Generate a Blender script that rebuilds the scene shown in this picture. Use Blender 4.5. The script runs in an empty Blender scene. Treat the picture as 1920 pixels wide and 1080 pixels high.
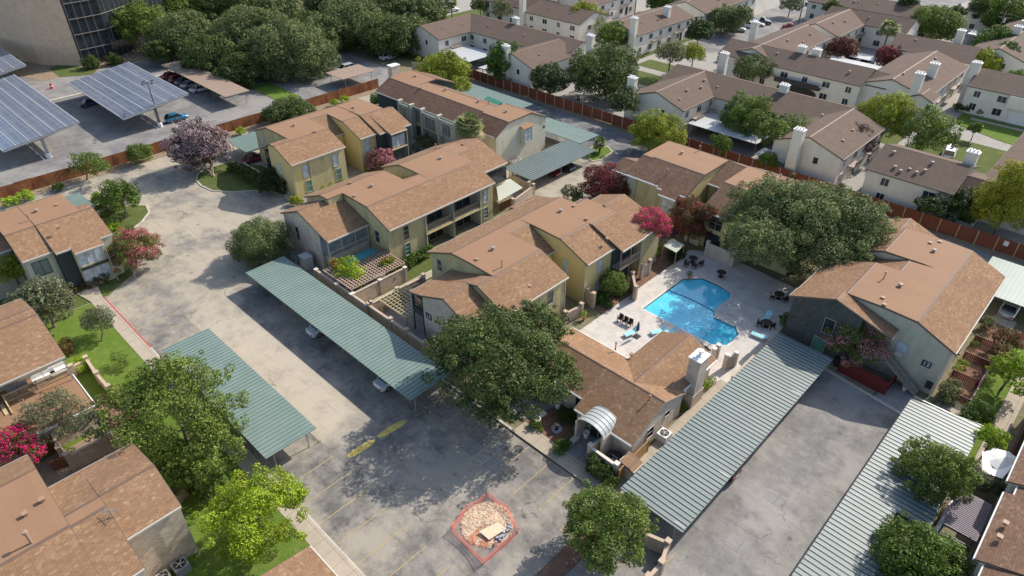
import bpy, math, random
import numpy as np
from mathutils import Vector, Matrix
R = math.radians
D = bpy.data
SC = bpy.context.scene
col = SC.collection

# ---------------------------------------------------------------- camera, sky, sun, exposure
CAMH = 50.0
F_PX, PITCH, ROLL, YAW = 1274.04, 0.613803, 0.0036195, -0.762829   # focal length in px of a 1920 px wide frame
_fw = Vector((math.sin(YAW)*math.cos(PITCH), math.cos(YAW)*math.cos(PITCH), -math.sin(PITCH)))
_r0 = Vector((math.cos(YAW), -math.sin(YAW), 0)); _u0 = _r0.cross(_fw)
_rt = math.cos(ROLL)*_r0 + math.sin(ROLL)*_u0
_up = -math.sin(ROLL)*_r0 + math.cos(ROLL)*_u0
cd = D.cameras.new('camera'); cam = D.objects.new('camera', cd); col.objects.link(cam)
m = Matrix((_rt, _up, -_fw)).transposed().to_4x4(); m.translation = (0, 0, CAMH)
cam.matrix_world = m
cd.sensor_width = 36; cd.lens = 36*F_PX/1920; cd.clip_end = 3000; cd.clip_start = 1
SC.camera = cam
SUN_AZ, SUN_EL = math.atan2(.17, 1.25), math.atan2(1, math.hypot(.17, 1.25))
w = D.worlds.new('World'); SC.world = w; w.use_nodes = True
nt = w.node_tree; bg = nt.nodes['Background']
sky = nt.nodes.new('ShaderNodeTexSky'); sky.sky_type = 'NISHITA'; sky.sun_disc = False
sky.sun_elevation = SUN_EL; sky.sun_rotation = SUN_AZ; sky.air_density = 1.0; sky.dust_density = 1.5
nt.links.new(sky.outputs[0], bg.inputs[0]); bg.inputs[1].default_value = 0.15
sd = D.lights.new('sun', 'SUN'); sd.energy = 4.0; sd.angle = R(.55); sd.color = (1, .93, .835)
so = D.objects.new('sun', sd); col.objects.link(so); so.location = (0, 60, 90)
so.rotation_euler = Vector((.17, 1.25, 1)).to_track_quat('Z', 'Y').to_euler()
SC.view_settings.view_transform = 'Standard'; SC.view_settings.look = 'None'
SC.view_settings.exposure = 0.58; SC.view_settings.gamma = 1
SC.cycles.max_bounces = 5; SC.cycles.diffuse_bounces = 3; SC.cycles.transmission_bounces = 3

def G(px, py, z=0.0):            # where the line of sight of a pixel of the photo meets the height z
    d = _fw*F_PX + _rt*(px-960) - _up*(py-540)
    t = (z-CAMH)/d.z
    return Vector((d.x*t, d.y*t, z))
def depth(p): return (Vector(p)-Vector((0, 0, CAMH))).dot(_fw)
def g2(px, py, z=0.0):
    v = G(px, py, z); return (v.x, v.y)

# ---------------------------------------------------------------- materials
MATS = {}
def srgb(r, g, b):
    f = lambda c: (c/255/12.92 if c/255 <= .04045 else ((c/255+.055)/1.055)**2.4)
    return (f(r), f(g), f(b))
class NT:
    def __init__(s, name, rough=.8, spec=.3, metal=0):
        s.m = D.materials.new(name); s.m.use_nodes = True; s.t = s.m.node_tree
        s.p = s.t.nodes['Principled BSDF']; s.p.inputs['Roughness'].default_value = rough
        s.p.inputs['Specular IOR Level'].default_value = spec; s.p.inputs['Metallic'].default_value = metal
        MATS[name] = s.m
    def n(s, typ, **kw):
        nd = s.t.nodes.new('ShaderNode'+typ)
        for k, v in kw.items():
            if k in nd.inputs: 
                if hasattr(v, 'is_linked') or isinstance(v, bpy.types.NodeSocket): s.t.links.new(v, nd.inputs[k])
                else: nd.inputs[k].default_value = v
            else: setattr(nd, k, v)
        return nd
    def pos(s, sc=(1, 1, 1)):
        g = s.n('NewGeometry'); mp = s.n('Mapping', Vector=g.outputs['Position'], Scale=sc); return mp.outputs[0]
    def uv(s, sc=(1, 1, 1)):
        g = s.n('TexCoord'); mp = s.n('Mapping', Vector=g.outputs['UV'], Scale=sc); return mp.outputs[0]
    def noise(s, vec, scale, detail=4, rough=.6):
        return s.n('TexNoise', Vector=vec, Scale=scale, Detail=detail, Roughness=rough).outputs['Fac']
    def ramp(s, fac, stops):
        nd = s.n('ValToRGB', Fac=fac); cr = nd.color_ramp
        while len(cr.elements) < len(stops): cr.elements.new(.5)
        for e, (p, c) in zip(cr.elements, stops):
            e.position = p; e.color = (c if hasattr(c, '__len__') else (c, c, c)) + ((1,) if hasattr(c, '__len__') else ()) if hasattr(c, '__len__') else (c, c, c, 1)
        return nd.outputs['Color']
    def mix(s, fac, a, b, mode='MIX'):
        nd = s.t.nodes.new('ShaderNodeMix'); nd.data_type = 'RGBA'; nd.blend_type = mode; nd.clamp_result = False
        for sock, v in ((nd.inputs[0], fac), (nd.inputs[6], a), (nd.inputs[7], b)):
            if isinstance(v, bpy.types.NodeSocket): s.t.links.new(v, sock)
            elif sock == nd.inputs[0]: sock.default_value = v
            else: sock.default_value = tuple(v)+(1,)
        return nd.outputs[2]
    def base(s, c):
        if isinstance(c, bpy.types.NodeSocket): s.t.links.new(c, s.p.inputs['Base Color'])
        else: s.p.inputs['Base Color'].default_value = tuple(c)+(1,)
        return s
    def bump(s, h, dist=.02, strength=.6):
        b = s.n('Bump', Height=h, Distance=dist, Strength=strength); s.t.links.new(b.outputs[0], s.p.inputs['Normal']); return s

def plain(name, c, rough=.6, spec=.3, metal=0, var=.12, scale=3.0):
    k = NT(name, rough, spec, metal); v = k.noise(k.pos(), scale, 3)
    k.base(k.mix(v, [x*(1-var) for x in c], [min(1, x*(1+var)) for x in c])); return k.m
def shingle(name, a, b, c, far=False):
    k = NT(name, .9, .15)
    br = k.n('TexBrick', Vector=k.uv(), Scale=1.0, Color1=tuple(a)+(1,), Color2=tuple(b)+(1,), Mortar=tuple(x*.55 for x in a)+(1,))
    br.inputs['Mortar Size'].default_value = .012; br.inputs['Brick Width'].default_value = .38; br.inputs['Row Height'].default_value = .17
    br.inputs['Bias'].default_value = .1; br.offset = .37
    br2 = k.n('TexBrick', Vector=k.uv(), Scale=1.0, Color1=(0, 0, 0, 1), Color2=(1, 1, 1, 1), Mortar=(.3, .3, .3, 1))
    br2.inputs['Mortar Size'].default_value = 0; br2.inputs['Brick Width'].default_value = .26; br2.inputs['Row Height'].default_value = .17; br2.inputs['Bias'].default_value = -.35
    f = k.ramp(br2.outputs['Color'], [(.5, 0.0), (.75, 1.0)])
    cc = k.mix(f, br.outputs['Color'], c)
    big = k.noise(k.pos((1, 1, 1)), .35, 4)
    fine = k.noise(k.pos(), 2.2, 4, .7)
    cc = k.mix(k.ramp(big, [(.3, 0.0), (.75, 0.55)]), cc, [x*.72 for x in a])
    cc = k.mix(.22, cc, k.mix(k.ramp(fine, [(.3, 0.), (.7, 1.)]), [x*.8 for x in a], [min(1, x*1.12) for x in b]))
    k.base(cc); k.bump(br.outputs['Fac'], .02, .35); return k.m
def brickm(name, a, b, mort, w_=.3, h_=.1):
    k = NT(name, .9, .15)
    br = k.n('TexBrick', Vector=k.uv(), Scale=1.0, Color1=tuple(a)+(1,), Color2=tuple(b)+(1,), Mortar=tuple(mort)+(1,))
    br.inputs['Mortar Size'].default_value = .012; br.inputs['Brick Width'].default_value = w_; br.inputs['Row Height'].default_value = h_
    big = k.noise(k.pos(), .9, 5, .7)
    k.base(k.mix(k.ramp(big, [(.45, 0.0), (.75, .6)]), br.outputs['Color'], [x*.62 for x in a])); k.bump(br.outputs['Fac'], .01, .5); return k.m
def stucco(name, c, stain, amt=.6, boards=0.0):
    k = NT(name, .88, .15)
    n1 = k.noise(k.pos((1, 1, .35)), .9, 6, .7); n2 = k.noise(k.pos(), 5, 4)
    cc = k.mix(k.ramp(n1, [(.42, 0.0), (.72, amt)]), c, stain)
    cc = k.mix(k.ramp(n2, [(.3, .25), (.7, 0.0)]), cc, [x*.7 for x in c])
    if boards:
        wv = k.n('TexWave', Vector=k.uv((1, 0, 0)), Scale=1/boards/2/3.14159*3.14159, wave_type='BANDS'); 
        wv.bands_direction = 'X'; wv.wave_profile = 'SAW'
        ln = k.ramp(wv.outputs['Fac'], [(.0, 1.0), (.10, 0.0)])
        cc = k.mix(ln, cc, [x*.45 for x in c])
    k.base(cc); k.bump(n2, .01, .3); return k.m
def asph_col(k, dark, light, beige, beige_amt=.5, crack=True, scale=.12):
    p = k.pos()
    big = k.noise(p, scale, 6, .65); mid = k.noise(p, .6, 8, .78); fine = k.noise(p, 9, 5, .7)
    c = k.mix(k.ramp(mid, [(.38, 0.0), (.60, 1.0)]), dark, light)
    sp = k.noise(p, 1.7, 9, .82)
    c = k.mix(k.ramp(sp, [(.56, 0.), (.68, .6)]), c, [min(1, x*1.45) for x in light])
    b2 = k.n('TexNoise', Vector=p, Scale=scale*1.1, Detail=9.0, Roughness=.74).outputs['Fac']
    c = k.mix(k.ramp(b2, [(.52-.2*beige_amt, 0.), (.64-.16*beige_amt, .85)]), c, beige)
    # wheel tracks and sweeping marks
    st = k.noise(k.pos((.12, 1.6, 1)), .9, 5, .7); c = k.mix(k.ramp(st, [(.56, 0.), (.7, .35)]), c, [x*.75 for x in dark])
    c = k.mix(k.ramp(big, [(.25, .28), (.45, 0.)]), c, [x*.6 for x in dark])
    c = k.mix(k.ramp(fine, [(.25, .4), (.6, 0.)]), c, [x*.6 for x in dark])
    sp2 = k.noise(p, 14, 3, .6); c = k.mix(k.ramp(sp2, [(.66, 0.), (.74, .6)]), c, [min(1, x*1.7) for x in light])
    v = k.n('TexVoronoi', Vector=k.pos((.45, .45, .45)), Scale=.5).outputs['Distance']
    c = k.mix(k.ramp(v, [(.02, .6), (.08, 0.)]), c, [x*.4 for x in dark])
    if crack:
        dn = k.n('TexNoise', Vector=p, Scale=.7, Detail=3.0)
        vv = k.mix(.25, k.pos((.16, .16, .16)), dn.outputs['Color'])
        cv = k.n('TexVoronoi', Vector=vv, Scale=1.0, feature='DISTANCE_TO_EDGE').outputs['Distance']
        msk = k.ramp(k.noise(p, .22, 2), [(.48, 0.), (.6, .75)])
        c = k.mix(k.mix(msk, (0, 0, 0), k.ramp(cv, [(.0, 1.), (.007, 0.)])), c, [x*.4 for x in dark])
    return c, fine
def asphalt(name, *a, **kw):
    k = NT(name, .93, .2); c, fine = asph_col(k, *a, **kw); k.base(c); k.bump(fine, .01, .35); return k.m
def edge_mask(k, axis, lo, hi, wob=2.5):          # soft, ragged change from one surfacing to the next along an axis
    sx = k.n('SeparateXYZ', Vector=k.n('NewGeometry').outputs['Position']).outputs[axis]
    nz = k.noise(k.pos(), .5, 6, .7)
    a = k.n('Math', operation='MULTIPLY_ADD'); k.t.links.new(nz, a.inputs[0]); a.inputs[1].default_value = wob*4; k.t.links.new(sx, a.inputs[2])
    mr = k.n('MapRange'); k.t.links.new(a.outputs[0], mr.inputs['Value']); mr.inputs['From Min'].default_value = lo+wob*2; mr.inputs['From Max'].default_value = hi+wob*2
    return mr.outputs[0]
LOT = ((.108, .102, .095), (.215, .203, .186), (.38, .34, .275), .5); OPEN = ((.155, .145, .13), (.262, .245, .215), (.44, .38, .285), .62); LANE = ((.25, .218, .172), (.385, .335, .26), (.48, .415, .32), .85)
def concrete(name, c, stain, joint=1.5, amt=.7):
    k = NT(name, .9, .2); p = k.pos()
    n1 = k.noise(p, .8, 6, .7); n2 = k.noise(p, 6, 5, .7)
    cc = k.mix(k.ramp(n1, [(.4, 0.), (.75, amt)]), c, stain); cc = k.mix(k.ramp(n2, [(.3, .3), (.65, 0.)]), cc, [x*.7 for x in c])
    if joint:
        br = k.n('TexBrick', Vector=p, Scale=1.0, Color1=(0, 0, 0, 1), Color2=(0, 0, 0, 1), Mortar=(1, 1, 1, 1)); br.offset = 0
        br.inputs['Mortar Size'].default_value = .015; br.inputs['Brick Width'].default_value = joint; br.inputs['Row Height'].default_value = joint
        cc = k.mix(br.outputs['Color'], cc, [x*.5 for x in stain])
    k.base(cc); k.bump(n2, .01, .3); return k.m
def grassm(name, a, b, dry):
    k = NT(name, .95, .1); p = k.pos()
    n1 = k.noise(p, .7, 6, .7); n2 = k.noise(p, 8, 6, .8); n3 = k.noise(p, 2.5, 6, .8)
    c = k.mix(k.ramp(n2, [(.3, 0.), (.7, 1.)]), a, b); c = k.mix(k.ramp(n1, [(.5, 0.), (.75, .6)]), c, dry)
    c = k.mix(k.ramp(n3, [(.3, .5), (.5, 0.)]), c, [x*.45 for x in a])
    k.base(c); k.bump(n2, .05, .8); return k.m
def dirtm(name, a, b):
    k = NT(name, .95, .1); p = k.pos(); n1 = k.noise(p, 1.1, 8, .75); n2 = k.noise(p, 9, 5, .8)
    k.base(k.mix(k.ramp(n2, [(.3, .4), (.6, 0.)]), k.mix(k.ramp(n1, [(.35, 0.), (.65, 1.)]), a, b), [x*.4 for x in a])); k.bump(n2, .05, .6); return k.m

shingle('shingle', (.22, .126, .071), (.325, .20, .118), (.50, .355, .22))
shingle('shingle_dark', (.15, .086, .057), (.225, .138, .092), (.37, .255, .17))
shingle('shingle_white_house', (.135, .095, .073), (.172, .124, .096), (.215, .162, .128))
k = NT('membrane', .85, .25); n1 = k.noise(k.pos(), .35, 6, .7); 
br = k.n('TexBrick', Vector=k.uv(), Scale=1.0, Color1=(.262, .150, .086, 1), Color2=(.278, .160, .092, 1), Mortar=(.18, .105, .062, 1)); br.inputs['Brick Width'].default_value = 10; br.inputs['Row Height'].default_value = .95; br.inputs['Mortar Size'].default_value = .008
k.base(k.mix(k.ramp(n1, [(.35, 0.), (.7, .5)]), br.outputs['Color'], (.285, .175, .105)))
plain('gutter', (.44, .41, .36)); plain('ridge_cap', (.15, .095, .065)); plain('vent_tan', (.33, .21, .14)); plain('window_frame', (.42, .40, .35)); plain('fascia_white', (.62, .61, .58)); plain('fascia_dark', (.13, .10, .075)); plain('flash_grey', (.3, .24, .2))
stucco('yellow_siding', (.52, .45, .245), (.24, .21, .12), .7, boards=0.0)
stucco('yellow_board', (.60, .49, .235), (.44, .36, .15), .4, boards=.4)
stucco('green_grey_wall', (.50, .475, .37), (.22, .22, .17), .5)
stucco('pale_wall', (.62, .58, .45), (.36, .35, .26), .5)
stucco('dark_green_siding', (.055, .07, .065), (.035, .045, .04), .5, boards=.3)
brickm('dark_shake', (.07, .08, .075), (.10, .11, .10), (.04, .045, .04), .35, .22)
stucco('white_stucco', (.74, .685, .58), (.54, .51, .44), .45)
stucco('cream_stucco', (.80, .74, .62), (.56, .50, .4), .45)
brickm('pale_brick', (.50, .415, .325), (.72, .61, .49), (.42, .35, .28))
brickm('patio_brick', (.42, .33, .25), (.54, .44, .34), (.30, .24, .19), .4, .2)
brickm('tower_brick', (.62, .45, .31), (.66, .48, .335), (.56, .41, .29), .6, .25)
plain('brick_cap', (.44, .34, .25)); plain('stone_cap', (.6, .55, .47))
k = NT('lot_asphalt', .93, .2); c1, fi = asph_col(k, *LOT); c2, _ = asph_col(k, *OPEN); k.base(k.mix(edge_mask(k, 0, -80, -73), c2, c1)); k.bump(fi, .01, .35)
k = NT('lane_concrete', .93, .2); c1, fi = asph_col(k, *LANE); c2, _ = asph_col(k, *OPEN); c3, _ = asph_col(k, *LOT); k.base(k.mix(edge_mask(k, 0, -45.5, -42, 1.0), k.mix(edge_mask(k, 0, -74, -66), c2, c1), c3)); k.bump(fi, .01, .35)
asphalt('open_paving', *OPEN)
asphalt('right_lot_paving', (.155, .147, .137), (.24, .228, .212), (.34, .315, .28), .42)
asphalt('far_asphalt', (.15, .145, .145), (.22, .215, .21), (.30, .28, .255), .4, False)
asphalt('alley_asphalt', (.10, .105, .11), (.19, .19, .19), (.28, .26, .24), .3)
concrete('sidewalk', (.42, .36, .28), (.30, .26, .20), 1.4); concrete('kerb', (.52, .47, .40), (.34, .30, .25), 3)
concrete('pool_deck_stone', (.58, .535, .475), (.34, .31, .28), 0, .8); concrete('dark_walk', (.28, .265, .25), (.2, .19, .18), 1.2)
concrete('pale_paving', (.34, .32, .285), (.23, .215, .19), 4)
grassm('lawn', (.075, .135, .02), (.14, .205, .035), (.22, .22, .07)); grassm('lawn_dull', (.065, .095, .025), (.115, .135, .04), (.2, .17, .08))
dirtm('soil', (.22, .165, .11), (.34, .26, .18)); dirtm('mulch', (.16, .09, .06), (.26, .16, .11)); dirtm('ground_mix', (.15, .15, .08), (.27, .23, .15))
plain('kerb_red', (.42, .09, .08)); k = NT('paint_yellow', .85, .1); n1 = k.noise(k.pos(), 2.2, 8, .8); k.base(k.mix(k.ramp(n1, [(.44, 0.), (.54, 1.)]), (.42, .34, .13), (.66, .50, .13))); plain('stripe_yellow', (.40, .30, .14), .9, .1, 0, .5, 4)
plain('paint_white', (.42, .42, .41), .8, .1, 0, .5, 6)
k = NT('green_metal', .55, .4); n1 = k.noise(k.pos(), .5, 5); k.base(k.mix(k.ramp(n1, [(.35, 0.), (.75, .6)]), (.155, .215, .185), (.22, .27, .24)))
k = NT('pale_metal', .5, .4); n1 = k.noise(k.pos(), .5, 5); k.base(k.mix(k.ramp(n1, [(.35, 0.), (.75, .6)]), (.155, .195, .178), (.21, .245, .228)))
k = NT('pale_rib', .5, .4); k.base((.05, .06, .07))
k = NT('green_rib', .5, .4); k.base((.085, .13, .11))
plain('tan_metal', (.30, .22, .165), .6); plain('array_frame', (.30, .31, .32), .5); plain('white_metal', (.44, .45, .44), .5); plain('post_metal', (.35, .34, .32), .5, .5, .3)
plain('dark_metal', (.03, .03, .032), .5); plain('steel', (.45, .45, .44), .35, .5, .8); plain('black_rubber', (.02, .02, .02), .8)
k = NT('fence_wood_far', .85, .2); n1 = k.noise(k.pos((1, 1, .3)), 1.2, 5)
wv = k.n('TexWave', Vector=k.uv((1, 0, 0)), Scale=1.1, wave_type='BANDS'); 
k.base(k.mix(k.ramp(wv.outputs['Fac'], [(0., .6), (.12, 0.)]), k.mix(n1, (.15, .045, .025), (.25, .085, .05)), (.07, .025, .02)))
k = NT('fence_wood_left', .85, .2); n1 = k.noise(k.pos((1, .6, .3)), 1.2, 5); wv = k.n('TexWave', Vector=k.uv((1, 0, 0)), Scale=1.1, wave_type='BANDS')
k.base(k.mix(k.ramp(wv.outputs['Fac'], [(0., .5), (.12, 0.)]), k.mix(k.ramp(n1, [(.35, 0.), (.65, 1.)]), (.17, .06, .03), (.36, .15, .065)), (.08, .035, .02)))
plain('cedar', (.42, .25, .11)); plain('gate_wood', (.22, .08, .04)); plain('pale_wood', (.50, .40, .24)); plain('lattice_wood', (.36, .25, .19)); plain('yellow_lattice', (.50, .42, .22)); plain('purple_slat', (.17, .14, .17))
plain('red_wood', (.15, .022, .02)); plain('plywood', (.62, .50, .34)); plain('deck_wood', (.3, .27, .23))
plain('bark', (.17, .14, .11), .95); plain('pale_bark', (.33, .25, .19), .95)
def glassy(name, c, rough=.12):
    k = NT(name, rough, .6); n1 = k.noise(k.pos(), 1.3, 3); k.base(k.mix(k.ramp(n1, [(.35, 0.), (.7, 1.)]), c, [min(1, x*1.6) for x in c])); return k.m
glassy('dark_glass', (.02, .025, .03)); glassy('blind_glass', (.33, .38, .42), .25); glassy('green_glass', (.07, .17, .13)); glassy('grey_glass', (.13, .15, .155))
glassy('car_glass', (.015, .02, .025), .05)
k = NT('solar_cell', .22, .6); 
br = k.n('TexBrick', Vector=k.uv(), Scale=1.0, Color1=(.115, .14, .19, 1), Color2=(.145, .17, .22, 1), Mortar=(.27, .29, .32, 1)); br.offset = 0
br.inputs['Brick Width'].default_value = 2.0; br.inputs['Row Height'].default_value = 1.0; br.inputs['Mortar Size'].default_value = .035
k.base(br.outputs['Color'])
k = NT('pool_water', .06, .5); n1 = k.noise(k.pos(), .9, 3); n2 = k.noise(k.pos(), 3.2, 4)
n3 = k.noise(k.pos(), .35, 3); k.base(k.mix(k.ramp(n3, [(.35, 0.), (.7, 1.)]), (.06, .50, .70), (.16, .66, .82))); k.bump(n2, .006, .15)
plain('pool_wall', (.10, .42, .56), .5); plain('white_paint', (.72, .71, .68), .5); plain('white_canvas', (.78, .75, .70), .8); plain('navy_canvas', (.05, .06, .12), .8)
plain('aqua_sling', (.30, .60, .66), .8); plain('wicker', (.045, .03, .025), .8); plain('terracotta', (.45, .24, .14)); plain('cream_awning', (.42, .43, .35), .6); plain('tarp_green', (.04, .21, .14), .6)
plain('bin_blue', (.03, .20, .34), .5); plain('teal_tarp', (.05, .21, .23), .6); plain('bin_green', (.02, .15, .08), .5); plain('cone_red', (.6, .06, .03), .5); plain('teal_door', (.03, .09, .08), .6); plain('navy_door', (.03, .045, .075), .6); plain('flag_red', (.45, .1, .1))
plain('hvac_beige', (.50, .48, .43), .5); plain('hvac_grey', (.25, .26, .27), .5); plain('awning_metal', (.38, .41, .40), .45, .4); plain('sign_dark', (.05, .06, .07)); plain('rubble', (.62, .5, .37), .9, .2, 0, .5, 5); plain('rubble_grey', (.36, .37, .40), .9, .2, 0, .5, 5)
plain('net_orange', (.85, .16, .10), .8); plain('wire', (.03, .03, .03))
def carpaint(name, c, metal=.2):
    k = NT(name, .28, .5, metal); k.base(c); k.p.inputs['Coat Weight'].default_value = .6; return k.m
for nm, c in dict(white=(.75, .75, .74), silver=(.45, .46, .47), blue=(.015, .17, .30), red=(.33, .015, .02), dark=(.03, .033, .04), grey=(.17, .175, .18), navy=(.04, .07, .13), maroon=(.2, .02, .03)).items(): carpaint('paint_car_'+nm, c)
k = NT('leaf', .6, .25); at = k.n('Attribute', attribute_name='Col')
k.base(at.outputs['Color'])
tr = k.n('BsdfTranslucent', Color=at.outputs['Color']); ms = k.t.nodes.new('ShaderNodeMixShader'); ms.inputs[0].default_value = .28
k.t.links.new(k.p.outputs[0], ms.inputs[1]); k.t.links.new(tr.outputs[0], ms.inputs[2]); k.t.links.new(ms.outputs[0], k.t.nodes['Material Output'].inputs['Surface'])
k = NT('net_mesh', .8, .1); k.base((.9, .17, .11)); tp = k.n('BsdfTransparent'); ms = k.t.nodes.new('ShaderNodeMixShader')
br = k.n('TexBrick', Vector=k.uv(), Scale=1.0, Color1=(0, 0, 0, 1), Color2=(0, 0, 0, 1), Mortar=(1, 1, 1, 1)); br.offset = 0
br.inputs['Brick Width'].default_value = .12; br.inputs['Row Height'].default_value = .12; br.inputs['Mortar Size'].default_value = .010
k.t.links.new(br.outputs['Color'], ms.inputs[0]); k.t.links.new(tp.outputs[0], ms.inputs[1]); k.t.links.new(k.p.outputs[0], ms.inputs[2]); k.t.links.new(ms.outputs[0], k.t.nodes['Material Output'].inputs['Surface'])

# ---------------------------------------------------------------- objects
ORG = {}
def tag(o, label=None, cat=None, group=None, kind=None):
    if label: o['label'] = label
    if cat: o['category'] = cat
    if group: o['group'] = group
    if kind: o['kind'] = kind
    return o
def empty(name, loc, label, cat, group=None, rz=0):
    o = D.objects.new(name, None); col.objects.link(o); o.location = loc; o.rotation_euler.z = rz
    o.empty_display_size = .5; ORG[o.name] = Vector(loc) if not rz else Vector((0, 0, 0))
    return tag(o, label, cat, group)
def copy_thing(root, loc, rz, label=None, group=None):
    def cp(o, par):
        c = o.copy(); col.objects.link(c); ORG[c.name] = ORG.get(o.name, Vector((0, 0, 0)))
        if par: c.parent = par
        for ch in list(o.children): cp(ch, c)
        return c
    r = cp(root, None); r.location = loc; r.rotation_euler.z = rz
    if label: r['label'] = label
    if group: r['group'] = group
    return r
class MB:
    """collects faces; build() links them as one mesh object with metre UVs"""
    def __init__(s): s.v = []; s.f = []; s.mi = []
    def face(s, pts, mi=0):
        b = len(s.v); s.v += [tuple(p) for p in pts]; s.f.append(tuple(range(b, b+len(pts)))); s.mi.append(mi)
    def box(s, x0, x1, y0, y1, z0, z1, mi=0):
        if x0 > x1: x0, x1 = x1, x0
        if y0 > y1: y0, y1 = y1, y0
        b = len(s.v)
        s.v += [(x0, y0, z0), (x1, y0, z0), (x1, y1, z0), (x0, y1, z0), (x0, y0, z1), (x1, y0, z1), (x1, y1, z1), (x0, y1, z1)]
        for q in ((0, 3, 2, 1), (4, 5, 6, 7), (0, 1, 5, 4), (1, 2, 6, 5), (2, 3, 7, 6), (3, 0, 4, 7)):
            s.f.append(tuple(b+i for i in q)); s.mi.append(mi)
        return s
    def prism(s, pts, z0, z1, mi=0, side=None):       # plan polygon (ccw) extruded upward
        a = sum(pts[i][0]*pts[(i+1) % len(pts)][1]-pts[(i+1) % len(pts)][0]*pts[i][1] for i in range(len(pts)))
        if a < 0: pts = pts[::-1]
        n = len(pts); b = len(s.v)
        s.v += [(p[0], p[1], z0) for p in pts]+[(p[0], p[1], z1) for p in pts]
        s.f.append(tuple(range(b+n, b+2*n))); s.mi.append(mi); s.f.append(tuple(range(b+n-1, b-1, -1))); s.mi.append(mi)
        for i in range(n):
            j = (i+1) % n; s.f.append((b+i, b+j, b+n+j, b+n+i)); s.mi.append(mi if side is None else side)
        return s
    def extr(s, axis, prof, a0, a1, mi=0):            # profile [(c,z)] (closed polygon) extruded along axis
        P3 = (lambda a, c, z: (c, a, z)) if axis == 'Y' else (lambda a, c, z: (a, c, z))
        n = len(prof); b = len(s.v)
        s.v += [P3(a0, c, z) for c, z in prof]+[P3(a1, c, z) for c, z in prof]
        s.f.append(tuple(range(b, b+n))); s.mi.append(mi); s.f.append(tuple(range(b+2*n-1, b+n-1, -1))); s.mi.append(mi)
        for i in range(n):
            j = (i+1) % n; s.f.append((b+i, b+n+i, b+n+j, b+j)); s.mi.append(mi)
        return s
    def tube(s, p0, p1, r0, r1=None, n=6, mi=0, caps=True):
        r1 = r0 if r1 is None else r1; p0 = Vector(p0); p1 = Vector(p1); d = (p1-p0)
        if d.length < 1e-6: return s
        d.normalize(); a = d.orthogonal().normalized(); c = d.cross(a); b = len(s.v)
        for p, r_ in ((p0, r0), (p1, r1)):
            for i in range(n):
                t = 2*math.pi*i/n; s.v.append(tuple(p+a*(r_*math.cos(t))+c*(r_*math.sin(t))))
        for i in range(n):
            j = (i+1) % n; s.f.append((b+i, b+j, b+n+j, b+n+i)); s.mi.append(mi)
        if caps: s.f.append(tuple(range(b+n-1, b-1, -1))); s.f.append(tuple(range(b+n, b+2*n))); s.mi += [mi, mi]
        return s
    def path(s, pts, rs, n=6, mi=0):
        for i in range(len(pts)-1): s.tube(pts[i], pts[i+1], rs[i], rs[i+1], n, mi)
        return s
    def lathe(s, c, prof, n=12, mi=0):                # prof [(r,z)] about vertical axis at c
        b = len(s.v)
        for r_, z in prof:
            for i in range(n):
                t = 2*math.pi*i/n; s.v.append((c[0]+r_*math.cos(t), c[1]+r_*math.sin(t), c[2]+z))
        for k_ in range(len(prof)-1):
            for i in range(n):
                j = (i+1) % n; s.f.append((b+k_*n+i, b+k_*n+j, b+(k_+1)*n+j, b+(k_+1)*n+i)); s.mi.append(mi)
        m_ = len(prof)-1; s.f.append(tuple(b+m_*n+i for i in range(n))); s.mi.append(mi); s.f.append(tuple(b+n-1-i for i in range(n))); s.mi.append(mi)
        return s
    def build(s, name, mats, parent=None, loc=None, label=None, cat=None, group=None, kind=None, smooth=False, fix=True):
        if isinstance(mats, str): mats = [mats]
        if parent is not None: o0 = ORG[parent.name]
        elif loc is not None: o0 = Vector(loc)
        else: o0 = Vector((0, 0, 0))
        me = D.meshes.new(name); V = np.array(s.v, dtype=np.float64).reshape(-1, 3)-np.array(o0)
        me.from_pydata(V.tolist(), [], s.f)
        for m_ in mats: me.materials.append(MATS[m_])
        me.polygons.foreach_set('material_index', s.mi)
        if fix:
            import bmesh
            bm = bmesh.new(); bm.from_mesh(me); bmesh.ops.recalc_face_normals(bm, faces=bm.faces); bm.to_mesh(me); bm.free()
        uvl = me.uv_layers.new(name='UVMap'); W = V+np.array(o0)
        uv = np.zeros((len(me.loops), 2)); 
        for p in me.polygons:
            n_ = p.normal
            if abs(n_.z) > .98: ax, ay = (1, 0, 0), (0, 1, 0)
            else:
                h = math.hypot(n_.x, n_.y); ax = (-n_.y/h, n_.x/h, 0)
                ay = (-n_.z*n_.x/h, -n_.z*n_.y/h, h)
            for li in p.loop_indices:
                q = W[me.loops[li].vertex_index]; uv[li] = (q[0]*ax[0]+q[1]*ax[1]+q[2]*ax[2], q[0]*ay[0]+q[1]*ay[1]+q[2]*ay[2])
        uvl.data.foreach_set('uv', uv.ravel())
        if smooth: me.polygons.foreach_set('use_smooth', [True]*len(me.polygons))
        o = D.objects.new(name, me); col.objects.link(o); ORG[o.name] = o0
        if parent is not None: o.parent = parent
        else: o.location = o0
        return tag(o, label, cat, group, kind)

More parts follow.
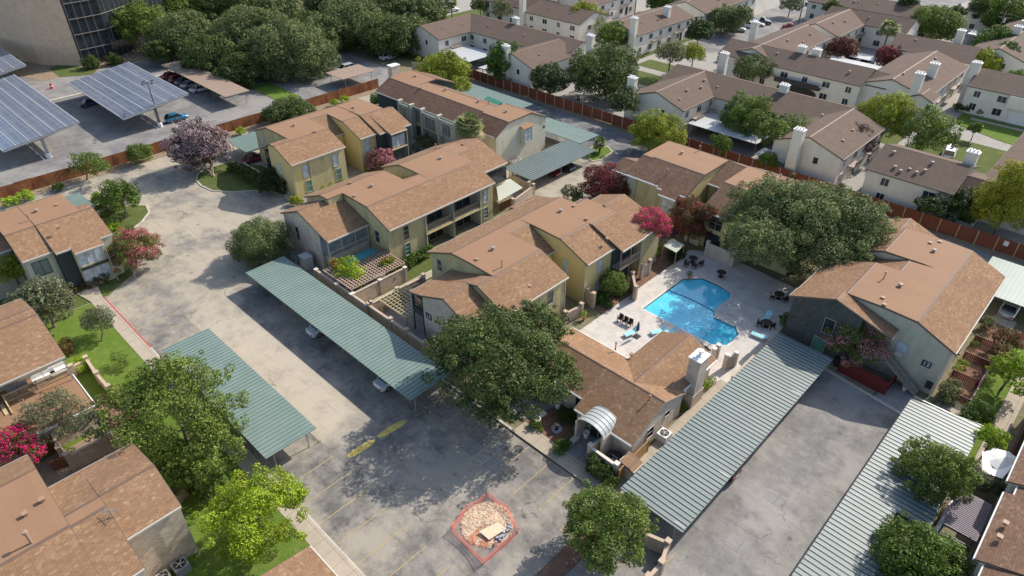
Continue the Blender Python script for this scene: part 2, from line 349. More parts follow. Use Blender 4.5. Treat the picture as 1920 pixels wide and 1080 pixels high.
# ================================================================ THE SETTING: ground, paving, pool
from mathutils.geometry import tessellate_polygon
def sheet(name, pts, z, mat_, th=.0, side=None, kind='structure', label=None, cat=None, **kw):
    b = MB()
    if th: b.prism(pts, z-th, z)
    else:
        a = sum(pts[i][0]*pts[(i+1) % len(pts)][1]-pts[(i+1) % len(pts)][0]*pts[i][1] for i in range(len(pts)))
        if a < 0: pts = pts[::-1]
        b.face([(p[0], p[1], z) for p in pts])
    return b.build(name, mat_, kind=kind, label=label, cat=cat, fix=bool(th), **kw)
def rect(x0, x1, y0, y1): return [(x0, y0), (x1, y0), (x1, y1), (x0, y1)]
POOL = [g2(*p) for p in ((1280, 522), (1329, 527), (1362, 545), (1366, 560), (1330, 580), (1326, 590), (1338, 596), (1380, 612), (1386, 628), (1358, 650), (1335, 648), (1212, 578))]
POOL = [(-34.4, 68.2), (-32.6, 70.1), (-30.0, 70.1), (-28.3, 69.6), (-27.9, 68.6), (-27.9, 65.0), (-27.3, 64.0), (-24.6, 64.0), (-23.5, 62.8), (-23.5, 60.0), (-24.8, 59.0), (-34.4, 59.2)]
DECK = [(-37.3, 47.7), (-28.3, 47.7), (-28.3, 53.0), (-20.3, 53.0), (-20.3, 76.2), (-24, 76.4), (-34, 77.2), (-37.6, 75), (-37.2, 60)]
def holed(name, outer, holes, z, mats, kind='structure'):
    loops = [[Vector((p[0], p[1], 0)) for p in outer]]+[[Vector((p[0], p[1], 0)) for p in h] for h in holes]
    flat = [v for L in loops for v in L]; b = MB()
    for t in tessellate_polygon(loops):
        a, c, d = (flat[i] for i in t)
        if (c-a).cross(d-a).z < 0: c, d = d, c
        b.face([(q.x, q.y, z) for q in (a, c, d)])
    for L in loops:                                    # vertical edge down from the sheet
        for i in range(len(L)):
            p, q = L[i], L[(i+1) % len(L)]; b.face([(p.x, p.y, z), (q.x, q.y, z), (q.x, q.y, z-.14), (p.x, p.y, z-.14)])
    return b.build(name, mats, kind=kind, fix=False)
S = 1600
holed('ground', [(-S, -S), (S, -S), (S, S), (-S, S)], [POOL], -.03, 'ground_mix')
sheet('open_courtyard_paving', [(-122.3, -40), (-75, -40), (-75, 34), (-60, 34), (-60, 36), (-75, 40), (-80, 72), (-76, 104), (-122.3, 104)], .0, 'open_paving')
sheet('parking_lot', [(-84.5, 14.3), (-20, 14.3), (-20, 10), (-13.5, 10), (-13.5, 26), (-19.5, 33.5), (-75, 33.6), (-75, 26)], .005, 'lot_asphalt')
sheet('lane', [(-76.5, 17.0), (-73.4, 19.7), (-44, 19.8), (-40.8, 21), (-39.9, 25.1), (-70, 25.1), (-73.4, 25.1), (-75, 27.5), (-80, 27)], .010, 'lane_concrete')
sheet('drive', [(-74.2, 68.5), (-53, 70), (-52, 77), (-54, 90), (-52, 104), (-76, 104)], .004, 'open_paving')
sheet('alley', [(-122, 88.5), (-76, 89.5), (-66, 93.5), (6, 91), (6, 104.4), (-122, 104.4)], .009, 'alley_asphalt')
sheet('east_parking_court', [(-19.6, 17), (1.2, 17), (1.2, 62.3), (-4.4, 62.3), (-14.2, 63.9), (-19.6, 63.9)], .012, 'right_lot_paving')
sheet('office_car_park', rect(-330, -123.6, -60, 96), -.005, 'far_asphalt')
sheet('neighbour_paving', rect(-175, 140, 106.2, 300), -.01, 'pale_paving')
sheet('neighbour_street', [(-95, 160), (-84, 160), (-60, 240), (-48, 300), (-95, 300)], -.002, 'far_asphalt')
# lawns
LAWNS = [('lawn', [(-84.4, 5.5), (-69.5, 12.8), (-84.0, 12.8)], .05), ]
sheet('lawn', [(-84, -2), (-30, -2), (-30, 12.84), (-84, 12.84)], .12, 'lawn', .13)
sheet('lawn', [(-88, -6), (-84.3, -6), (-84.3, 15), (-87, 19), (-96, 22.5), (-96.5, 12)], .04, 'lawn_dull', .05)
def arc(cx, cy, r_, a0, a1, n=10): return [(cx+r_*math.cos(R(a0+(a1-a0)*i/n)), cy+r_*math.sin(R(a0+(a1-a0)*i/n))) for i in range(n+1)]
ISL2 = [(-108.5, 19.5), (-108.5, 22.0)]+[(-106, 27.0), (-104.5, 28.2), (-102.2, 27.6), (-100, 25.6), (-98.2, 22.6), (-95.5, 20.8), (-93, 19.5)]
sheet('kerb', ISL2, .12, 'kerb', .13); sheet('lawn', [(x+(.25 if x < -101 else -.22), y-.22) for x, y in ISL2[:2]]+[(x*.998-.2, y-.25) for x, y in ISL2[2:]], .145, 'lawn_dull', .1)
ISL1 = [(-110.6, 40), (-109.6, 38.4), (-107.5, 37.2), (-105, 36.9), (-102, 37.3), (-99.5, 39.2), (-97.2, 42.2), (-95, 43.9), (-91.8, 44.9), (-91.8, 47), (-98, 48), (-105, 48), (-110.6, 44)]
sheet('kerb', ISL1, .12, 'kerb', .13); sheet('lawn', [(-101.5+(x+101.5)*.965, 42.6+(y-42.6)*.95) for x, y in ISL1], .145, 'lawn_dull', .1)
ISL3 = [(-68.8, 89.4), (-65.4, 88.4), (-64.6, 90), (-65.2, 94.2), (-67.5, 95.6), (-69.4, 94.4)]
sheet('kerb', ISL3, .13, 'kerb', .14); sheet('lawn', [(-67+(x+67)*.9, 92+(y-92)*.93) for x, y in ISL3], .155, 'lawn', .1)
sheet('lawn', rect(-62.9, -56.4, 39, 67), .05, 'lawn_dull', .06); sheet('sidewalk', rect(-59.6, -58.3, 37.5, 68), .07, 'sidewalk', .08)
sheet('sidewalk', rect(-59.6, -52.5, 35.2, 37.4), .075, 'sidewalk', .08)
sheet('sidewalk', rect(-84.2, -26, 12.85, 14.25), .14, 'sidewalk', .15)
sheet('sidewalk', [(-97, 10.2), (-84.2, 12.9), (-84.2, 14.25), (-88, 14.9), (-97, 12)], .13, 'sidewalk', .15)
sheet('kerb', rect(-84.2, -70.2, 14.26, 14.42), .135, 'kerb_red', .14); sheet('kerb', rect(-70.2, -26, 14.26, 14.42), .13, 'kerb', .14)
sheet('sidewalk', [(-32, 33.6), (-24.0, 33.6), (-19.6, 34.2), (-19.6, 35.2), (-24, 35.3), (-32, 35.4)], .14, 'sidewalk', .15)
sheet('kerb', rect(-75, -32.05, 33.65, 33.9), .13, 'kerb', .14)
sheet('sidewalk', [(-27.0, 35.32), (-23.6, 35.25), (-23.6, 39), (-27.0, 39)], .15, 'dark_walk', .16)
sheet('sidewalk', [(-35.5, 35.42), (-32.3, 35.42), (-31, 39.5), (-34.5, 40)], .145, 'dark_walk', .16)
sheet('planting_bed', [(-32.2, 35.42), (-27.05, 35.42), (-27.05, 39.3), (-30.9, 39.4)], .12, 'mulch', .13)
sheet('sidewalk', rect(-21.15, -19.7, 35.2, 54.5), .13, 'sidewalk', .14)
sheet('planting_bed', rect(-20.1, -18.4, 22, 33.6), .1, 'mulch', .11)
sheet('planting_bed', [(-40, 55.2), (-37.3, 55), (-37.3, 74), (-40.5, 74)], .1, 'mulch', .11)
sheet('planting_bed', rect(-66.4, -40, 33.95, 36.4), .06, 'soil', .07)
sheet('patio_floor', rect(-66.3, -60.2, 36.4, 43), .09, 'dark_walk', .1); sheet('patio_floor', rect(-57, -49, 35.8, 43), .09, 'dark_walk', .1)
sheet('sidewalk', [(-4.3, 60), (-0.7, 60), (-0.7, 88), (-3.0, 88), (-3.0, 68)], .12, 'sidewalk', .13)
sheet('sidewalk', rect(1.7, 3.2, 58, 82), .12, 'sidewalk', .13)
sheet('lawn', rect(-.68, 1.68, 58, 84), .07, 'lawn', .08)
sheet('kerb', [(-14.6, 63.95), (-4.6, 62.35), (-4.6, 62.7), (-14.6, 64.3)], .13, 'kerb', .14)
sheet('sidewalk', [(-8.3, 63.2), (-4.6, 62.75), (-4.6, 66.5), (-7.6, 67)], .11, 'dark_walk', .12)
sheet('planting_bed', [(-20, 64.4), (-8.4, 63.3), (-8.4, 67.5), (-20, 67.5)], .05, 'soil', .06)
sheet('planting_bed', [(-210, 28), (-180, 36), (-180, 62), (-200, 66)], .02, 'soil', .03); sheet('lawn', [P_ for P_ in (g2(90, 128), g2(112, 145), g2(175, 140), g2(182, 130), g2(150, 126), g2(112, 121))], .035, 'lawn_dull', .05)
sheet('kerb', [(-165.6, 18), (-164.8, 18), (-164.8, 66), (-165.6, 66)], .12, 'kerb', .13)
sheet('lawn', rect(-143, -130, 66.2, 71), .08, 'lawn', .09)
sheet('lawn', [(-16, 148), (12, 146), (12, 158.6), (-26, 159), (-26, 152)], .05, 'lawn', .06); sheet('sidewalk', rect(-24, 12, 156.2, 157.4), .09, 'sidewalk', .1)
sheet('lawn', [(-92, 139), (-82, 139), (-82, 145), (-92, 145)], .03, 'lawn_dull', .04); sheet('lawn', [(-100, 136), (-94, 136), (-94, 176), (-100, 176)], .03, 'lawn_dull', .04)
sheet('lawn', rect(-78, -70, 214, 226), .05, 'lawn_dull', .06)
sheet('lawn', [(-160, 100), (-128, 104), (-128, 128), (-160, 160)], .0, 'lawn_dull', .02); sheet('lawn', [(-58, 132), (-30, 132), (-30, 143), (-58, 143)], .0, 'lawn_dull', .02); sheet('lawn', [(-28, 120), (-14, 120), (-14, 144), (-28, 144)], .0, 'lawn_dull', .02); sheet('lawn', [(-90, 128), (-75, 128), (-75, 136), (-90, 136)], .0, 'lawn_dull', .02)
sheet('planting_bed', rect(-3.55, -.95, 68.5, 86), .14, 'mulch', .15)
# verge along the long fence on the left
sheet('planting_bed', rect(-122.7, -120.6, -40, 104), .04, 'soil', .05)
sheet('planting_bed', rect(-122, 6, 103.2, 104.4), .04, 'soil', .05)
sheet('planting_bed', rect(-66.2, -60.2, 6.4, 9.4), .15, 'mulch', .16); sheet('planting_bed', [(-61, -8), (-50.6, -8), (-50.6, 8.2), (-61, 6.2)], .15, 'soil', .16)
# pool
holed('pool_deck', DECK, [POOL], .10, 'pool_deck_stone')
b = MB()
for i in range(len(POOL)):
    p, q = POOL[i], POOL[(i+1) % len(POOL)]; b.face([(p[0], p[1], .02), (q[0], q[1], .02), (q[0], q[1], -1.6), (p[0], p[1], -1.6)])
b.face([(p[0], p[1], -1.6) for p in POOL]); b.build('pool_basin', 'pool_wall', kind='structure', fix=False)
sheet('pool_water', [(-30+(x+30)*.996, 64+(y-64)*.996) for x, y in POOL], -.08, 'pool_water')
b = MB(); n = len(POOL); cx = sum(p[0] for p in POOL)/n; cy = sum(p[1] for p in POOL)/n
for i in range(n):
    p, q = Vector(POOL[i]+(0,)), Vector(POOL[(i+1) % n]+(0,)); d = (q-p).normalized(); nr = Vector((d.y, -d.x, 0))
    if nr.dot(Vector((cx, cy, 0))-p) > 0: nr = -nr
    b.face([(p.x, p.y, .108), (q.x, q.y, .108), (q.x+nr.x*.28, q.y+nr.y*.28, .108), (p.x+nr.x*.28, p.y+nr.y*.28, .108)])
b.build('pool_coping', 'stone_cap', kind='structure', fix=False)
# painted stall lines, one sheet of markings per lot
b = MB(); X0 = G(633, 1020).x
for i in range(-18, 4):
    x = X0+2.73*i
    if x < -84 or x > -22: continue
    b.box(x-.04, x+.04, 14.5, 19.6 if x > -66 else 20.0, .0135, .0145)
for i in range(-16, 9):
    x = -24.1-2.73*(i+8)
    b.box(x-.04, x+.04, 28.3, 33.4, .0135, .0145)
b.build('stall_lines', 'stripe_yellow', kind='structure')
b = MB()
for i in range(4):
    for y0 in (31.2, 26.0): b.box(-159+i*0, -134, 0, 0, 0, 0) if False else None
for y_ in (25.5, 20.0, 44.0):
    for i in range(10): b.box(-159+2.7*i, -158.88+2.7*i, y_-5, y_, -.001, .002)
b.build('stall_lines', 'stripe_yellow', kind='structure')
b = MB()
for i in range(11): b.box(-24+2.8*i, -23.85+2.8*i, 139, 144.5, -.006, -.004)
for i in range(9): b.box(-36.2+0, -36.1, 0, 0, 0, 0) if False else None
b.build('stall_lines', 'paint_white', kind='structure')
b = MB()                                              # white hatched access aisle under the oak
hx, hy = g2(930, 840)
b.box(hx-.80, hx-.73, 28.4, 32.6, .016, .018); b.box(hx+.4, hx+.47, 28.4, 32.6, .016, .018)
for i in range(5): b.face([(hx-.73, 28.5+i*.75, .017), (hx-.73, 28.57+i*.75, .017), (hx+.4, 29.0+i*.75, .017), (hx+.4, 28.93+i*.75, .017)])
b.build('access_aisle_marking', 'paint_white', kind='structure', fix=False)

# ================================================================ BUILDINGS
def add_bar(acc, axis, a0, a1, prof, wall=0, ends=(.14, .14), ins=(.4, .4), allsh=False, t=.16, base=0.0, trim=(1, 1), rake=(1, 1), nowall=False):
    Wl, Rf, Tr = acc
    for (c0, z0), (c1, z1) in zip(prof, prof[1:]):
        sl = abs(z1-z0)/max(.01, abs(c1-c0))
        Rf.extr(axis, [(c0, z0), (c1, z1), (c1, z1-t), (c0, z0-t)], a0, a1, 0 if (allsh or sl > .16) else 1)
    for (ca, za), (c, z), (cb, zb) in zip(prof, prof[1:], prof[2:]):
        s0, s1 = (z-za)/(c-ca), (zb-z)/(cb-c)
        if s0-s1 > .12: Tr.extr(axis, [(c-.13, z-.13*s0-.01), (c-.13, z-.13*s0+.014), (c, z+.03), (c+.13, z+.13*s1+.014), (c+.13, z+.13*s1-.01)], a0+.02, a1-.02, 2)
    if trim[0]: c, z = prof[0]; Tr.extr(axis, [(c-.10, z-.02), (c-.005, z+.015), (c-.005, z-.24), (c-.10, z-.20)], a0+.01, a1-.01, 0)
    if trim[1]: c, z = prof[-1]; Tr.extr(axis, [(c+.10, z-.02), (c+.005, z+.015), (c+.005, z-.24), (c+.10, z-.20)], a0+.01, a1-.01, 0)
    for k_, a in ((0, a0), (1, a1)):                      # rake boards just outside the gable
        if not rake[k_]: continue
        q = (a-.045, a-.003) if k_ == 0 else (a+.003, a+.045)
        for (c0, z0), (c1, z1) in zip(prof, prof[1:]):
            Tr.extr(axis, [(c0, z0-.01), (c1, z1-.01), (c1, z1-.22), (c0, z0-.22)], q[0], q[1], 1)
    if nowall: return
    zt = lambda c: next((z0+(z1-z0)*(c-c0)/(c1-c0) for (c0, z0), (c1, z1) in zip(prof, prof[1:]) if c0-1e-6 <= c <= c1+1e-6), prof[-1][1])-t-.004
    cl, cr = prof[0][0]+ins[0], prof[-1][0]-ins[1]
    pts = [(cl, base), (cr, base), (cr, zt(cr))]+[(c, zt(c)) for c, z in reversed(prof[1:-1]) if cl < c < cr]+[(cl, zt(cl))]
    Wl.extr(axis, pts, a0+ends[0], a1-ends[1], wall)
def window(root, face, pl, a, z, w_, h_, glass='dark_glass', cols=2, rows=1, frame='window_frame', ft=.045, name='window'):
    """face '+X','-X','-Y','+Y'; pl = wall plane; a = centre along the wall; z = sill height"""
    s_ = 1 if face[0] == '+' else -1; b = MB(); g = MB()
    def bx(m_, a0, a1, z0, z1, d0, d1, mi=0):
        if face[1] == 'X': m_.box(pl+s_*d0, pl+s_*d1, a0, a1, z0, z1, mi)
        else: m_.box(a0, a1, pl+s_*d0, pl+s_*d1, z0, z1, mi)
    a0, a1 = a-w_/2, a+w_/2
    bx(b, a0-ft, a0, z-ft, z+h_+ft, -.02, .07); bx(b, a1, a1+ft, z-ft, z+h_+ft, -.02, .07)
    bx(b, a0, a1, z-ft, z, -.02, .09); bx(b, a0, a1, z+h_, z+h_+ft, -.02, .07)
    for i in range(1, cols): x = a0+w_*i/cols; bx(b, x-.025, x+.025, z, z+h_, .012, .055)
    for i in range(1, rows+0): q = z+h_*i/rows; bx(b, a0, a1, q-.025, q+.025, .014, .05)
    bx(g, a0, a1, z, z+h_, -.02, .01)
    o = b.build(name, frame, root); g.build('pane', glass, o); return o
def vent(root, x, y, z, kind=0):
    b = MB()
    if kind == 0: b.lathe((x, y, z-.1), [(.16, 0), (.16, .32), (.27, .34), (.25, .46), (.05, .5)], 10)
    elif kind == 1: b.lathe((x, y, z-.1), [(.13, 0), (.06, .12), (.06, .85), (.12, .87), (.12, .98), (.02, 1.0)], 8)
    else: b.box(x-.14, x+.14, y-.14, y+.14, z-.1, z+.14); b.box(x-.2, x+.2, y-.2, y+.2, z+.13, z+.17)
    b.build('roof_vent', ['flash_grey', 'vent_tan', 'vent_tan'][kind], root)
def vent_px(root, px, py, z, kind=0): v = G(px, py, z); vent(root, v.x, v.y, z, kind)
class Bld:
    def __init__(s, name, loc, label, walls, trim=('gutter', 'fascia_dark'), shing='shingle', cat='building', group=None):
        s.root = empty(name, loc, label, cat, group); s.acc = (MB(), MB(), MB()); s.walls = walls; s.trim = list(trim)+['ridge_cap']; s.sh = shing
    def bar(s, *a, **k): add_bar(s.acc, *a, **k); return s
    def done(s):
        s.acc[0].build('wall', s.walls, s.root); s.acc[1].build('roof', [s.sh, 'membrane'], s.root); s.acc[2].build('eave_trim', s.trim, s.root); return s.root
    def win(s, *a, **k): return window(s.root, *a, **k)
    def part(s, name, mb, mat_): return mb.build(name, mat_, s.root)
def downspout(root, x, y, z=5.8, mat_='gutter'):
    b = MB(); b.box(x-.05, x+.05, y-.05, y+.05, .05, z); b.box(x-.06, x+.2, y-.06, y+.06, .02, .14); b.build('downspout', mat_, root)

GRP = 'brown roofed apartment blocks of the complex'
# ---- block with the lattice patio and balconies, centre left
B3 = Bld('apartment_block', (-71, 52, 0), 'yellow block with recessed balconies and a brick end beside the brown lattice pergola', ['yellow_siding', 'pale_brick', 'green_grey_wall', 'yellow_board'], group=GRP)
B3.bar('Y', 37.0, 43.45, [(-78.9, 5.15), (-74.1, 7.25), (-67.7, 5.15)], 1, allsh=True, ins=(.4, 2.1), ends=(.14, .02))
B3.bar('Y', 41.0, 43.4, [(-79.2, 6), (-74.8, 7.8), (-73.0, 7.85)], 0, ins=(.4, .02), ends=(.14, .02), trim=(1, 0))
B3.bar('Y', 43.4, 51.6, [(-79.2, 6), (-74.8, 7.8), (-71.5, 7.9), (-67.6, 7.8), (-63.2, 6)], 0, ends=(.14, 2.0+.02), rake=(1, 0))
B3.bar('Y', 51.6, 54.3, [(-76, 5.0), (-70.2, 7.83), (-67.6, 7.8), (-63.2, 6)], 0, ends=(.02, .02), ins=(.4, 2.1), rake=(0, 0))
B3.bar('Y', 49.5, 51.6, [(-79.2, 5.99), (-74.8, 7.79), (-71.5, 7.89), (-67.6, 7.79), (-63.25, 5.98)], 0, ends=(.02, .02), ins=(.42, 2.1), rake=(0, 0), trim=(0, 0))
B3.bar('Y', 54.3, 59.9, [(-79.2, 6), (-74.8, 7.8), (-71.5, 7.9), (-67.6, 7.8), (-63.2, 6)], 0, ends=(.12, .02), ins=(.4, 2.1), rake=(1, 0))
B3.bar('Y', 59.9, 62.5, [(-79.2, 6), (-74.8, 7.8), (-71.5, 7.9), (-67.6, 7.8), (-63.2, 6)], 0, ends=(.02, .1), rake=(0, 1))
B3.bar('Y', 62.5, 65.4, [(-79.2, 6), (-75, 7.8), (-71.2, 7.85), (-66.7, 6)], 0, ends=(.02, .02), rake=(0, 0))
B3.bar('Y', 65.4, 68.7, [(-79, 6), (-73.2, 7.98), (-66.7, 6)], 0, allsh=True, ends=(.02, .14))
B3.done()
for y0, y1 in ((49.7, 54.4), (54.8, 59.7)):
    b = MB(); b.box(-65.6, -63.45, y0, y1, 2.75, 2.95); B3.part('balcony_floor', b, 'yellow_siding')
    b = MB(); b.box(-63.6, -63.5, y0, y1, 3.85, 3.93); b.box(-63.58, -63.52, y0, y1, 3.0, 3.06)
    n = int((y1-y0)/.14)
    for i in range(n): b.box(-63.57, -63.53, y0+i*.14, y0+i*.14+.035, 3.05, 3.86)
    B3.part('balcony_railing', b, 'flash_grey')
    for zz in (.15, 3.0): B3.win('+X', -65.3, (y0+y1)/2, zz, y1-y0-.8, 2.25, 'dark_glass', 3, 1, 'flash_grey', name='sliding_door')
for y in (49.6, 54.6, 59.8): b = MB(); b.box(-65.3, -63.4, y-.1, y+.1, 0, 5.75); B3.part('divider_wall', b, 'green_grey_wall')
b = MB(); b.box(-65.3, -63.35, 49.5, 59.9, 2.62, 2.74); B3.part('balcony_beam', b, 'pale_wood')
for y, z, gl in ((46.3, 3.3, 'dark_glass'), (46.3, .9, 'green_glass'), (60.9, 3.3, 'blind_glass'), (60.9, .6, 'grey_glass')): B3.win('+X', -63.6, y, z, .85, 2.0 if z > 1 else 1.8, gl, 1, 3)
B3.win('-Y', 43.54, -66.2, 3.0, .9, 1.7, 'dark_glass', 1, 2); B3.win('-Y', 37.14, -75.4, 2.3, .8, 2.0, 'dark_glass', 1, 2)
b = MB(); b.box(-69.8, -68.05, 37.2, 43.3, 2.5, 4.85); B3.part('screened_porch', b, 'grey_glass')
b = MB()
for y in (37.15, 39.2, 41.3, 43.3): b.box(-68.06, -67.98, y-.05, y+.05, 2.5, 4.85)
b.box(-68.08, -67.96, 37.1, 43.3, 2.45, 2.6); b.box(-68.06, -68.0, 37.1, 43.3, 3.2, 3.3)
for i in range(41): b.box(-68.04, -68.0, 37.2+i*.15, 37.23+i*.15, 2.55, 3.25)
B3.part('porch_frame', b, 'green_grey_wall')
b = MB(); b.box(-69.8, -68.02, 37.6, 43.3, 0, 2.43); B3.part('lower_wall', b, 'pale_brick')
for x, y in ((-63.5, 43.4), (-67.9, 37.1), (-63.45, 54.6)): downspout(B3.root, x, y)
b = MB(); b.box(-66.9, -66.75, 62.9, 68.5, 3.1, 5.4); B3.part('screened_porch', b, 'dark_glass')
for px, py, kd in ((697, 453-111, 0), (655, 342, 2), (825, 299, 0), (817, 280, 1)): pass
for px, py, kd in ((697, 350, 0), (657, 343, 2), (826, 298, 0), (817, 280, 1), (665, 368, 2)): vent_px(B3.root, px, py, 7.9, kd)

# ---- block 14, centre
B5 = Bld('apartment_block', (-48, 52, 0), 'yellow block with a brick end wall numbered 14 between the two courtyards, nearest the pool', ['yellow_siding', 'pale_brick', 'dark_green_siding', 'yellow_board'], group=GRP)
B5.bar('Y', 37.2, 41.3, [(-51.6, 5.4), (-49.4, 5.95), (-45.7, 7.4), (-41.0, 5.3)], 1, allsh=True, ins=(2.1, .4), ends=(.14, .02))
B5.bar('Y', 41.3, 43.5, [(-51.6, 5.4), (-49.4, 5.95), (-45.9, 7.35)], 1, ends=(.02, .02), allsh=True, rake=(0, 0), trim=(1, 0), ins=(.4, .02))
B5.bar('Y', 41.0, 43.5, [(-46.0, 7.4), (-44.4, 7.8), (-40, 6)], 0, ends=(.1, .02), rake=(1, 0), trim=(0, 1), ins=(.02, .4))
B5.bar('Y', 43.5, 51.3, [(-55.8, 6), (-51.4, 7.8), (-48, 7.9), (-44.4, 7.8), (-40, 6)], 0, ends=(.12, .1))
B5.bar('Y', 51.3, 54.8, [(-55.8, 6), (-51.4, 7.8), (-49.4, 7.82), (-45.2, 5.7)], 3, ends=(.02, .02), rake=(0, 0))
B5.bar('Y', 54.8, 60.1, [(-55.8, 6), (-51.4, 7.8), (-48.5, 7.92), (-44.3, 7.8), (-40, 6)], 3, ends=(.12, .02), rake=(1, 0))
B5.bar('Y', 60.1, 62.9, [(-55.8, 6), (-51.4, 7.8), (-48.5, 7.92), (-43.6, 7.8), (-38.8, 6)], 2, ends=(.02, .02), rake=(0, 1), ins=(.4, 1.6))
B5.bar('Y', 62.9, 64.9, [(-49.2, 7.6), (-48.5, 7.92), (-43.6, 7.8), (-38.8, 6)], 2, ends=(.02, .02), rake=(0, 0), ins=(.1, 1.6))
B5.bar('Y', 64.9, 69.3, [(-49.2, 6.6), (-45.5, 7.98), (-38.9, 6)], 0, allsh=True, ends=(.02, .14))
B5.done()
for y, z, gl in ((57.8, 3.4, 'blind_glass'), (48.6, 3.4, 'dark_glass')): B5.win('+X', -40.4, y, z, .85, 1.7, gl, 1, 2)
B5.win('+X', -40.4, 57.8, .6, .9, 1.6, 'blind_glass', 1, 2); B5.win('+X', -40.4, 43.2, 3.4, .85, 1.5, 'blind_glass', 1, 2)
B5.win('-Y', 54.92, -42.8-.6, 3.2, .8, 1.9, 'blind_glass', 2, 1); B5.win('-Y', 43.62, -53.8, 4.2, .7, 1.5, 'dark_glass', 1, 2); B5.win('-Y', 37.34, -44.9, 2.6, .8, 2.2, 'dark_glass', 1, 2)
b = MB(); b.box(-51.3, -49.55, 37.4, 43.2, 2.8, 5.15); B5.part('screened_porch', b, 'dark_glass')
b = MB()
for x in (-51.3, -49.6): b.box(x-.05, x+.05, 37.3, 37.39, 0, 5.2)
b.box(-51.3, -49.6, 37.28, 37.38, 2.75, 3.6); B5.part('porch_frame', b, 'dark_green_siding')
b = MB(); b.box(-41.0, -39.1, 60.4, 64.7, 2.8, 3.0); B5.part('balcony_floor', b, 'flash_grey')
b = MB(); b.box(-39.2, -39.1, 60.4, 64.7, 3.85, 3.95)
for i in range(30): b.box(-39.18, -39.14, 60.4+i*.145, 60.44+i*.145, 3.0, 3.9)
for y in (60.4, 62.5, 64.7): b.box(-39.2, -39.1, y-.05, y+.05, 0, 5.7)
B5.part('balcony_railing', b, 'flash_grey')
for x, y in ((-40.3, 54.8), (-51.4, 37.2), (-40.35, 51.2)): downspout(B5.root, x, y)
for px, py, kd in ((924, 468, 0), (941, 500, 1), (1051, 397, 0), (1100, 411, 2), (894, 487, 2), (1139, 448, 2), (993, 537, 2), (1076, 387, 2)): vent_px(B5.root, px, py, 7.9 if py != 448 else 7.2, kd)

# ---- block behind, upper left of centre
B2 = Bld('apartment_block', (-97, 56, 0), 'stepped yellow and dark green block behind the purple flowering tree, beside the left fence', ['yellow_siding', 'yellow_board', 'dark_green_siding', 'green_grey_wall'], group=GRP)
B2.bar('Y', 45.1, 48.1, [(-97.9, 6.2), (-95, 7.75), (-93.7, 7.8), (-89.3, 6)], 1, ends=(.12, .02), ins=(2.0, .4), allsh=True)
B2.bar('Y', 48.1, 54.9, [(-106, 6), (-101.4, 7.8), (-98, 7.9), (-93.7, 7.8), (-89.3, 6)], 0, ends=(.12, .1))
B2.bar('Y', 54.9, 58.3, [(-106, 6), (-101.4, 7.8), (-99.1, 7.87), (-94.7, 5.7)], 1, ends=(.02, .02), rake=(0, 0))
B2.bar('Y', 58.3, 61.7, [(-106, 6), (-101.4, 7.8), (-98, 7.92), (-94.6, 7.8), (-90.1, 6)], 1, ends=(.12, .02), rake=(1, 0))
B2.bar('Y', 61.7, 63.1, [(-106, 6.03), (-101.5, 7.83), (-98, 7.97), (-94.4, 7.93), (-89.4, 6.05)], 2, ends=(.02, .02))
B2.bar('Y', 63.1, 66.5, [(-106, 6.02), (-101.5, 7.82), (-98, 7.96), (-94.4, 7.92), (-88.2, 5.9)], 2, ends=(.02, .02), rake=(1, 0))
B2.bar('Y', 66.5, 68.2, [(-94.9, 7.6), (-94, 7.8), (-89.2, 6)], 2, ends=(.02, .12), ins=(.1, .4))
B2.done()
for y, z, gl in ((47.5, 3.2, 'blind_glass'), (47.7, .6, 'green_glass'), (53.0, 3.2, 'blind_glass'), (53.2, .7, 'green_glass')): B2.win('+X', -89.7, y, z, .95, 1.9, gl, 1, 2)
B2.win('-Y', 45.22, -93.2, 3.2, .8, 2.0, 'blind_glass', 1, 2); B2.win('+X', -90.5, 59.8, 3.3, 1.0, 2.0, 'blind_glass', 1, 2); B2.win('-Y', 48.22, -103.8, 4.0, .7, 1.6, 'blind_glass', 1, 1)
B2.win('-Y', 45.22, -92.8, .2, .8, 2.0, 'green_glass', 1, 1, name='door')
B2.win('+X', -88.6, 64.8, 3.3, 2.6, 1.9, 'blind_glass', 3, 1); b = MB(); b.box(-97.5, -95.9, 45.3, 48, 3, 6.0); B2.part('screened_porch', b, 'dark_glass')
b = MB(); b.box(-88.65, -88.3, 63.2, 66.4, 2.9, 3.1); B2.part('window_ledge', b, 'pale_wood')
for x, y in ((-89.55, 45.3), (-90.35, 58.4), (-88.45, 66.6)): downspout(B2.root, x, y)
for px, py, kd in ((552, 236, 0), (590, 247, 2), (663, 203, 0), (664, 209, 1), (566, 266, 2)): vent_px(B2.root, px, py, 7.9 if py != 266 else 7.2, kd)

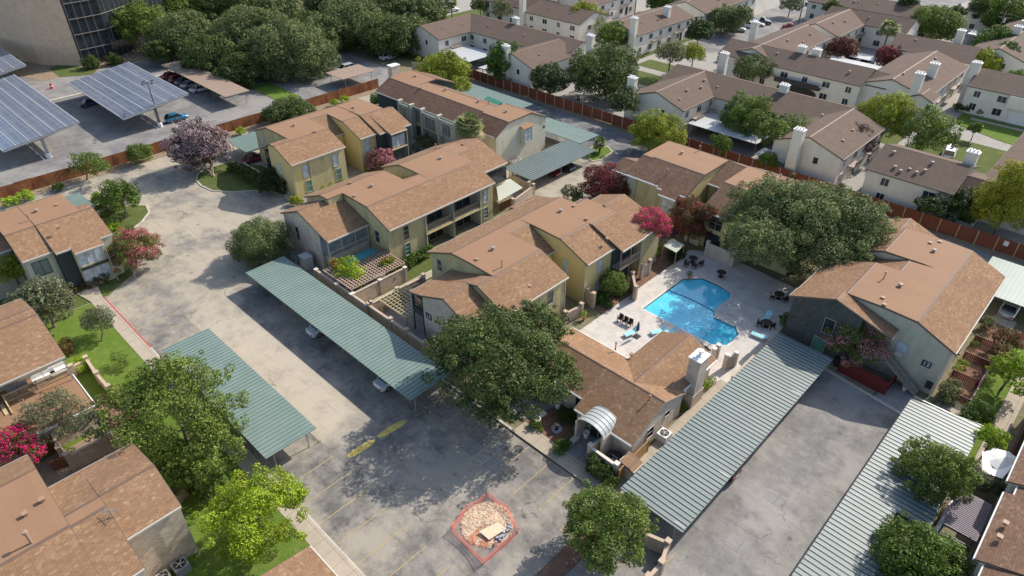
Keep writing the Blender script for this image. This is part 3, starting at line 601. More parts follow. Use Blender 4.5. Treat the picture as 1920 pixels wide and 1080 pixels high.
# ---- long block along the alley, top centre
B4 = Bld('apartment_block', (-90, 80, 0), 'long block with dark bay fronts and a pale end wall, behind the fan palm', ['pale_wall', 'dark_green_siding', 'green_grey_wall'], group=GRP, shing='shingle_dark')
B4.bar('X', -107, -99.4, [(74, 6), (77.5, 7.8), (83, 8.05), (87.5, 6.3)], 1, ends=(.14, .1))
B4.bar('X', -99.4, -81, [(74, 6), (77.6, 7.8), (80.8, 7.85), (85, 6)], 2, ends=(.02, .02), rake=(0, 0))
B4.bar('X', -81, -74.7, [(74, 6), (77.2, 7.8), (82.8, 7.95), (87.1, 6)], 0, ends=(.12, .14))
B4.done()
for x0, x1 in ((-98.9, -96.6), (-92.6, -88.5), (-88.1, -84.3)):
    b = MB(); b.box(x0, x1, 73.5, 74.4, 2.7, 5.75); B4.part('bay', b, 'green_grey_wall')
for x, w_ in ((-97.7, 1.2), (-94.6, 2.0), (-90.5, 2.6), (-86.2, 2.0)): B4.win('-Y', 73.48 if x not in (-94.6,) else 74.38, x, 3.1, w_, 2.1, 'grey_glass', 3, 1, 'pale_wood')
for x in (-102.5, -95, -89, -84): B4.win('-Y', 74.38, x, .3, 1.6, 2.0, 'dark_glass', 2, 1)
for x in (-99.2, -95.9, -92.8, -88.3, -83.9): b = MB(); b.box(x-.25, x+.25, 73.3, 74.35, 0, 6.35); B4.part('pier', b, 'green_grey_wall')
b = MB(); b.box(-75.0, -74.1, 80.3, 82.5, 3.2, 5.9); B4.part('bay', b, 'pale_wall'); b = MB(); b.extr('Y', [(-75, 6.3), (-73.9, 5.9), (-73.9, 5.8), (-75, 6.1)], 80.1, 82.7); B4.part('bay_roof', b, 'membrane')
B4.win('+X', -74.08, 81.4, 3.4, 1.8, 2.1, 'blind_glass', 2, 2); B4.win('+X', -74.84-.26, 81.4, .4, 1.9, 2.0, 'blind_glass', 2, 2)
b = MB(); b.box(-108.2, -106.9, 78.3, 80.2, 0, 9.6); c_ = B4.part('chimney', b, 'pale_brick'); b = MB(); b.box(-108.3, -106.8, 78.2, 80.3, 9.6, 9.75); b.build('chimney_cap', 'white_paint', c_)
b = MB(); b.box(-74.86, -74.82, 86.0, 86.5, 4.1, 4.6); B4.part('number_plaque', b, 'sign_dark')
for px, py, kd in ((779, 144, 0), (787, 165, 2), (835, 169, 0), (897, 191, 0), (916, 196, 1), (949, 210, 0)): vent_px(B4.root, px, py, 7.9, kd)

# ---- block right of the crape myrtles
B6 = Bld('apartment_block', (-40, 84, 0), 'yellow block with a blue door beyond the pool, half hidden by the huge oak', ['yellow_siding', 'yellow_board', 'green_grey_wall'], group=GRP, shing='shingle_dark', trim=('white_paint', 'fascia_dark'))
B6.bar('X', -53.8, -51.3, [(77.9, 5.95), (80.6, 7.0), (84, 5.8)], 2, allsh=True)
B6.bar('X', -51.3, -49.6, [(77.9, 6), (82, 7.8), (89, 7.85), (93, 6)], 2, ends=(.1, .02))
B6.bar('X', -49.6, -45.6, [(77.9, 6.03), (82.2, 7.87), (89, 7.9), (93, 6)], 0, ends=(.05, .02), rake=(1, 0))
B6.bar('X', -45.6, -44.75, [(77.6, 5.915), (82.2, 7.87), (89, 7.9), (93, 6)], 0, ends=(.02, .02), rake=(0, 0))
B6.bar('X', -44.75, -41.9, [(76.7, 5.53), (82.2, 7.87), (89, 7.9), (93, 6)], 0, ends=(.02, .02), rake=(0, 0))
B6.bar('X', -41.9, -41.0, [(77.7, 6), (82.2, 7.87), (89, 7.9), (93, 6)], 1, ends=(.02, .12))
B6.bar('X', -41.0, -37.9, [(83.7, 6), (88.7, 7.83), (93, 6)], 1, ends=(.02, .02), rake=(0, 0), allsh=True)
B6.bar('X', -37.9, -34.0, [(76.8, 5.59), (82.2, 7.8), (89.3, 7.85), (93.5, 6)], 1, ends=(.1, .02))
B6.bar('X', -34.0, -30.3, [(77.8, 6), (82.2, 7.8), (89.3, 7.85), (93.5, 6)], 1, ends=(.02, .02), rake=(0, 0))
B6.bar('X', -30.3, -25, [(77.9, 6), (82.8, 7.85), (89.6, 7.9), (93.8, 6)], 0, ends=(.02, .14))
B6.done()
B6.win('-Y', 77.08, -43.3, 3.0, 2.0, 2.2, 'blind_glass', 2, 3, 'pale_wood'); B6.win('-Y', 77.18, -35.6, 3.2, 1.9, 2.0, 'dark_glass', 2, 2, 'pale_wood')
B6.win('-Y', 77.18, -35.6, .1, 2.2, 2.4, 'dark_glass', 2, 1, 'navy_door', name='door'); B6.win('-Y', 84.08, -39.2, 3.0, 1.2, 2.4, 'dark_glass', 2, 1)
for px, py, kd in ((1278, 288, 0), (1311, 283, 1), (1250, 327, 1), (1462, 337, 1), (1459, 351, 0)): vent_px(B6.root, px, py, 7.9 if py != 327 else 7.0, kd)

# ---- block 12, right
B7 = Bld('apartment_block', (-11, 76, 0), 'grey green block numbered 12 with an outside stair, right of the pool', ['green_grey_wall', 'dark_shake', 'pale_wall'], group=GRP)
B7.bar('Y', 65.6, 67.6, [(-20, 6), (-15.3, 7.87), (-9.1, 6)], 1, ends=(.14, .02), allsh=True, ins=(.4, 3.2))
B7.bar('Y', 67.6, 75.9, [(-19.9, 6), (-15, 7.8), (-11, 7.93), (-7.8, 7.8), (-3.7, 6)], 0, ends=(.12, .02), rake=(1, 0))
B7.bar('Y', 75.9, 79.2, [(-18, 5.6), (-12.4, 7.75), (-9.6, 7.88), (-7.8, 7.8), (-3.7, 6)], 0, ends=(.02, .02), rake=(0, 0))
B7.bar('Y', 79.2, 86.4, [(-19.7, 6), (-15.2, 7.8), (-11, 7.93), (-7.8, 7.8), (-3.7, 6)], 2, ends=(.12, .14))
B7.bar('Y', 86.4, 91, [(-20, 5.4), (-16, 7.1), (-12, 5.6)], 2, allsh=True)
B7.done()
B7.win('-Y', 65.74, -15.2, 3.2, 1.1, 1.9, 'dark_glass', 1, 1); B7.win('-Y', 65.74, -15.6, .4, 1.3, 1.9, 'green_glass', 1, 1, 'pale_wood', name='door')
B7.win('-Y', 67.72, -8.2, 3.4, 1.2, 1.3, 'blind_glass', 1, 1)
b = MB(); b.box(-8.6, -7.9, 67.2, 67.7, 3.2, 3.65); B7.part('window_air_conditioner', b, 'hvac_beige')
b = MB()                                              # outside stair along the end wall
for i in range(15):
    x = -9.4+i*.28; z = 3.0-i*.195; b.box(x, x+.3, 66.15, 67.3, z-.05, z)
b2 = MB()
for y in (66.1, 67.34): b2.face([(-9.5, y, 3.1), (-5.2, y, .1), (-5.2, y, -.0+.35), (-9.5, y, 3.4)]); b2.face([(-9.5, y-.06, 3.1), (-5.2, y-.06, .1), (-5.2, y-.06, .35), (-9.5, y-.06, 3.4)]); b2.face([(-9.5, y-.06, 3.4), (-5.2, y-.06, .35), (-5.2, y, .35), (-9.5, y, 3.4)])
for i in range(8): b2.box(-9.4+i*.6, -9.36+i*.6, 66.06, 66.1, 3.1-i*.42, 4.0-i*.42)
b2.tube((-9.5, 66.08, 4.1), (-5.2, 66.08, 1.05), .04); b.box(-10.6, -9.4, 66.1, 67.3, 2.9, 3.05)
st = B7.part('stair', b, 'deck_wood'); b2.build('stringer', 'flash_grey', st)
def text_obj(name, body, loc, rot, size, mat_, parent=None, depth_=.01):
    cu = D.curves.new(name, 'FONT'); cu.body = body; cu.size = size; cu.extrude = depth_; cu.align_x = 'CENTER'; cu.align_y = 'CENTER'
    o = D.objects.new(name, cu); col.objects.link(o); dg = bpy.context.evaluated_depsgraph_get(); me = D.meshes.new_from_object(o.evaluated_get(dg)); D.objects.remove(o)
    me.materials.clear(); me.materials.append(MATS[mat_]); o = D.objects.new(name, me); col.objects.link(o); o.rotation_euler = rot
    o.location = Vector(loc)-(ORG[parent.name] if parent else Vector((0, 0, 0))); o.parent = parent; ORG[o.name] = Vector(loc); return o
def plaque(B, face, x, y, z, s_, txt):
    b = MB()
    if face == '-Y': b.box(x-s_*.62, x+s_*.62, y-.06, y, z-s_*.5, z+s_*.5)
    else: b.box(x, x+.06, y-s_*.62, y+s_*.62, z-s_*.5, z+s_*.5)
    o = B.part('number_plaque', b, 'sign_dark'); text_obj('numeral', txt, (x, y-.065, z) if face == '-Y' else (x+.065, y, z), (R(90), 0, 0) if face == '-Y' else (R(90), 0, R(90)), s_*.95, 'white_paint', o, .008)
plaque(B7, '-Y', -5.6, 67.72, 3.4, .75, '12'); plaque(B5, '-Y', -48.6, 37.34, 3.4, .75, '14')
b = MB(); b.box(-4.9, -4.3, 67.3, 67.75, .9, 1.6); B7.part('meter_box', b, 'dark_metal')
for x, y in ((-4.0, 67.5), (-4.0, 77.0)): downspout(B7.root, x, y)
for px, py, kd in ((1750, 472, 0), (1657, 522, 1), (1687, 537, 0), (1744, 456, 2), (1655, 559, 2), (1658, 572, 2), (1762, 454, 2)): vent_px(B7.root, px, py, 7.9, kd)

# ---- clubhouse
B8 = Bld('clubhouse', (-26, 44, 0), 'low brick clubhouse with an arched white awning and a tall chimney beside the pool', ['pale_brick'], trim=('white_paint', 'flash_grey'))
B8.bar('X', -36, -28.1, [(39.5, 3.0), (43.15, 4.6), (47.4, 3.0)], 0, allsh=True, ends=(.14, .02), rake=(1, 0))
B8.bar('X', -28.1, -21.35, [(38.2, 2.62), (43.15, 4.62), (47.3, 3.0)], 0, allsh=True, ends=(.1, .14))
B8.bar('Y', 43.5, 53.7, [(-28.5, 3.0), (-25.1, 4.5), (-21.7, 3.0)], 0, allsh=True, ends=(.3, .14))
B8.acc[1].build('roof', ['shingle'], B8.root); B8.acc[0].build('wall', B8.walls, B8.root); B8.acc[2].build('eave_trim', B8.trim, B8.root)
b = MB(); b.box(-22.35, -21.1, 48.6, 50.3, 0, 6.1); b.box(-22.4, -21.05, 48.4, 50.5, 0, 1.7); ch = B8.part('chimney', b, 'pale_brick')
b = MB(); b.box(-22.45, -21.0, 48.5, 50.4, 6.1, 6.2); b.lathe((-21.7, 49.45, 6.2), [(.3, 0), (.3, .1), (.16, .12), (.16, .55), (.32, .57), (.32, .7)], 14); b.build('chimney_cap', 'white_paint', ch)
b = MB()                                              # barrel awning with seams
N = 12; yy0, yy1 = 37.0, 39.6
for i in range(N):
    a0, a1 = math.pi*(1-i/N), math.pi*(1-(i+1)/N); f_ = lambda a: (-25.3+1.6*math.cos(a), 2.5+1.0*math.sin(a))
    p, q = f_(a0), f_(a1); b.face([(p[0], yy0, p[1]), (q[0], yy0, q[1]), (q[0], yy1, q[1]), (p[0], yy1, p[1])])
    b.face([(p[0], yy0, p[1]-.06), (q[0], yy0, q[1]-.06), (q[0], yy1, q[1]-.06), (p[0], yy1, p[1]-.06)]); b.face([(p[0], yy0, p[1]), (q[0], yy0, q[1]), (q[0], yy0, q[1]-.06), (p[0], yy0, p[1]-.06)])
aw = b.build('arched_awning', 'awning_metal', B8.root, fix=False); b = MB()
for k_ in range(6):
    y = yy0+.03+k_*.5
    for i in range(N): a0, a1 = math.pi*(1-i/N), math.pi*(1-(i+1)/N); p, q = f_(a0), f_(a1); b.tube((p[0], y, p[1]+.02), (q[0], y, q[1]+.02), .022, None, 4)
b.build('awning_seam', 'flash_grey', aw)
for x in (-26.95, -23.9): b = MB(); b.box(x, x+.25, 36.95, 38.6, 0, 2.65); B8.part('entry_wall', b, 'pale_brick')
B8.win('-Y', 38.6-.04, -25.3, .1, 1.9, 2.2, 'dark_glass', 2, 1, name='door'); B8.win('-Y', 39.88, -28.9, 1.0, .7, 1.3, 'dark_glass', 1, 1); B8.win('+X', -21.5, 41.5, 1.1, 1.0, 1.2, 'grey_glass', 1, 2); B8.win('+X', -21.5, 44.3, 1.9, .8, .6, 'blind_glass', 1, 1)
for px, py, kd in ((1217, 754, 1), (1154, 654, 1), (1184, 665, 2)): vent_px(B8.root, px, py, 4.1 if py > 700 else 3.5, kd)

# ---- blocks at the left and bottom edges
B1 = Bld('apartment_block', (-94, 10, 0), 'block with tall banded windows and a dark green bay at the left edge', ['green_grey_wall', 'dark_green_siding', 'pale_wall'], group=GRP)
B1.bar('Y', -6, 8.6, [(-104, 6), (-100, 7.7), (-96, 7.75), (-92.4, 6.2)], 0, ends=(.14, .02), rake=(1, 0))
B1.bar('Y', 8.6, 12.0, [(-104, 6), (-100, 7.8), (-96, 7.88), (-92.9, 7.8), (-88.5, 6)], 2, ends=(.1, .02))
B1.bar('Y', 12.0, 13.7, [(-104, 6.03), (-100, 7.83), (-96, 7.92), (-92.8, 7.86), (-87.7, 6.0)], 1, ends=(.02, .02), rake=(1, 0))
B1.bar('Y', 13.7, 17.1, [(-104, 6.03), (-100, 7.83), (-96, 7.92), (-92.8, 7.86), (-86.7, 5.635)], 2, ends=(.02, .02), ins=(.4, .9), rake=(0, 0))
B1.bar('Y', 17.1, 18.6, [(-96, 7.2), (-94.5, 7.8), (-92.8, 7.86), (-87.7, 6)], 2, ends=(.02, .14), ins=(.1, .4), allsh=True)
B1.done()
B1.win('+X', -88.9, 10.3, 3.3, 1.7, 1.9, 'grey_glass', 2, 1, 'dark_green_siding'); B1.win('+X', -88.9, 11.0, .5, 1.3, 1.8, 'blind_glass', 2, 1)
for z in (.5, 3.2): B1.win('+X', -87.58, 15.4, z, 3.0, 2.1, 'blind_glass', 3, 1, 'yellow_lattice', .12)
b = MB(); b.box(-87.5, -87.3, 13.8, 17.1, 2.75, 3.05); B1.part('spandrel', b, 'dark_green_siding')
for x, y in ((-86.95, 17.1), (-88.8, 8.8)): downspout(B1.root, x, y)
for px, py, kd in ((69, 397, 0), (56, 413, 1), (107, 385, 2), (108, 427, 2)): vent_px(B1.root, px, py, 7.9, kd)

B9 = Bld('apartment_block', (-72, 0, 0), 'block with a railed upper balcony over a flat red roof at the left edge', ['green_grey_wall', 'pale_brick'], group=GRP)
B9.bar('Y', -12, 6.25, [(-80.5, 6), (-74.4, 7.85), (-72.7, 7.95), (-66.6, 6)], 0, allsh=True, ends=(.14, .14), ins=(.4, 3.3))
B9.done()
b = MB(); b.box(-69.9, -61.3, -12, 6.2, 2.85, 3.02, 0); fr = B9.part('flat_roof', b, 'membrane'); b = MB(); b.box(-61.3, -61.2, -12, 6.2, 2.8, 3.08); b.box(-67.5, -61.2, 6.2, 6.3, 2.8, 3.08); b.build('edge_flashing', 'white_paint', fr)
b = MB(); b.box(-69.9, -61.6, -12, 6.0, 0, 2.85); B9.part('lower_wall', b, 'pale_brick')
b = MB(); b.box(-67.75, -67.65, .4, 6.1, 3.95, 4.03); b.box(-67.75, -67.65, .4, 6.1, 3.1, 3.16)
for i in range(38): b.box(-67.72, -67.68, .4+i*.15, .44+i*.15, 3.1, 4.0)
for y in (.4, 3.2, 6.1): b.box(-67.78, -67.62, y-.06, y+.06, 3.02, 5.8 if y > 5 else 4.1)
b.box(-67.7, -65.6, .32, .42, 3.9, 4.0); b.box(-67.7, -65.6, .32, .42, 3.1, 3.2); B9.part('balcony_railing', b, 'pale_wood')
b = MB()
for i in range(6): b.box(-67.9, -65.9, -.2-i*.42, .1-i*.42, 3.0-i*.2, 3.1-i*.2)
B9.part('stair', b, 'pale_wood')
downspout(B9.root, -66.7, 6.0, 5.8)

B10 = Bld('apartment_block', (-46, 2, 0), 'block filling the bottom left corner with a rooftop aerial and a tan brick side wall', ['pale_brick', 'green_grey_wall'], group=GRP)
B10.bar('Y', -16, -.25, [(-55.4, 6.05), (-51.8, 7.3), (-43.6, 7.9), (-38.0, 6.05)], 0, ends=(.14, .02), rake=(0, 1))
B10.bar('Y', -.25, 2.2, [(-50.5, 6), (-44.9, 7.75), (-43.5, 7.83), (-38, 6)], 0, ends=(.02, .12), rake=(0, 1))
B10.bar('Y', 2.2, 6.3, [(-50.5, 6), (-44.9, 7.78), (-41.1, 6.2)], 0, ends=(.02, .14), allsh=True)
B10.done()
b = MB(); v = G(213, 972, 7.3); b.tube((v.x, v.y, 7.2), (v.x, v.y, 8.3), .03); b.tube((v.x-.5, v.y-.35, 8.1), (v.x+.5, v.y+.4, 8.2), .025)
for i in range(5): b.tube((v.x-.4+i*.2-.22, v.y-.28+i*.15+.3, 8.13), (v.x-.4+i*.2+.22, v.y-.28+i*.15-.3, 8.17), .014, None, 4)
b.tube((v.x-.3, v.y-.4, 7.25), (v.x, v.y, 7.9), .02); b.tube((v.x+.35, v.y+.35, 7.2), (v.x, v.y, 7.9), .02); B10.part('television_aerial', b, 'steel')
b = MB(); v = G(60, 1019, 7.8); b.lathe((v.x, v.y, 7.7), [(.2, 0), (.1, .1), (.1, 1.25), (.19, 1.28), (.19, 1.45), (.03, 1.48)], 10); B10.part('flue', b, 'tan_metal')
for px, py, kd in ((47, 964, 2), (79, 937, 2)): vent_px(B10.root, px, py, 7.8, kd)
downspout(B10.root, -41.2, 6.15)
B11 = Bld('apartment_block', (-28, 7, 0), 'corner of a shingled roof poking up at the bottom edge beside the sidewalk', ['pale_brick'], group=GRP)
B11.bar('X', -31.2, -22, [(-1, 4.3), (4.5, 6.9), (11.3, 5.9)], 0, allsh=True, ends=(.14, .14)); B11.done()
B12 = Bld('apartment_block', (9, 50, 0), 'brown roofed block with jogged white eaves at the bottom right, beside the purple pergola', ['green_grey_wall', 'pale_brick'], group=GRP, shing='shingle_dark', trim=('white_paint', 'white_paint'))
for y0, y1, xe in ((30, 43.9, 4.85), (43.9, 52.0, 4.2), (52.0, 53.4, 4.85), (53.4, 76, 4.1)): B12.bar('Y', y0, y1, [(xe, 6), (9.2, 7.85), (14, 7.8), (18.5, 6)], 0, ends=(.02, .02), rake=(y0 == 30, y1 == 76))
B12.done()
for px, py in ((1885, 981), (1874, 1007)): vent_px(B12.root, px, py, 6.6, 2)
B12.win('-X', 4.6, 48, .3, 2.4, 2.1, 'dark_glass', 2, 1, name='sliding_door')

# ================================================================ neighbouring white townhouses
WG = 'white townhouses beyond the red fence'
def white_house(label, loc, bars, chims=(), vents=(), wins=True, mat_='white_stucco', balcony=None, low=None):
    B = Bld('townhouse', loc, label, [mat_], trim=('fascia_dark', 'fascia_dark'), shing='shingle_white_house', group=WG)
    for (ax, a0, a1, cs, *z) in bars:
        e_, r_ = z if z else (5.4, 7.45)
        B.bar(ax, a0, a1, [(cs[0], e_), (cs[1], r_), (cs[2], e_)], 0, allsh=True, ends=(.2, .2))
    B.done()
    if wins:
        for (ax, a0, a1, cs, *z) in bars:
            e_ = z[0] if z else 5.4
            if e_ < 4: continue
            n = max(1, int((a1-a0)/4.2)); 
            for i in range(n):
                a = a0+(i+.5)*(a1-a0)/n
                for zz, hh in ((3.4, 1.15), (.8, 1.3)):
                    if ax == 'Y': B.win('+X', cs[2]-.4, a, zz, 1.5 if i % 2 else 1.1, hh, 'dark_glass', 2, 1, 'white_paint', .05)
                    else: B.win('-Y', cs[0]+.4, a, zz, 1.5 if i % 2 else 1.1, hh, 'dark_glass', 2, 1, 'white_paint', .05)
            if ax == 'Y' and a1-a0 > 15:
                for a in (a0+(a1-a0)*.32, a0+(a1-a0)*.72):
                    x = cs[2]-.4; b = MB(); b.box(x, x+1.2, a-1.5, a+1.5, 2.7, 2.85); b.box(x+1.14, x+1.2, a-1.5, a+1.5, 3.7, 3.78)
                    for i in range(16): b.box(x+1.15, x+1.19, a-1.5+i*.195, a-1.46+i*.195, 2.85, 3.7)
                    B.part('balcony', b, 'flash_grey'); B.win('+X', x, a+1.9+.3, .1, 1.0, 2.1, 'dark_glass', 1, 1, 'flash_grey', .05, name='door')
            # one small window on the gable that faces the camera
            if ax == 'Y': B.win('-Y', a0+.2, cs[1]+1.8, 3.3, .8, 1.1, 'dark_glass', 1, 1, 'white_paint', .05)
            else: B.win('+X', a1-.2, cs[1]-2, 3.3, .8, 1.1, 'dark_glass', 1, 1, 'white_paint', .05)
    for (x, y, zt, *zb) in chims:
        zb = zb[0] if zb else 0
        b = MB(); b.box(x-.8, x+.8, y-.55, y+.55, zb, zt); c = B.part('chimney', b, 'white_stucco')
        b = MB(); b.box(x-.9, x+.9, y-.65, y+.65, zt, zt+.12)
        for i in (-.5, 0, .5): b.lathe((x+i, y, zt+.12), [(.13, 0), (.13, .22), (.2, .24), (.2, .34)], 8)
        b.build('chimney_cap', 'white_paint', c)
    for (x, y) in vents:
        z = max((z_ for z_ in [((s_[4][1] if len(s_) > 4 else 7.45)-(abs((x if s_[0] == 'Y' else y)-s_[3][1])*2.05/6.4)) for s_ in bars if (s_[1]-.1 <= (y if s_[0] == 'Y' else x) <= s_[2]+.1) and (s_[3][0] <= (x if s_[0] == 'Y' else y) <= s_[3][2])] or [6.5]))
        vent(B.root, x, y, z, random.choice((0, 2, 2)))
    return B
random.seed(5)
def P2(px, py, z): v = G(px, py, z); return (v.x, v.y)
white_house('white L shaped townhouse behind the grey carport, nearest the white parked sport utility vehicle', (-118, 115, 0), [('Y', 107.3, 124, (-139.8, -133.4, -126.8)), ('X', -133.6, -96.8, (117.5, 124, 130.5)), ('Y', 106.3, 122, (-108.2, -102, -95.9))], [(-94.9, 124.3, 9), (-118.5, 125, 8.6, 6), (-103.5, 106.2, 8.7)], [(-130.5, 112), (-130, 118), (-112, 121), (-124, 121), (-99, 112)])
white_house('white townhouse with a column of small gable openings, behind the round yellow green tree', (-122, 148, 0), [('X', -131, -112, (141.4, 148, 154.5)), ('X', -150, -131, (143.6, 149, 156), 5.4, 7.6)], [(-131.5, 141.3, 9.2)], [(-125, 145), (-117, 146)])
white_house('white townhouse with a dark doorway and a balcony, in the middle of the neighbouring estate', (-101, 156, 0), [('Y', 143.4, 169, (-108.2, -101.7, -95.3))], [(-96.4, 142.9, 9.3), (-98.5, 160.5, 8.6, 6)], [(-99, 150), (-98, 156), (-100, 158)])
white_house('white townhouse at the top beside the three wooden utility poles', (-101, 187, 0), [('Y', 174, 204, (-108, -101.4, -94.9))], [], [(-98, 186)])
white_house('white townhouse whose chimney stands against the long red fence, beside the yellow green tree', (-55, 118, 0), [('Y', 107.6, 124.6, (-72.3, -66.2, -60)), ('X', -72.6, -36.6, (118.1, 124.7, 131.2)), ('Y', 106.9, 124.6, (-42.6, -36.6, -30.6))], [(-71.2, 107.0, 9), (-49.5, 124.5, 8.5, 6), (-38, 105.9, 8.5), (-66, 131.5, 9.5)], [(-62.5, 110), (-63.5, 114), (-62.8, 118), (-64, 121), (-61, 125 - 4), (-50, 121.5), (-40, 120), (-33.5, 117), (-33, 112)])
white_house('white townhouse with an upper balcony over a dark arched opening', (-55, 149, 0), [('X', -74, -42.2, (144, 149.8, 155.6)), ('X', -42.1, -38, (146, 150.6, 155.2), 5.3, 6.9)], [(-58, 150.5, 8.6, 6.5), (-55, 151.3, 8.4, 6.3)], [(-68, 147), (-62, 148), (-46, 147)])
b = MB(); b.box(-59.5, -49.8, 142.9, 144.3, 2.7, 2.9); b.box(-59.5, -49.8, 142.9, 142.98, 2.9, 3.8); wb = D.objects['townhouse.005']; b.build('balcony', 'dark_metal', wb)
b = MB(); b.extr('Y', [(-59, 0), (-50.5, 0), (-50.5, 1.3)]+[(-54.75+4.25*math.cos(a*math.pi/10), 1.3+1.2*math.sin(a*math.pi/10)) for a in range(1, 10)]+[(-59, 1.3)], 144.15, 144.38); b.build('arched_opening', 'dark_metal', wb)
white_house('wide white townhouse with tall twin chimneys behind the big yellow green tree', (-37, 159, 0), [('Y', 145.8, 172.4, (-43.6, -37.4, -30.3)), ('Y', 145.2, 150, (-34, -31.5, -29.2), 5.0, 6.0)], [(-33, 146, 9.4), (-33.5, 156.8, 8.8, 6)], [(-37, 150.5), (-35, 160), (-36, 167), (-34.5, 163)])
white_house('white townhouse with a plain brown roof behind the red leaved courtyard trees', (-39, 181, 0), [('X', -48.4, -31, (175.6, 181.5, 187))], [(-37, 187, 9)], [(-44, 180)])
white_house('white townhouse with three small windows beside the courtyard carports', (-66, 160, 0), [('Y', 146, 174, (-73, -67, -60.8))], [(-74, 160, 9.2)], [(-65, 159), (-63, 163), (-64, 169)])
white_house('white townhouse in the far court, just left of the palm clump', (-66, 186, 0), [('Y', 176.3, 197, (-72, -66, -60)), ('X', -71, -49.5, (192.4, 197.4, 202.4))], [], [(-64, 182), (-63, 187), (-60, 195)])
white_house('white townhouse on the right edge with an arched garage and clipped shrubs along the lawn', (-12, 165, 0), [('X', -27.2, 12, (159.4, 165.6, 171.5))], [(-27.6, 163.5, 8.8)], [(-15, 163)], mat_='cream_stucco')
b = MB(); b.box(-19.5, -13.5, 159.0, 159.9, 2.9, 5.2); e12 = D.objects['townhouse.010']; b.build('upper_bay', 'cream_stucco', e12); b = MB(); b.box(-18.6, -15, 159.62, 159.78, 0, 2.3); b.build('garage_door', 'white_paint', e12)
white_house('white townhouse with garage door behind the red fence, beside the glossy leaved magnolia', (-19, 112, 0), [('X', -26.9, -14.6, (106.2, 112.6, 119)), ('X', -14.6, -11, (108.3, 111.2, 118.0), 4.9, 6.6)], [(-15.5, 114.8, 8.8, 5.5)], [(-21.6, 108.6), (-23.5, 108), (-22.5, 107.5), (-20.5, 108.1), (-19.7, 109), (-19.5, 111), (-25, 111)])
white_house('white townhouse with a boxed chimney on its slope, near the right edge', (-6, 126, 0), [('Y', 112, 142, (-13, -6.5, 0))], [(-7, 124.5, 9.2, 5.8)], [(-9, 130)])
white_house('row of white townhouses with three chimneys in line at the top right', (-28, 196, 0), [('Y', 184, 226, (-34, -28, -22))], [(-28.5, 200, 9), (-28.5, 207, 9), (-28.5, 216, 9)], [])
white_house('far white townhouse with dark roof vents at the top, left of the dark pine', (-62, 214, 0), [('X', -82, -48, (208, 214.5, 221))], [], [(-70, 211), (-69, 211.5), (-64, 212)])
white_house('far white townhouse right of the dark pine at the top', (-36, 236, 0), [('X', -46, -30, (228, 234, 240))], [(-29.5, 233, 8.5)], [])
white_house('white townhouse at the top with a parking court, left of centre', (-140, 176, 0), [('X', -158, -128, (168, 174.5, 181)), ('Y', 158, 181, (-134.5, -128, -122))], [(-134, 157.5, 9)], [(-130, 170)])
white_house('white townhouse peeking out of the tree canopy at the top left', (-193, 150, 0), [('Y', 128, 150, (-196, -190, -184))], [(-186, 127, 8)], [])
white_house('far white townhouse in the back row at the top centre', (-118, 230, 0), [('X', -150, -112, (205, 211.5, 218)), ('Y', 206, 236, (-118, -112, -106))], [(-140, 204.5, 9)], [])
white_house('far pale townhouse at the top right corner behind the round tree', (-6, 225, 0), [('X', -22, 6, (214, 220, 226))], [], [])
white_house('white townhouse on the right edge behind the utility pole', (-4, 190, 0), [('Y', 178, 202, (-12, -5.5, 1))], [], [(-8, 184)])

# ---- office tower, top left
tw = empty('office_tower', (-200, 55, 0), 'tall windowless brown brick tower with a dark glass flank, top left corner', 'office building')
b = MB(); b.prism([(-236, 26), (-193.2, 39.9), (-185.3, 46.4), (-191, 54), (-236, 70)], 0, 42); b.build('wall', 'tower_brick', tw)
b = MB(); b.prism([(-186.3, 46.2), (-185.2, 46.8), (-185.8, 54), (-198, 74), (-230, 74), (-230, 60), (-191.5, 53)], 0, 41); gl = b.build('glass_front', 'dark_glass', tw)
b = MB()
for p, q in (((-185.1, 46.9), (-185.7, 54)), ((-185.7, 54), (-197.9, 74))):
    L = math.dist(p, q); n = max(2, int(L/1.6)); d = ((q[0]-p[0])/L, (q[1]-p[1])/L)
    for i in range(n+1): t = L*i/n; b.tube((p[0]+d[0]*t+.05, p[1]+d[1]*t, 0), (p[0]+d[0]*t+.05, p[1]+d[1]*t, 41), .04, None, 4)
    for i in range(12): z = .2+i*3.4; b.tube((p[0]+.06, p[1], z), (q[0]+.06, q[1], z), .07, None, 4)
b.build('mullion', 'flash_grey', tw)

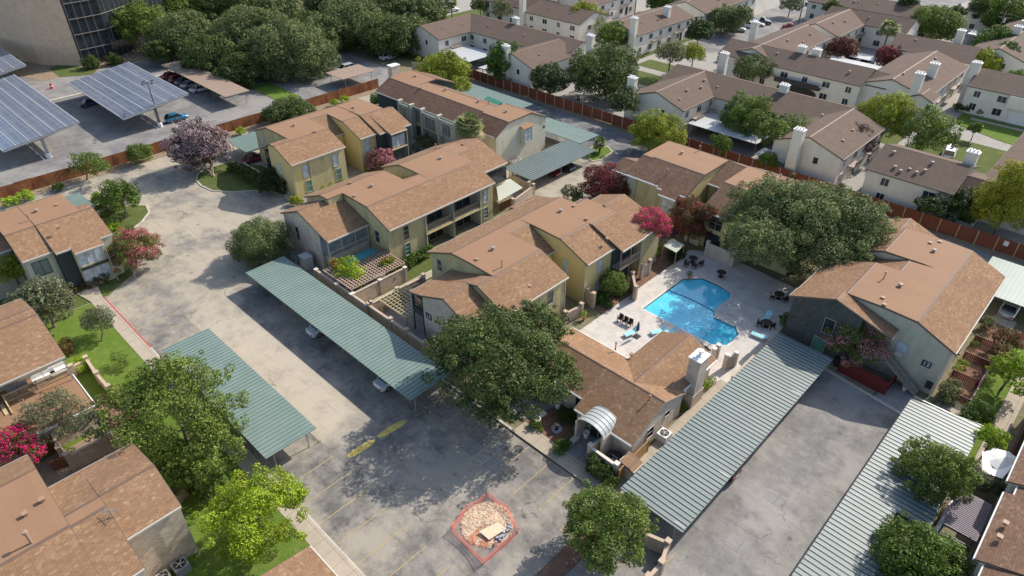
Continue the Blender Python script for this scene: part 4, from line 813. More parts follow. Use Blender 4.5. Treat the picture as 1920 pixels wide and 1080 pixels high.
# ================================================================ carports
def carport(label, x0, x1, y0, y1, z=2.4, run='X', mats=('pale_metal', 'pale_rib'), step=.5, posts=None, tilt=0.0, group='green ribbed metal carports', name='carport', slab=.10, cut=None, ribh=.035, ribw=.04):
    """run: long axis; ribs lie across it.  tilt: rise across the width"""
    r_ = empty(name, ((x0+x1)/2, (y0+y1)/2, 0), label, 'carport', group); b = MB(); rb = MB()
    def zz(x, y): return z+tilt*(((y-y0)/(y1-y0)) if run == 'X' else ((x-x0)/(x1-x0)))
    pl = [(x0, y0), (x1, y0), (x1, y1), (x0, y1)] if not cut else cut
    n = len(pl); bb = len(b.v)
    b.v += [(x, y, zz(x, y)) for x, y in pl]+[(x, y, zz(x, y)-slab) for x, y in pl]
    b.f += [tuple(range(n)), tuple(range(2*n-1, n-1, -1))]+[(i, (i+1) % n, n+(i+1) % n, n+i) for i in range(n)]; b.mi += [0]*(n+2)
    roof = b.build('roof', mats[0], r_)
    L = (x1-x0) if run == 'X' else (y1-y0); k_ = int(L/step)
    for i in range(k_+1):
        a = (x0 if run == 'X' else y0)+(i+.5)*L/(k_+1); w_ = ribw
        lo, hi = (y0+.01, y1-.01) if run == 'X' else (x0+.01, x1-.01)
        if cut:
            xs = []
            for (p, q) in zip(cut, cut[1:]+cut[:1]):
                u, v, s_, t_ = (p[0], q[0], p[1], q[1]) if run == 'X' else (p[1], q[1], p[0], q[0])
                if (u-a)*(v-a) < 0: xs.append(s_+(t_-s_)*(a-u)/(v-u))
            if len(xs) < 2: continue
            lo, hi = min(xs)+.01, max(xs)-.01
        q0 = (a, lo) if run == 'X' else (lo, a); q1 = (a, hi) if run == 'X' else (hi, a); h0, h1 = zz(*q0), zz(*q1)
        if run == 'X': V = [(a-w_/2, lo, h0), (a+w_/2, lo, h0), (a+w_/2, hi, h1), (a-w_/2, hi, h1)]
        else: V = [(lo, a+w_/2, h0), (lo, a-w_/2, h0), (hi, a-w_/2, h1), (hi, a+w_/2, h1)]
        c = len(rb.v); rb.v += [(p[0], p[1], p[2]+.001) for p in V]+[(p[0], p[1], p[2]+ribh) for p in V]
        rb.f += [(c+4, c+5, c+6, c+7), (c, c+1, c+5, c+4), (c+1, c+2, c+6, c+5), (c+2, c+3, c+7, c+6), (c+3, c, c+4, c+7)]; rb.mi += [0]*5
    rb.build('standing_seam', mats[1], roof)
    if posts is None: posts = 6.0
    n = max(2, int(L/posts)+1)
    for i in range(n):
        a = (x0 if run == 'X' else y0)+.5+(L-1)*i/(n-1)
        bm_ = MB()
        if run == 'X': bm_.box(a-.06, a+.06, y0+.1, y1-.1, z-slab-.14, z-slab)
        else: bm_.box(x0+.1, x1-.1, a-.06, a+.06, z-slab-.14, z-slab)
        bm_.build('beam', 'post_metal', r_)
        for s_ in (.9, -.9):
            pm = MB(); (px_, py_) = (a, (y0 if s_ > 0 else y1)+s_) if run == 'X' else ((x0 if s_ > 0 else x1)+s_, a)
            pm.box(px_-.045, px_+.045, py_-.045, py_+.045, 0, z-slab-.1); pm.build('post', 'post_metal', r_)
    return r_
gm = ('green_metal', 'green_rib')
carport('long green carport beside the brick patio walls, its lower end under the big oak', -73, -40.6, 28.0, 33.35, mats=gm, tilt=.05)
carport('green carport standing free in the lot, left of the concrete lane', -65.8, -44.15, 14.35, 19.6, mats=gm, tilt=-.05)
carport('pale green carport running along the clubhouse and pool wall', -19.35, -13.15, 33.8, 63.3, run='Y', tilt=-.12, step=.52, ribh=.045, ribw=.055)
carport('pale carport on the right of the parking court, overhung by a yellow green tree', -5.1, 1.1, 20, 63.8, run='Y', tilt=-.12, step=.52, cut=[(-5.1, 20), (1.1, 20), (1.1, 44), (-1.4, 44), (-1.4, 47.9), (1.1, 47.9), (1.1, 62.0), (1.1, 63.8), (-5.1, 62.6)], ribh=.045, ribw=.055)
carport('pale striped carport beside the drive, in front of a pale end wall', -71.2, -64.8, 72.3, 88.5, run='Y', tilt=-.1, step=.5, ribh=.045, ribw=.055)
carport('green carport in tree shade behind the long block, next to the alley end', -80.9, -68.3, 88.7, 94.0, mats=gm, cut=[(-80.9, 88.7), (-68.4, 88.7), (-68.4, 94.0), (-80.9, 94.0)])
carport('green carport along the alley behind the long block, under a green tarpaulin', -108.5, -87.4, 90.5, 97.3, mats=gm)
carport('small green carport beside the purple flowering tree', -114, -106.4, 46.3, 52.3, mats=gm)
carport('small teal ribbed carport behind the left edge block', -111.2, -104.7, 18.75, 21.4, mats=gm, step=.55)
carport('dappled green carport behind block 12, at the right edge', -6.5, 9, 87.9, 97.8, mats=gm)
b = MB(); v = [P2(900, 190, 2.75), P2(915, 183, 2.9), P2(942, 195, 2.9), P2(926, 201, 2.75)]
b.face([(v[0][0], v[0][1], 2.55), (v[3][0], v[3][1], 2.55), (v[2][0], v[2][1], 3.2), (v[1][0], v[1][1], 3.2)]); b.face([(v[1][0], v[1][1], 3.19), (v[2][0], v[2][1], 3.19), (v[2][0], v[2][1], 2.5), (v[1][0], v[1][1], 2.5)]); b.face([(v[3][0], v[3][1], 2.54), (v[2][0], v[2][1], 3.19), (v[2][0], v[2][1], 2.5), (v[3][0], v[3][1], 2.5)])
b.build('tarpaulin', 'tarp_green', loc=(v[0][0], v[0][1], 2.45), label='dark green tarpaulin propped over the roof of the carport along the alley', cat='tarpaulin', fix=False)
carport('long tan carport under the dark oaks in the office car park', -164, -134, 56.6, 62.0, 2.6, mats=('tan_metal', 'tan_metal'), step=1.5, group='tan flat carports in the office car park', posts=7)
carport('tan carport mostly hidden in the oaks, beside the silver car', -133, -122.0-4.5, 79.5, 88.2, 2.5, mats=('tan_metal', 'tan_metal'), step=1.5, group='tan flat carports in the office car park')
wm = ('white_metal', 'white_metal'); WC = 'flat white carports among the townhouses'
x, y = P2(880, 95, 2.6); carport('flat white carport against the L shaped townhouse, over a white car', -127, -116, 106.8, 115.5, 2.6, mats=wm, group=WC, step=2)
carport('second flat white carport next to the red fence, half behind a tree', -111.5, -105, 105.4, 111, 2.6, mats=wm, group=WC, step=2)
carport('flat rusty white carport by the long red fence, beside the yellow green tree', -59.8, -46, 109.5, 117.6, 2.6, mats=wm, group=WC, step=2)
carport('long white carport in the courtyard between two red leaved trees', -60.5, -47.5, 175.5-3, 176+3-2, 2.6, mats=wm, group=WC, step=2)
carport('white carport over the grey and dark cars in the courtyard', -57.5, -46.5, 165.5, 170, 2.6, mats=wm, group=WC, step=2)
carport('low white carport right behind the ridge with two small chimneys', -59, -44, 156.5, 160.5, 2.6, mats=wm, group=WC, step=2)
carport('distant white carport at the top right behind the round tree', -41, -35, 214, 220, 2.6, mats=wm, group=WC, step=2)
carport('white carport with tilted corner by the excavated court, near the pale house with junk', -44.5, -39, 106, 109.5, 2.4, mats=wm, group=WC, step=2)

# ---- solar canopies
SG = 'solar panel canopies over the office car park'
def solar(label, x0, x1, y0, y1, z0, z1):
    r_ = empty('solar_canopy', ((x0+x1)/2, (y0+y1)/2, 0), label, 'solar canopy', SG)
    nrow = 6; W = (y1-y0)/nrow; f = lambda y: z0+(z1-z0)*(y-y0)/(y1-y0)
    for i in range(nrow):
        b = MB(); ya, yb = y0+i*W+.12, y0+(i+1)*W-.12
        b.extr('X', [(ya, f(ya)), (yb, f(yb)), (yb, f(yb)-.06), (ya, f(ya)-.06)], x0, x1); b.build('panel_row', 'solar_cell', r_)
    b = MB()
    for i in range(nrow+1): y = y0+i*W; b.box(x0-.1, x1+.1, y-.10, y+.10, f(y)-.24, f(y)+.0)
    b.extr('X', [(y0, z0-.1), (y1, z1-.1), (y1, z1-.35), (y0, z0-.35)], x0-.1, x0); b.extr('X', [(y0, z0-.1), (y1, z1-.1), (y1, z1-.35), (y0, z0-.35)], x1, x1+.12)
    b.build('frame', 'array_frame', r_)
    ym = (y0+y1)/2
    for i in range(4):
        x = x0+2+(x1-x0-3.2)*i/3; b = MB(); b.box(x-.22, x+.22, ym-.22, ym+.22, 0, f(ym)-.5); b.extr('X', [(y0+1, f(y0+1)-.35), (y1-1, f(y1-1)-.35), (y1-1, f(y1-1)-.6), (ym, f(ym)-1.0), (y0+1, f(y0+1)-.6)], x-.15, x+.15); b.build('column', 'post_metal', r_)
        b = MB(); b.lathe((x, ym, 0), [(.5, 0), (.5, .8), (.45, .85)], 12); b.build('footing', 'white_paint', r_)
solar('solar canopy in the middle of the office car park, beside the blue hatchback', -162.5, -134.0, 37.0, 49.6, 3.55, 5.1)
solar('solar canopy on the left edge of the photo, nearest the wooden fence', -170.5, -133.5, 17.5, 29.8, 3.55, 5.1)
solar('solar canopy of which one corner shows at the far left', -206, -176.0, 21, 33.5, 3.55, 5.1)
b = MB()
for y in (24.2, 43.9): 
    for i in range(9): b.box(-160+i*3, -158.2+i*3, y-1.6, y-1.4, 0, .14)
b.build('wheel_stop', 'white_paint', kind='structure')

# ================================================================ fences
def board_fence(name, label, p, q, h, mat_, rails=False, step=2.4, post_mat='fence_wood_far'):
    r_ = empty(name, (p[0], p[1], 0), label, 'fence'); d = Vector((q[0]-p[0], q[1]-p[1], 0)); L = d.length; d.normalize(); nr = Vector((-d.y, d.x, 0))
    b = MB(); P_ = lambda t, o_, z: (p[0]+d.x*t+nr.x*o_, p[1]+d.y*t+nr.y*o_, z)
    n = int(L/step)
    for i in range(n):
        t0, t1 = L*i/n, L*(i+1)/n; hh = h+random.uniform(-.05, .05); jo = random.uniform(-.02, .02)
        v = [P_(t0+.01, jo-.02, .05), P_(t1-.01, jo-.02, .05), P_(t1-.01, jo+.02, .05), P_(t0+.01, jo+.02, .05)]; c = len(b.v)
        b.v += v+[(x_, y_, hh) for x_, y_, _ in v]
        for f_ in ((4, 5, 6, 7), (0, 1, 5, 4), (1, 2, 6, 5), (2, 3, 7, 6), (3, 0, 4, 7)): b.f.append(tuple(c+k_ for k_ in f_)); b.mi.append(0)
    b.build('boards', mat_, r_)
    if rails:
        b = MB()
        for z in (.35, 1.0, h-.25):
            for s_ in rails: b.tube(P_(0, s_*.07, z), P_(L, s_*.07, z), .045, None, 4)
        b.build('rail', 'cedar' if post_mat == 'cedar' else mat_, r_)
    for i in range(0, n+1):
        if n > 90 and i % 2: continue
        t = L*i/n; b = MB(); q_ = P_(t, -.08 if not rails else .09*rails[0], 0); b.box(q_[0]-.05, q_[0]+.05, q_[1]-.05, q_[1]+.05, 0, h+.04); b.build('post', post_mat, r_)
    return r_
random.seed(3)
board_fence('wooden_fence', 'long dark red board fence between the alley and the white townhouses', (-114.9, 104.6), (5, 104.6), 2.1, 'fence_wood_far', post_mat='pale_wood')
board_fence('wooden_fence', 'orange brown plank fence with rails in front of the office car park', (-122.8, 1), (-122.8, 86), 2.0, 'fence_wood_left', rails=(1,), post_mat='cedar')
board_fence('wooden_fence', 'pale weathered fence at the edge of the oaks beside the white sport utility vehicle', (-127, 99), (-115.2, 105.4), 2.0, 'pale_wood', post_mat='pale_wood')

# ================================================================ TREES AND PLANTS
rng = np.random.default_rng(7)
PAL = dict(oak=(.082, .125, .034), oak_light=(.125, .17, .06), elm=(.118, .185, .034), grey=(.125, .15, .08), bright=(.20, .31, .02), yellow=(.22, .27, .025), mid=(.08, .145, .022),
           dark=(.04, .07, .016), magnolia=(.05, .09, .028), olive=(.14, .165, .07), redleaf=(.11, .05, .035), plum=(.085, .062, .05), hedge=(.06, .10, .018), lime=(.24, .38, .02), palm=(.24, .28, .10), bronze=(.11, .09, .03))
FLW = dict(fuchsia=(.80, .008, .19), pink=(.60, .13, .18), rose=(.65, .24, .30), lilac=(.50, .37, .40), red=(.38, .07, .08), violet=(.25, .05, .25))
def leaves(blobs, leaf, pal, flower=None, fprob=0.0, dens=1.0, parent=None, name='crown', up=.35, seed=0, yellow=.25, shape=.5):
    """blobs (x,y,z,r): leaf-sized faces spread through the outer volume of each clump; every face has its own colour"""
    leaf *= .74; dens *= 1.25; r0 = np.random.default_rng(seed+11); Ps = []; Ns = []; Cs = []; Ss = []
    base = np.array(PAL[pal]); BB = np.array([b_[:3] for b_ in blobs]); RR = np.array([b_[3] for b_ in blobs])
    for (x, y, z, r_) in blobs:
        n = int(dens*4*math.pi*r_*r_/(leaf*leaf)*.95)+6
        d = r0.normal(size=(n, 3)); d /= np.linalg.norm(d, axis=1)[:, None]
        rad = r_*(.55+.5*r0.random(n)**.6); p = np.array([x, y, z])+d*rad[:, None]*np.array([1, 1, .8])
        if len(blobs) > 3:
            dist = np.linalg.norm(p[:, None, :]-BB[None], axis=2)/RR[None]; keep = (dist < .5).sum(1) == 0; 
            keep |= r0.random(n) < .06
            p = p[keep]; d = d[keep]
        n = len(p); Ps.append(p); v = d*.8+r0.normal(size=(n, 3))*.55; v[:, 2] += up; Ns.append(v/np.linalg.norm(v, axis=1)[:, None])
        tone = base*(.72+.56*r0.random()); tone = tone*np.array([1+.25*yellow*r0.random(), 1, 1])
        c = tone[None]*(.5+1.0*r0.random((n, 1))); c = c*(1+np.array([.35, .12, 0])[None]*(r0.random((n, 1)) < yellow))
        if flower:
            on = r0.random() < fprob*1.25
            mk = (r0.random(n) < (.62 if on else .10)) & (d[:, 2] > -.35)
            fc = np.array(FLW[flower]); c[mk] = fc[None]*(.6+.7*r0.random((mk.sum(), 1)))
        Cs.append(c); Ss.append(leaf*(.6+.75*r0.random(n)))
    p = np.concatenate(Ps); N = np.concatenate(Ns); c = np.clip(np.concatenate(Cs), 0, 1); s_ = np.concatenate(Ss)[:, None]
    n = len(p); t = r0.normal(size=(n, 3)); t -= N*(t*N).sum(1)[:, None]; t /= np.linalg.norm(t, axis=1)[:, None]; u = np.cross(N, t)
    V = np.empty((n, 4, 3)); V[:, 0] = p-t*s_*.62; V[:, 1] = p+u*s_*shape*.6; V[:, 2] = p+t*s_*.62; V[:, 3] = p-u*s_*shape*.6
    o0 = ORG[parent.name] if parent else Vector((blobs[0][0], blobs[0][1], 0)); V -= np.array(o0)
    me = D.meshes.new(name); me.vertices.add(4*n); me.vertices.foreach_set('co', V.ravel()); me.loops.add(4*n); me.loops.foreach_set('vertex_index', np.arange(4*n, dtype=np.int32))
    me.polygons.add(n); me.polygons.foreach_set('loop_start', np.arange(0, 4*n, 4, dtype=np.int32)); me.update(calc_edges=True)
    me.materials.append(MATS['leaf']); a = me.attributes.new('Col', 'FLOAT_COLOR', 'FACE'); cc = np.ones((n, 4)); cc[:, :3] = c; a.data.foreach_set('color', cc.ravel())
    o = D.objects.new(name, me); col.objects.link(o); ORG[o.name] = o0
    if parent: o.parent = parent
    else: o.location = o0
    return o
NLEAF = 0
def crown_blobs(c, rx, ry, rz, seed, clump=.36, flat=-.55, n=None):
    r0 = np.random.default_rng(seed); Rm = (rx+ry+rz)/3; n = n or int(12+6.5*(Rm)**1.05); out = []
    for i in range(n):
        k_ = (i+.5)/n; zc = 1-(1-flat)*k_; a = i*2.39996+r0.normal()*.35; rr = math.sqrt(max(0, 1-zc*zc)); w_ = .52+.3*r0.random()
        w_ += .06; out.append((c[0]+rx*rr*math.cos(a)*w_, c[1]+ry*rr*math.sin(a)*w_, c[2]+rz*zc*w_, Rm*clump*(.75+.5*r0.random())))
    for i in range(int(n*.7)):                         # ragged outer sprays
        zc = r0.uniform(flat*.9, 1); a = r0.uniform(0, 6.283); rr = math.sqrt(max(0, 1-zc*zc)); w_ = r0.uniform(.92, 1.14)
        out.append((c[0]+rx*rr*math.cos(a)*w_, c[1]+ry*rr*math.sin(a)*w_, c[2]+rz*zc*w_, Rm*clump*r0.uniform(.22, .5)))
    for i in range(max(2, n//6)): d = r0.normal(size=3)*.28; out.append((c[0]+rx*d[0], c[1]+ry*d[1], c[2]+rz*d[2], Rm*clump))
    return out
def tree(label, px, py, rpx, h, pal, name='tree', leaf=.26, flower=None, fprob=0, ar=(1, 1, .78), dens=1.0, cat='tree', group=None, trunk=True, seed=None, extra=(), bark='bark', clump=.36, lean=(0, 0), base=None, yellow=.25, multi=1, flat=-.6, tr=None):
    """px,py: middle of the crown in the photo; rpx: its half width in pixels; h: height in metres"""
    seed = seed if seed is not None else int(px*7+py*13)
    q = G(px, py, h*.6); sc = depth(q)/F_PX; r_ = rpx*sc; rx, ry, rz = r_*ar[0], r_*ar[1], r_*ar[2]
    zc = max(h-rz, rz*.55 if not trunk else h*.5); 
    q = G(px, py, zc)
    B_ = Vector((q.x+lean[0], q.y+lean[1], 0)) if base is None else Vector(base)
    root = empty(name, B_, label, cat, group)
    bl = crown_blobs((q.x, q.y, zc), rx, ry, rz, seed, clump, flat)
    for (ex, ey, er, eh) in extra:
        w_ = G(ex, ey, eh); rr = er*depth(w_)/F_PX; bl += crown_blobs((w_.x, w_.y, eh), rr*ar[0], rr*ar[1], rr*ar[2], seed+int(ex), clump)
    lf = leaf*max(1.0, depth(q)/95.0)
    o = leaves(bl, lf, pal, flower, fprob, dens, root, seed=seed, yellow=yellow)
    if trunk:
        r0 = random.Random(seed); b = MB(); tr = tr or max(.09, h*.026); f = Vector((q.x, q.y, zc-rz*.25))
        for m_ in range(multi):
            o_ = Vector((r0.uniform(-.3, .3), r0.uniform(-.3, .3), 0)) if multi > 1 else Vector((0, 0, 0)); k1 = B_+o_+(f-B_)*.5+Vector((r0.uniform(-.2, .2)*multi, r0.uniform(-.2, .2)*multi, 0))
            b.path([B_+o_-Vector((0, 0, .1)), B_+o_*1.3+(f-B_)*.15, k1, f+o_*2], [tr*1.35/multi**.4, tr/multi**.4, tr*.8/multi**.4, tr*.5/multi**.4], 7)
            for j in range(max(4, int(7/multi))):
                t_ = bl[r0.randrange(len(bl))]; s0 = B_+o_+(f-B_)*r0.uniform(.5, .95); e0 = Vector(t_[:3]); mid = (s0+e0)/2+Vector((0, 0, -.15*r0.random()*h*.2))
                b.path([s0, mid, e0], [tr*.42, tr*.25, tr*.08], 5)
        b.build('trunk', bark, root)
    return root
def shrub(label, blobs_px, leaf, pal, flower=None, fprob=0, name='shrub', cat='shrub', group=None, seed=1, dens=1.1, clump=.45, yellow=.25, sub=True):
    """blobs_px: (px, py, r in metres, centre height)"""
    bl = []
    for (px, py, r_, z) in blobs_px:
        w_ = G(px, py, z)
        if sub and r_ > .5: bl += crown_blobs((w_.x, w_.y, z), r_, r_, r_*.8, seed+int(px), clump, -.6, n=9)
        else: bl.append((w_.x, w_.y, z, r_))
    o = leaves(bl, leaf, pal, flower, fprob, dens, None, name, seed=seed+int(blobs_px[0][0]), yellow=yellow)
    return tag(o, label, cat, group)

# ---- big trees of the complex
tree('broad dark live oak over the lower end of the long carport, beside the clubhouse', 940, 672, 128, 10.5, 'oak', 'oak_tree', leaf=.30, ar=(1.08, .95, .62), extra=((865, 655, 52, 5.5), (1010, 610, 55, 8.0), (930, 760, 45, 4.5), (1045, 690, 40, 6.5)), dens=.9, clump=.27, tr=.33, base=(-36.0, 37.0, 0))
tree('huge spreading live oak between the pool and the red fence', 1500, 420, 122, 11.5, 'oak_light', 'oak_tree', leaf=.30, ar=(1.15, 1.0, .6), extra=((1590, 405, 72, 8.5), (1425, 455, 60, 8), (1560, 470, 60, 6.5), (1470, 370, 45, 9.5)), dens=.9, clump=.26, base=(-24.5, 80.5, 0), tr=.36)
tree('loose grey green elm over the left green carport', 325, 760, 112, 9.0, 'elm', 'elm_tree', leaf=.25, ar=(1.1, 1.0, .62), extra=((240, 760, 55, 6.5), (400, 850, 58, 5), (300, 700, 42, 8), (430, 800, 34, 5)), dens=.72, clump=.25, yellow=.4)
tree('bright lime green tree on the lawn at the bottom, beside the sidewalk', 478, 962, 84, 6.6, 'bright', 'ash_tree', leaf=.22, ar=(1.15, 1.15, .72), dens=.95, clump=.3, yellow=.5)
tree('rounded olive green tree at the bottom beside the small brick enclosure', 1138, 985, 78, 6.2, 'elm', 'elm_tree', leaf=.22, dens=1.1, clump=.32, ar=(1.05, 1.05, .85), yellow=.3)
tree('dense round dark green tree at the upper end of the long carport', 487, 455, 50, 5.2, 'oak_light', 'round_tree', leaf=.2, dens=1.2, ar=(1.05, 1, .85), clump=.4)
tree('large lilac flowering crape myrtle on the kerbed island', 372, 275, 55, 8.2, 'plum', 'crape_myrtle', leaf=.24, flower='lilac', fprob=.5, ar=(1, 1, .88), bark='pale_bark', multi=4, clump=.3, base=G(400, 333, 0)[:], group=None, tr=.2)
tree('pink crape myrtle in front of the banded windows of the left edge block', 247, 465, 50, 5.8, 'mid', 'crape_myrtle', leaf=.2, flower='pink', fprob=.55, multi=3, bark='pale_bark', clump=.3, base=G(250, 520, 0)[:])
tree('young broad leaved green tree on the kerbed lawn nub at the left', 226, 365, 33, 5.6, 'mid', 'young_tree', leaf=.3, dens=1.0, clump=.38, base=G(237, 410, 0)[:], yellow=.3)
tree('silvery dark magnolia between the left edge block and the lawn', 78, 563, 48, 6.5, 'grey', 'magnolia_tree', leaf=.34, clump=.34, ar=(1.05, 1, .85))
tree('small thin grey green tree standing alone on the bright lawn', 184, 600, 29, 4.0, 'grey', 'young_tree', leaf=.17, dens=.75, ar=(1, 1, .9), base=G(192, 641, 0)[:], clump=.34)
tree('yellow tinged tree on the left edge below the block with banded windows', 18, 500, 30, 5.5, 'yellow', 'young_tree', leaf=.24, dens=.8)
tree('pink flowering crape myrtle cut by the left edge, top of its crown only', 3, 465, 16, 6, 'mid', 'crape_myrtle', leaf=.2, flower='fuchsia', fprob=.7)
tree('grey twiggy tree over the flat red roof of the balcony block', 100, 775, 58, 6.0, 'grey', 'young_tree', leaf=.2, dens=.5, clump=.26, ar=(1.1, 1, .7), extra=((165, 800, 35, 4.5),))
tree('hot pink crape myrtle on the left edge by the wooden garden gate', 22, 830, 38, 4.6, 'mid', 'crape_myrtle', leaf=.19, flower='fuchsia', fprob=.75, extra=((65, 850, 20, 3),))
tree('leafy tree behind the bottom left block, against the garden wall', 330, 870, 58, 5.0, 'mid', 'young_tree', leaf=.24, dens=.8, clump=.3, extra=((400, 900, 30, 3.5),))
tree('vivid fuchsia crape myrtle beside the pool side of the middle block', 1222, 418, 38, 8.0, 'mid', 'crape_myrtle', leaf=.18, flower='fuchsia', fprob=.9, bark='pale_bark', clump=.3, base=G(1207, 492, 0)[:], multi=2, ar=(1, 1, .7))
tree('dark crape myrtle with sparse pink tips before the block with the blue door', 1297, 412, 40, 6.5, 'bronze', 'crape_myrtle', leaf=.2, flower='red', fprob=.25, extra=((1325, 400, 18, 5.5),), ar=(1, 1, 1))
tree('dark red leaved crape myrtle beside the drive, behind the lime shrub', 1140, 345, 46, 6.0, 'redleaf', 'crape_myrtle', leaf=.22, flower='red', fprob=.4, ar=(1.1, 1, .75))
tree('pink tipped crape myrtle half under the big spreading oak', 1392, 400, 26, 6.5, 'bronze', 'crape_myrtle', leaf=.2, flower='pink', fprob=.4)
shrub('lime green shrub in front of the red leaved crape myrtle', [(1135, 365, 1.6, 1.8), (1165, 360, 1.5, 2.0), (1180, 372, 1.2, 1.5)], .24, 'lime')
shrub('pale olive shrub at the corner of the drive', [(1070, 362, 1.5, 1.5), (1082, 368, 1.0, 1.2)], .22, 'olive')
tree('rose pink crape myrtle in the narrow court behind the balcony block', 714, 300, 28, 4.0, 'bronze', 'crape_myrtle', leaf=.19, flower='rose', fprob=.6, dens=.8)
tree('pink and green crape myrtle in front of block 12, over the red fence', 1610, 633, 62, 6.0, 'elm', 'crape_myrtle', leaf=.19, flower='rose', fprob=.4, ar=(1, 1, .75), clump=.3, yellow=.5, base=(-10.5, 65.6, 0))
tree('yellow green tree overhanging the carport on the right', 1750, 885, 66, 6.0, 'elm', 'elm_tree', leaf=.22, ar=(1, 1, .85), dens=1.1, extra=((1800, 885, 36, 5.5),), yellow=.5, clump=.3)
tree('dense broad leaved tree at the bottom right beside the open trellis', 1722, 1050, 88, 5.8, 'mid', 'loquat_tree', leaf=.25, ar=(1, 1, .8), dens=1.1, clump=.3, yellow=.4)
tree('bright green tree beside the white sail shade', 1862, 822, 27, 3.6, 'lime', 'young_tree', leaf=.24, dens=1)
tree('bright leafy tree at the right edge beside the garden path', 1900, 690, 36, 4.6, 'bright', 'young_tree', leaf=.25, dens=.8, extra=((1915, 730, 18, 3.5),))
tree('bronze tinged shrub tree on the path lawn at the right edge', 1893, 635, 26, 3.4, 'bronze', 'young_tree', leaf=.2, dens=.8, flower='red', fprob=.2, extra=((1880, 660, 18, 2.4),))
tree('airy green shrub tree in the pool court below the yellow wall', 1150, 528, 26, 3.8, 'elm', 'young_tree', leaf=.2, dens=.9, clump=.38)
tree('large yellow green tree behind the long block with the chimney', 832, 133, 50, 7.5, 'yellow', 'elm_tree', leaf=.26, ar=(1.1, 1, .65), extra=((862, 160, 22, 4.5),), clump=.3)
tree('small glossy tree beside the dark end of the long block', 712, 188, 19, 4.5, 'mid', 'young_tree', leaf=.26)
tree('broad dark evergreen bush against the orange brown fence', 548, 208, 36, 4.2, 'oak', 'evergreen_tree', leaf=.22, ar=(1.3, 1, .6), trunk=False, extra=((515, 212, 20, 2.4),))
tree('sparse young tree leaning over the orange brown fence at the left', 160, 305, 29, 5, 'elm', 'young_tree', leaf=.26, dens=.55, clump=.3, extra=((190, 315, 18, 3),), base=(-120.6, 25.0, 0))
tree('feathery bush against the orange brown fence, left of the lilac crape myrtle', 262, 288, 22, 3.4, 'elm', 'young_tree', leaf=.22, trunk=False, clump=.42)
tree('yellow green oak beyond the drive, in front of the flat rusty carport', 1233, 250, 52, 7.2, 'yellow', 'elm_tree', leaf=.24, ar=(1, 1, .72), base=(-55, 100, 0), tr=.22, clump=.3)
tree('rounded green oak overhanging the red fence behind the far carport', 1402, 222, 52, 8, 'elm', 'elm_tree', leaf=.24, ar=(1, 1, .85), clump=.3, extra=((1450, 245, 30, 6),))
tree('thin spreading tree beside the white gable wall beyond the red fence', 1488, 245, 36, 7.5, 'elm', 'elm_tree', leaf=.24, dens=.6, clump=.28)
tree('big yellow green cedar elm among the white townhouses, left half of the pair', 1665, 215, 52, 9.5, 'yellow', 'elm_tree', leaf=.26, clump=.28, dens=.9)
tree('olive green cedar elm among the white townhouses, right half of the pair', 1738, 245, 52, 9, 'elm', 'elm_tree', leaf=.26, clump=.28, dens=.9)
tree('purple leaved plum tree beside the brown roof, left of the cedar elm pair', 1605, 262, 34, 6.5, 'plum', 'plum_tree', leaf=.24, flower='lilac', fprob=.15)
tree('tall yellow leaved tree on the right edge over the red fence', 1890, 385, 55, 9, 'yellow', 'elm_tree', leaf=.26, dens=.9, ar=(1, 1, .9), yellow=.6, extra=((1905, 330, 32, 10),))
tree('glossy magnolia behind the red fence at the right', 1785, 378, 46, 5.6, 'magnolia', 'magnolia_tree', leaf=.36, ar=(1.15, 1, .7), dens=1.1, extra=((1745, 385, 22, 3.5),))
tree('little lime tree against the white garage wall', 1672, 352, 18, 3.8, 'lime', 'young_tree', leaf=.26)
FG = 'dark trees between the red fence and the white townhouses'
tree('tall dark ash behind the red fence, biggest of the row', 1140, 142, 66, 10, 'oak', 'ash_tree', leaf=.30, ar=(1, 1, .9), group=FG, clump=.27, extra=((1170, 190, 30, 5), (1095, 130, 30, 8)), dens=.9)
tree('rounded dark ash behind the red fence, left of the tallest one', 1032, 150, 36, 7, 'magnolia', 'ash_tree', leaf=.32, group=FG, clump=.32)
tree('green ash at the left end of the row behind the red fence', 943, 118, 36, 9, 'mid', 'ash_tree', leaf=.32, group=FG, ar=(.95, .95, 1.15), clump=.32)
tree('round light green tree in front of the white house with small openings', 1095, 38, 38, 8, 'yellow', 'elm_tree', leaf=.24, ar=(1, 1, .8))
tree('pear shaped green tree beside the brick chimney among townhouses', 1150, 68, 30, 7.5, 'elm', 'elm_tree', leaf=.24)
tree('feathery pale tree in the townhouse play court', 1300, 100, 22, 6.5, 'yellow', 'elm_tree', leaf=.24, dens=.7)
tree('scraggly dark and light tree beside the pale feathery one', 1258, 98, 26, 8, 'olive', 'elm_tree', leaf=.24, dens=.55)
tree('dark round tree in front of the balcony townhouse', 1312, 58, 26, 7, 'magnolia', 'ash_tree', leaf=.26)
tree('olive live oak by the row of parked cars at the top', 1362, 38, 32, 7, 'oak_light', 'oak_tree', leaf=.26, extra=((1392, 30, 20, 5.5),))
tree('olive tree with low crown behind the white gable at centre right', 1415, 128, 34, 6.5, 'oak_light', 'oak_tree', leaf=.24, ar=(1.2, 1, .6))
tree('red leaved tree in the courtyard behind the cars, left one', 1580, 92, 26, 6, 'redleaf', 'plum_tree', leaf=.24, yellow=.6)
tree('dark red flowering tree in the courtyard behind the cars, right one', 1668, 106, 26, 6, 'redleaf', 'plum_tree', leaf=.24, flower='red', fprob=.5)
tree('bright green round tree at the top right among brown roofs', 1754, 45, 44, 8.5, 'elm', 'elm_tree', leaf=.24, ar=(1.05, 1, .65), yellow=.4)
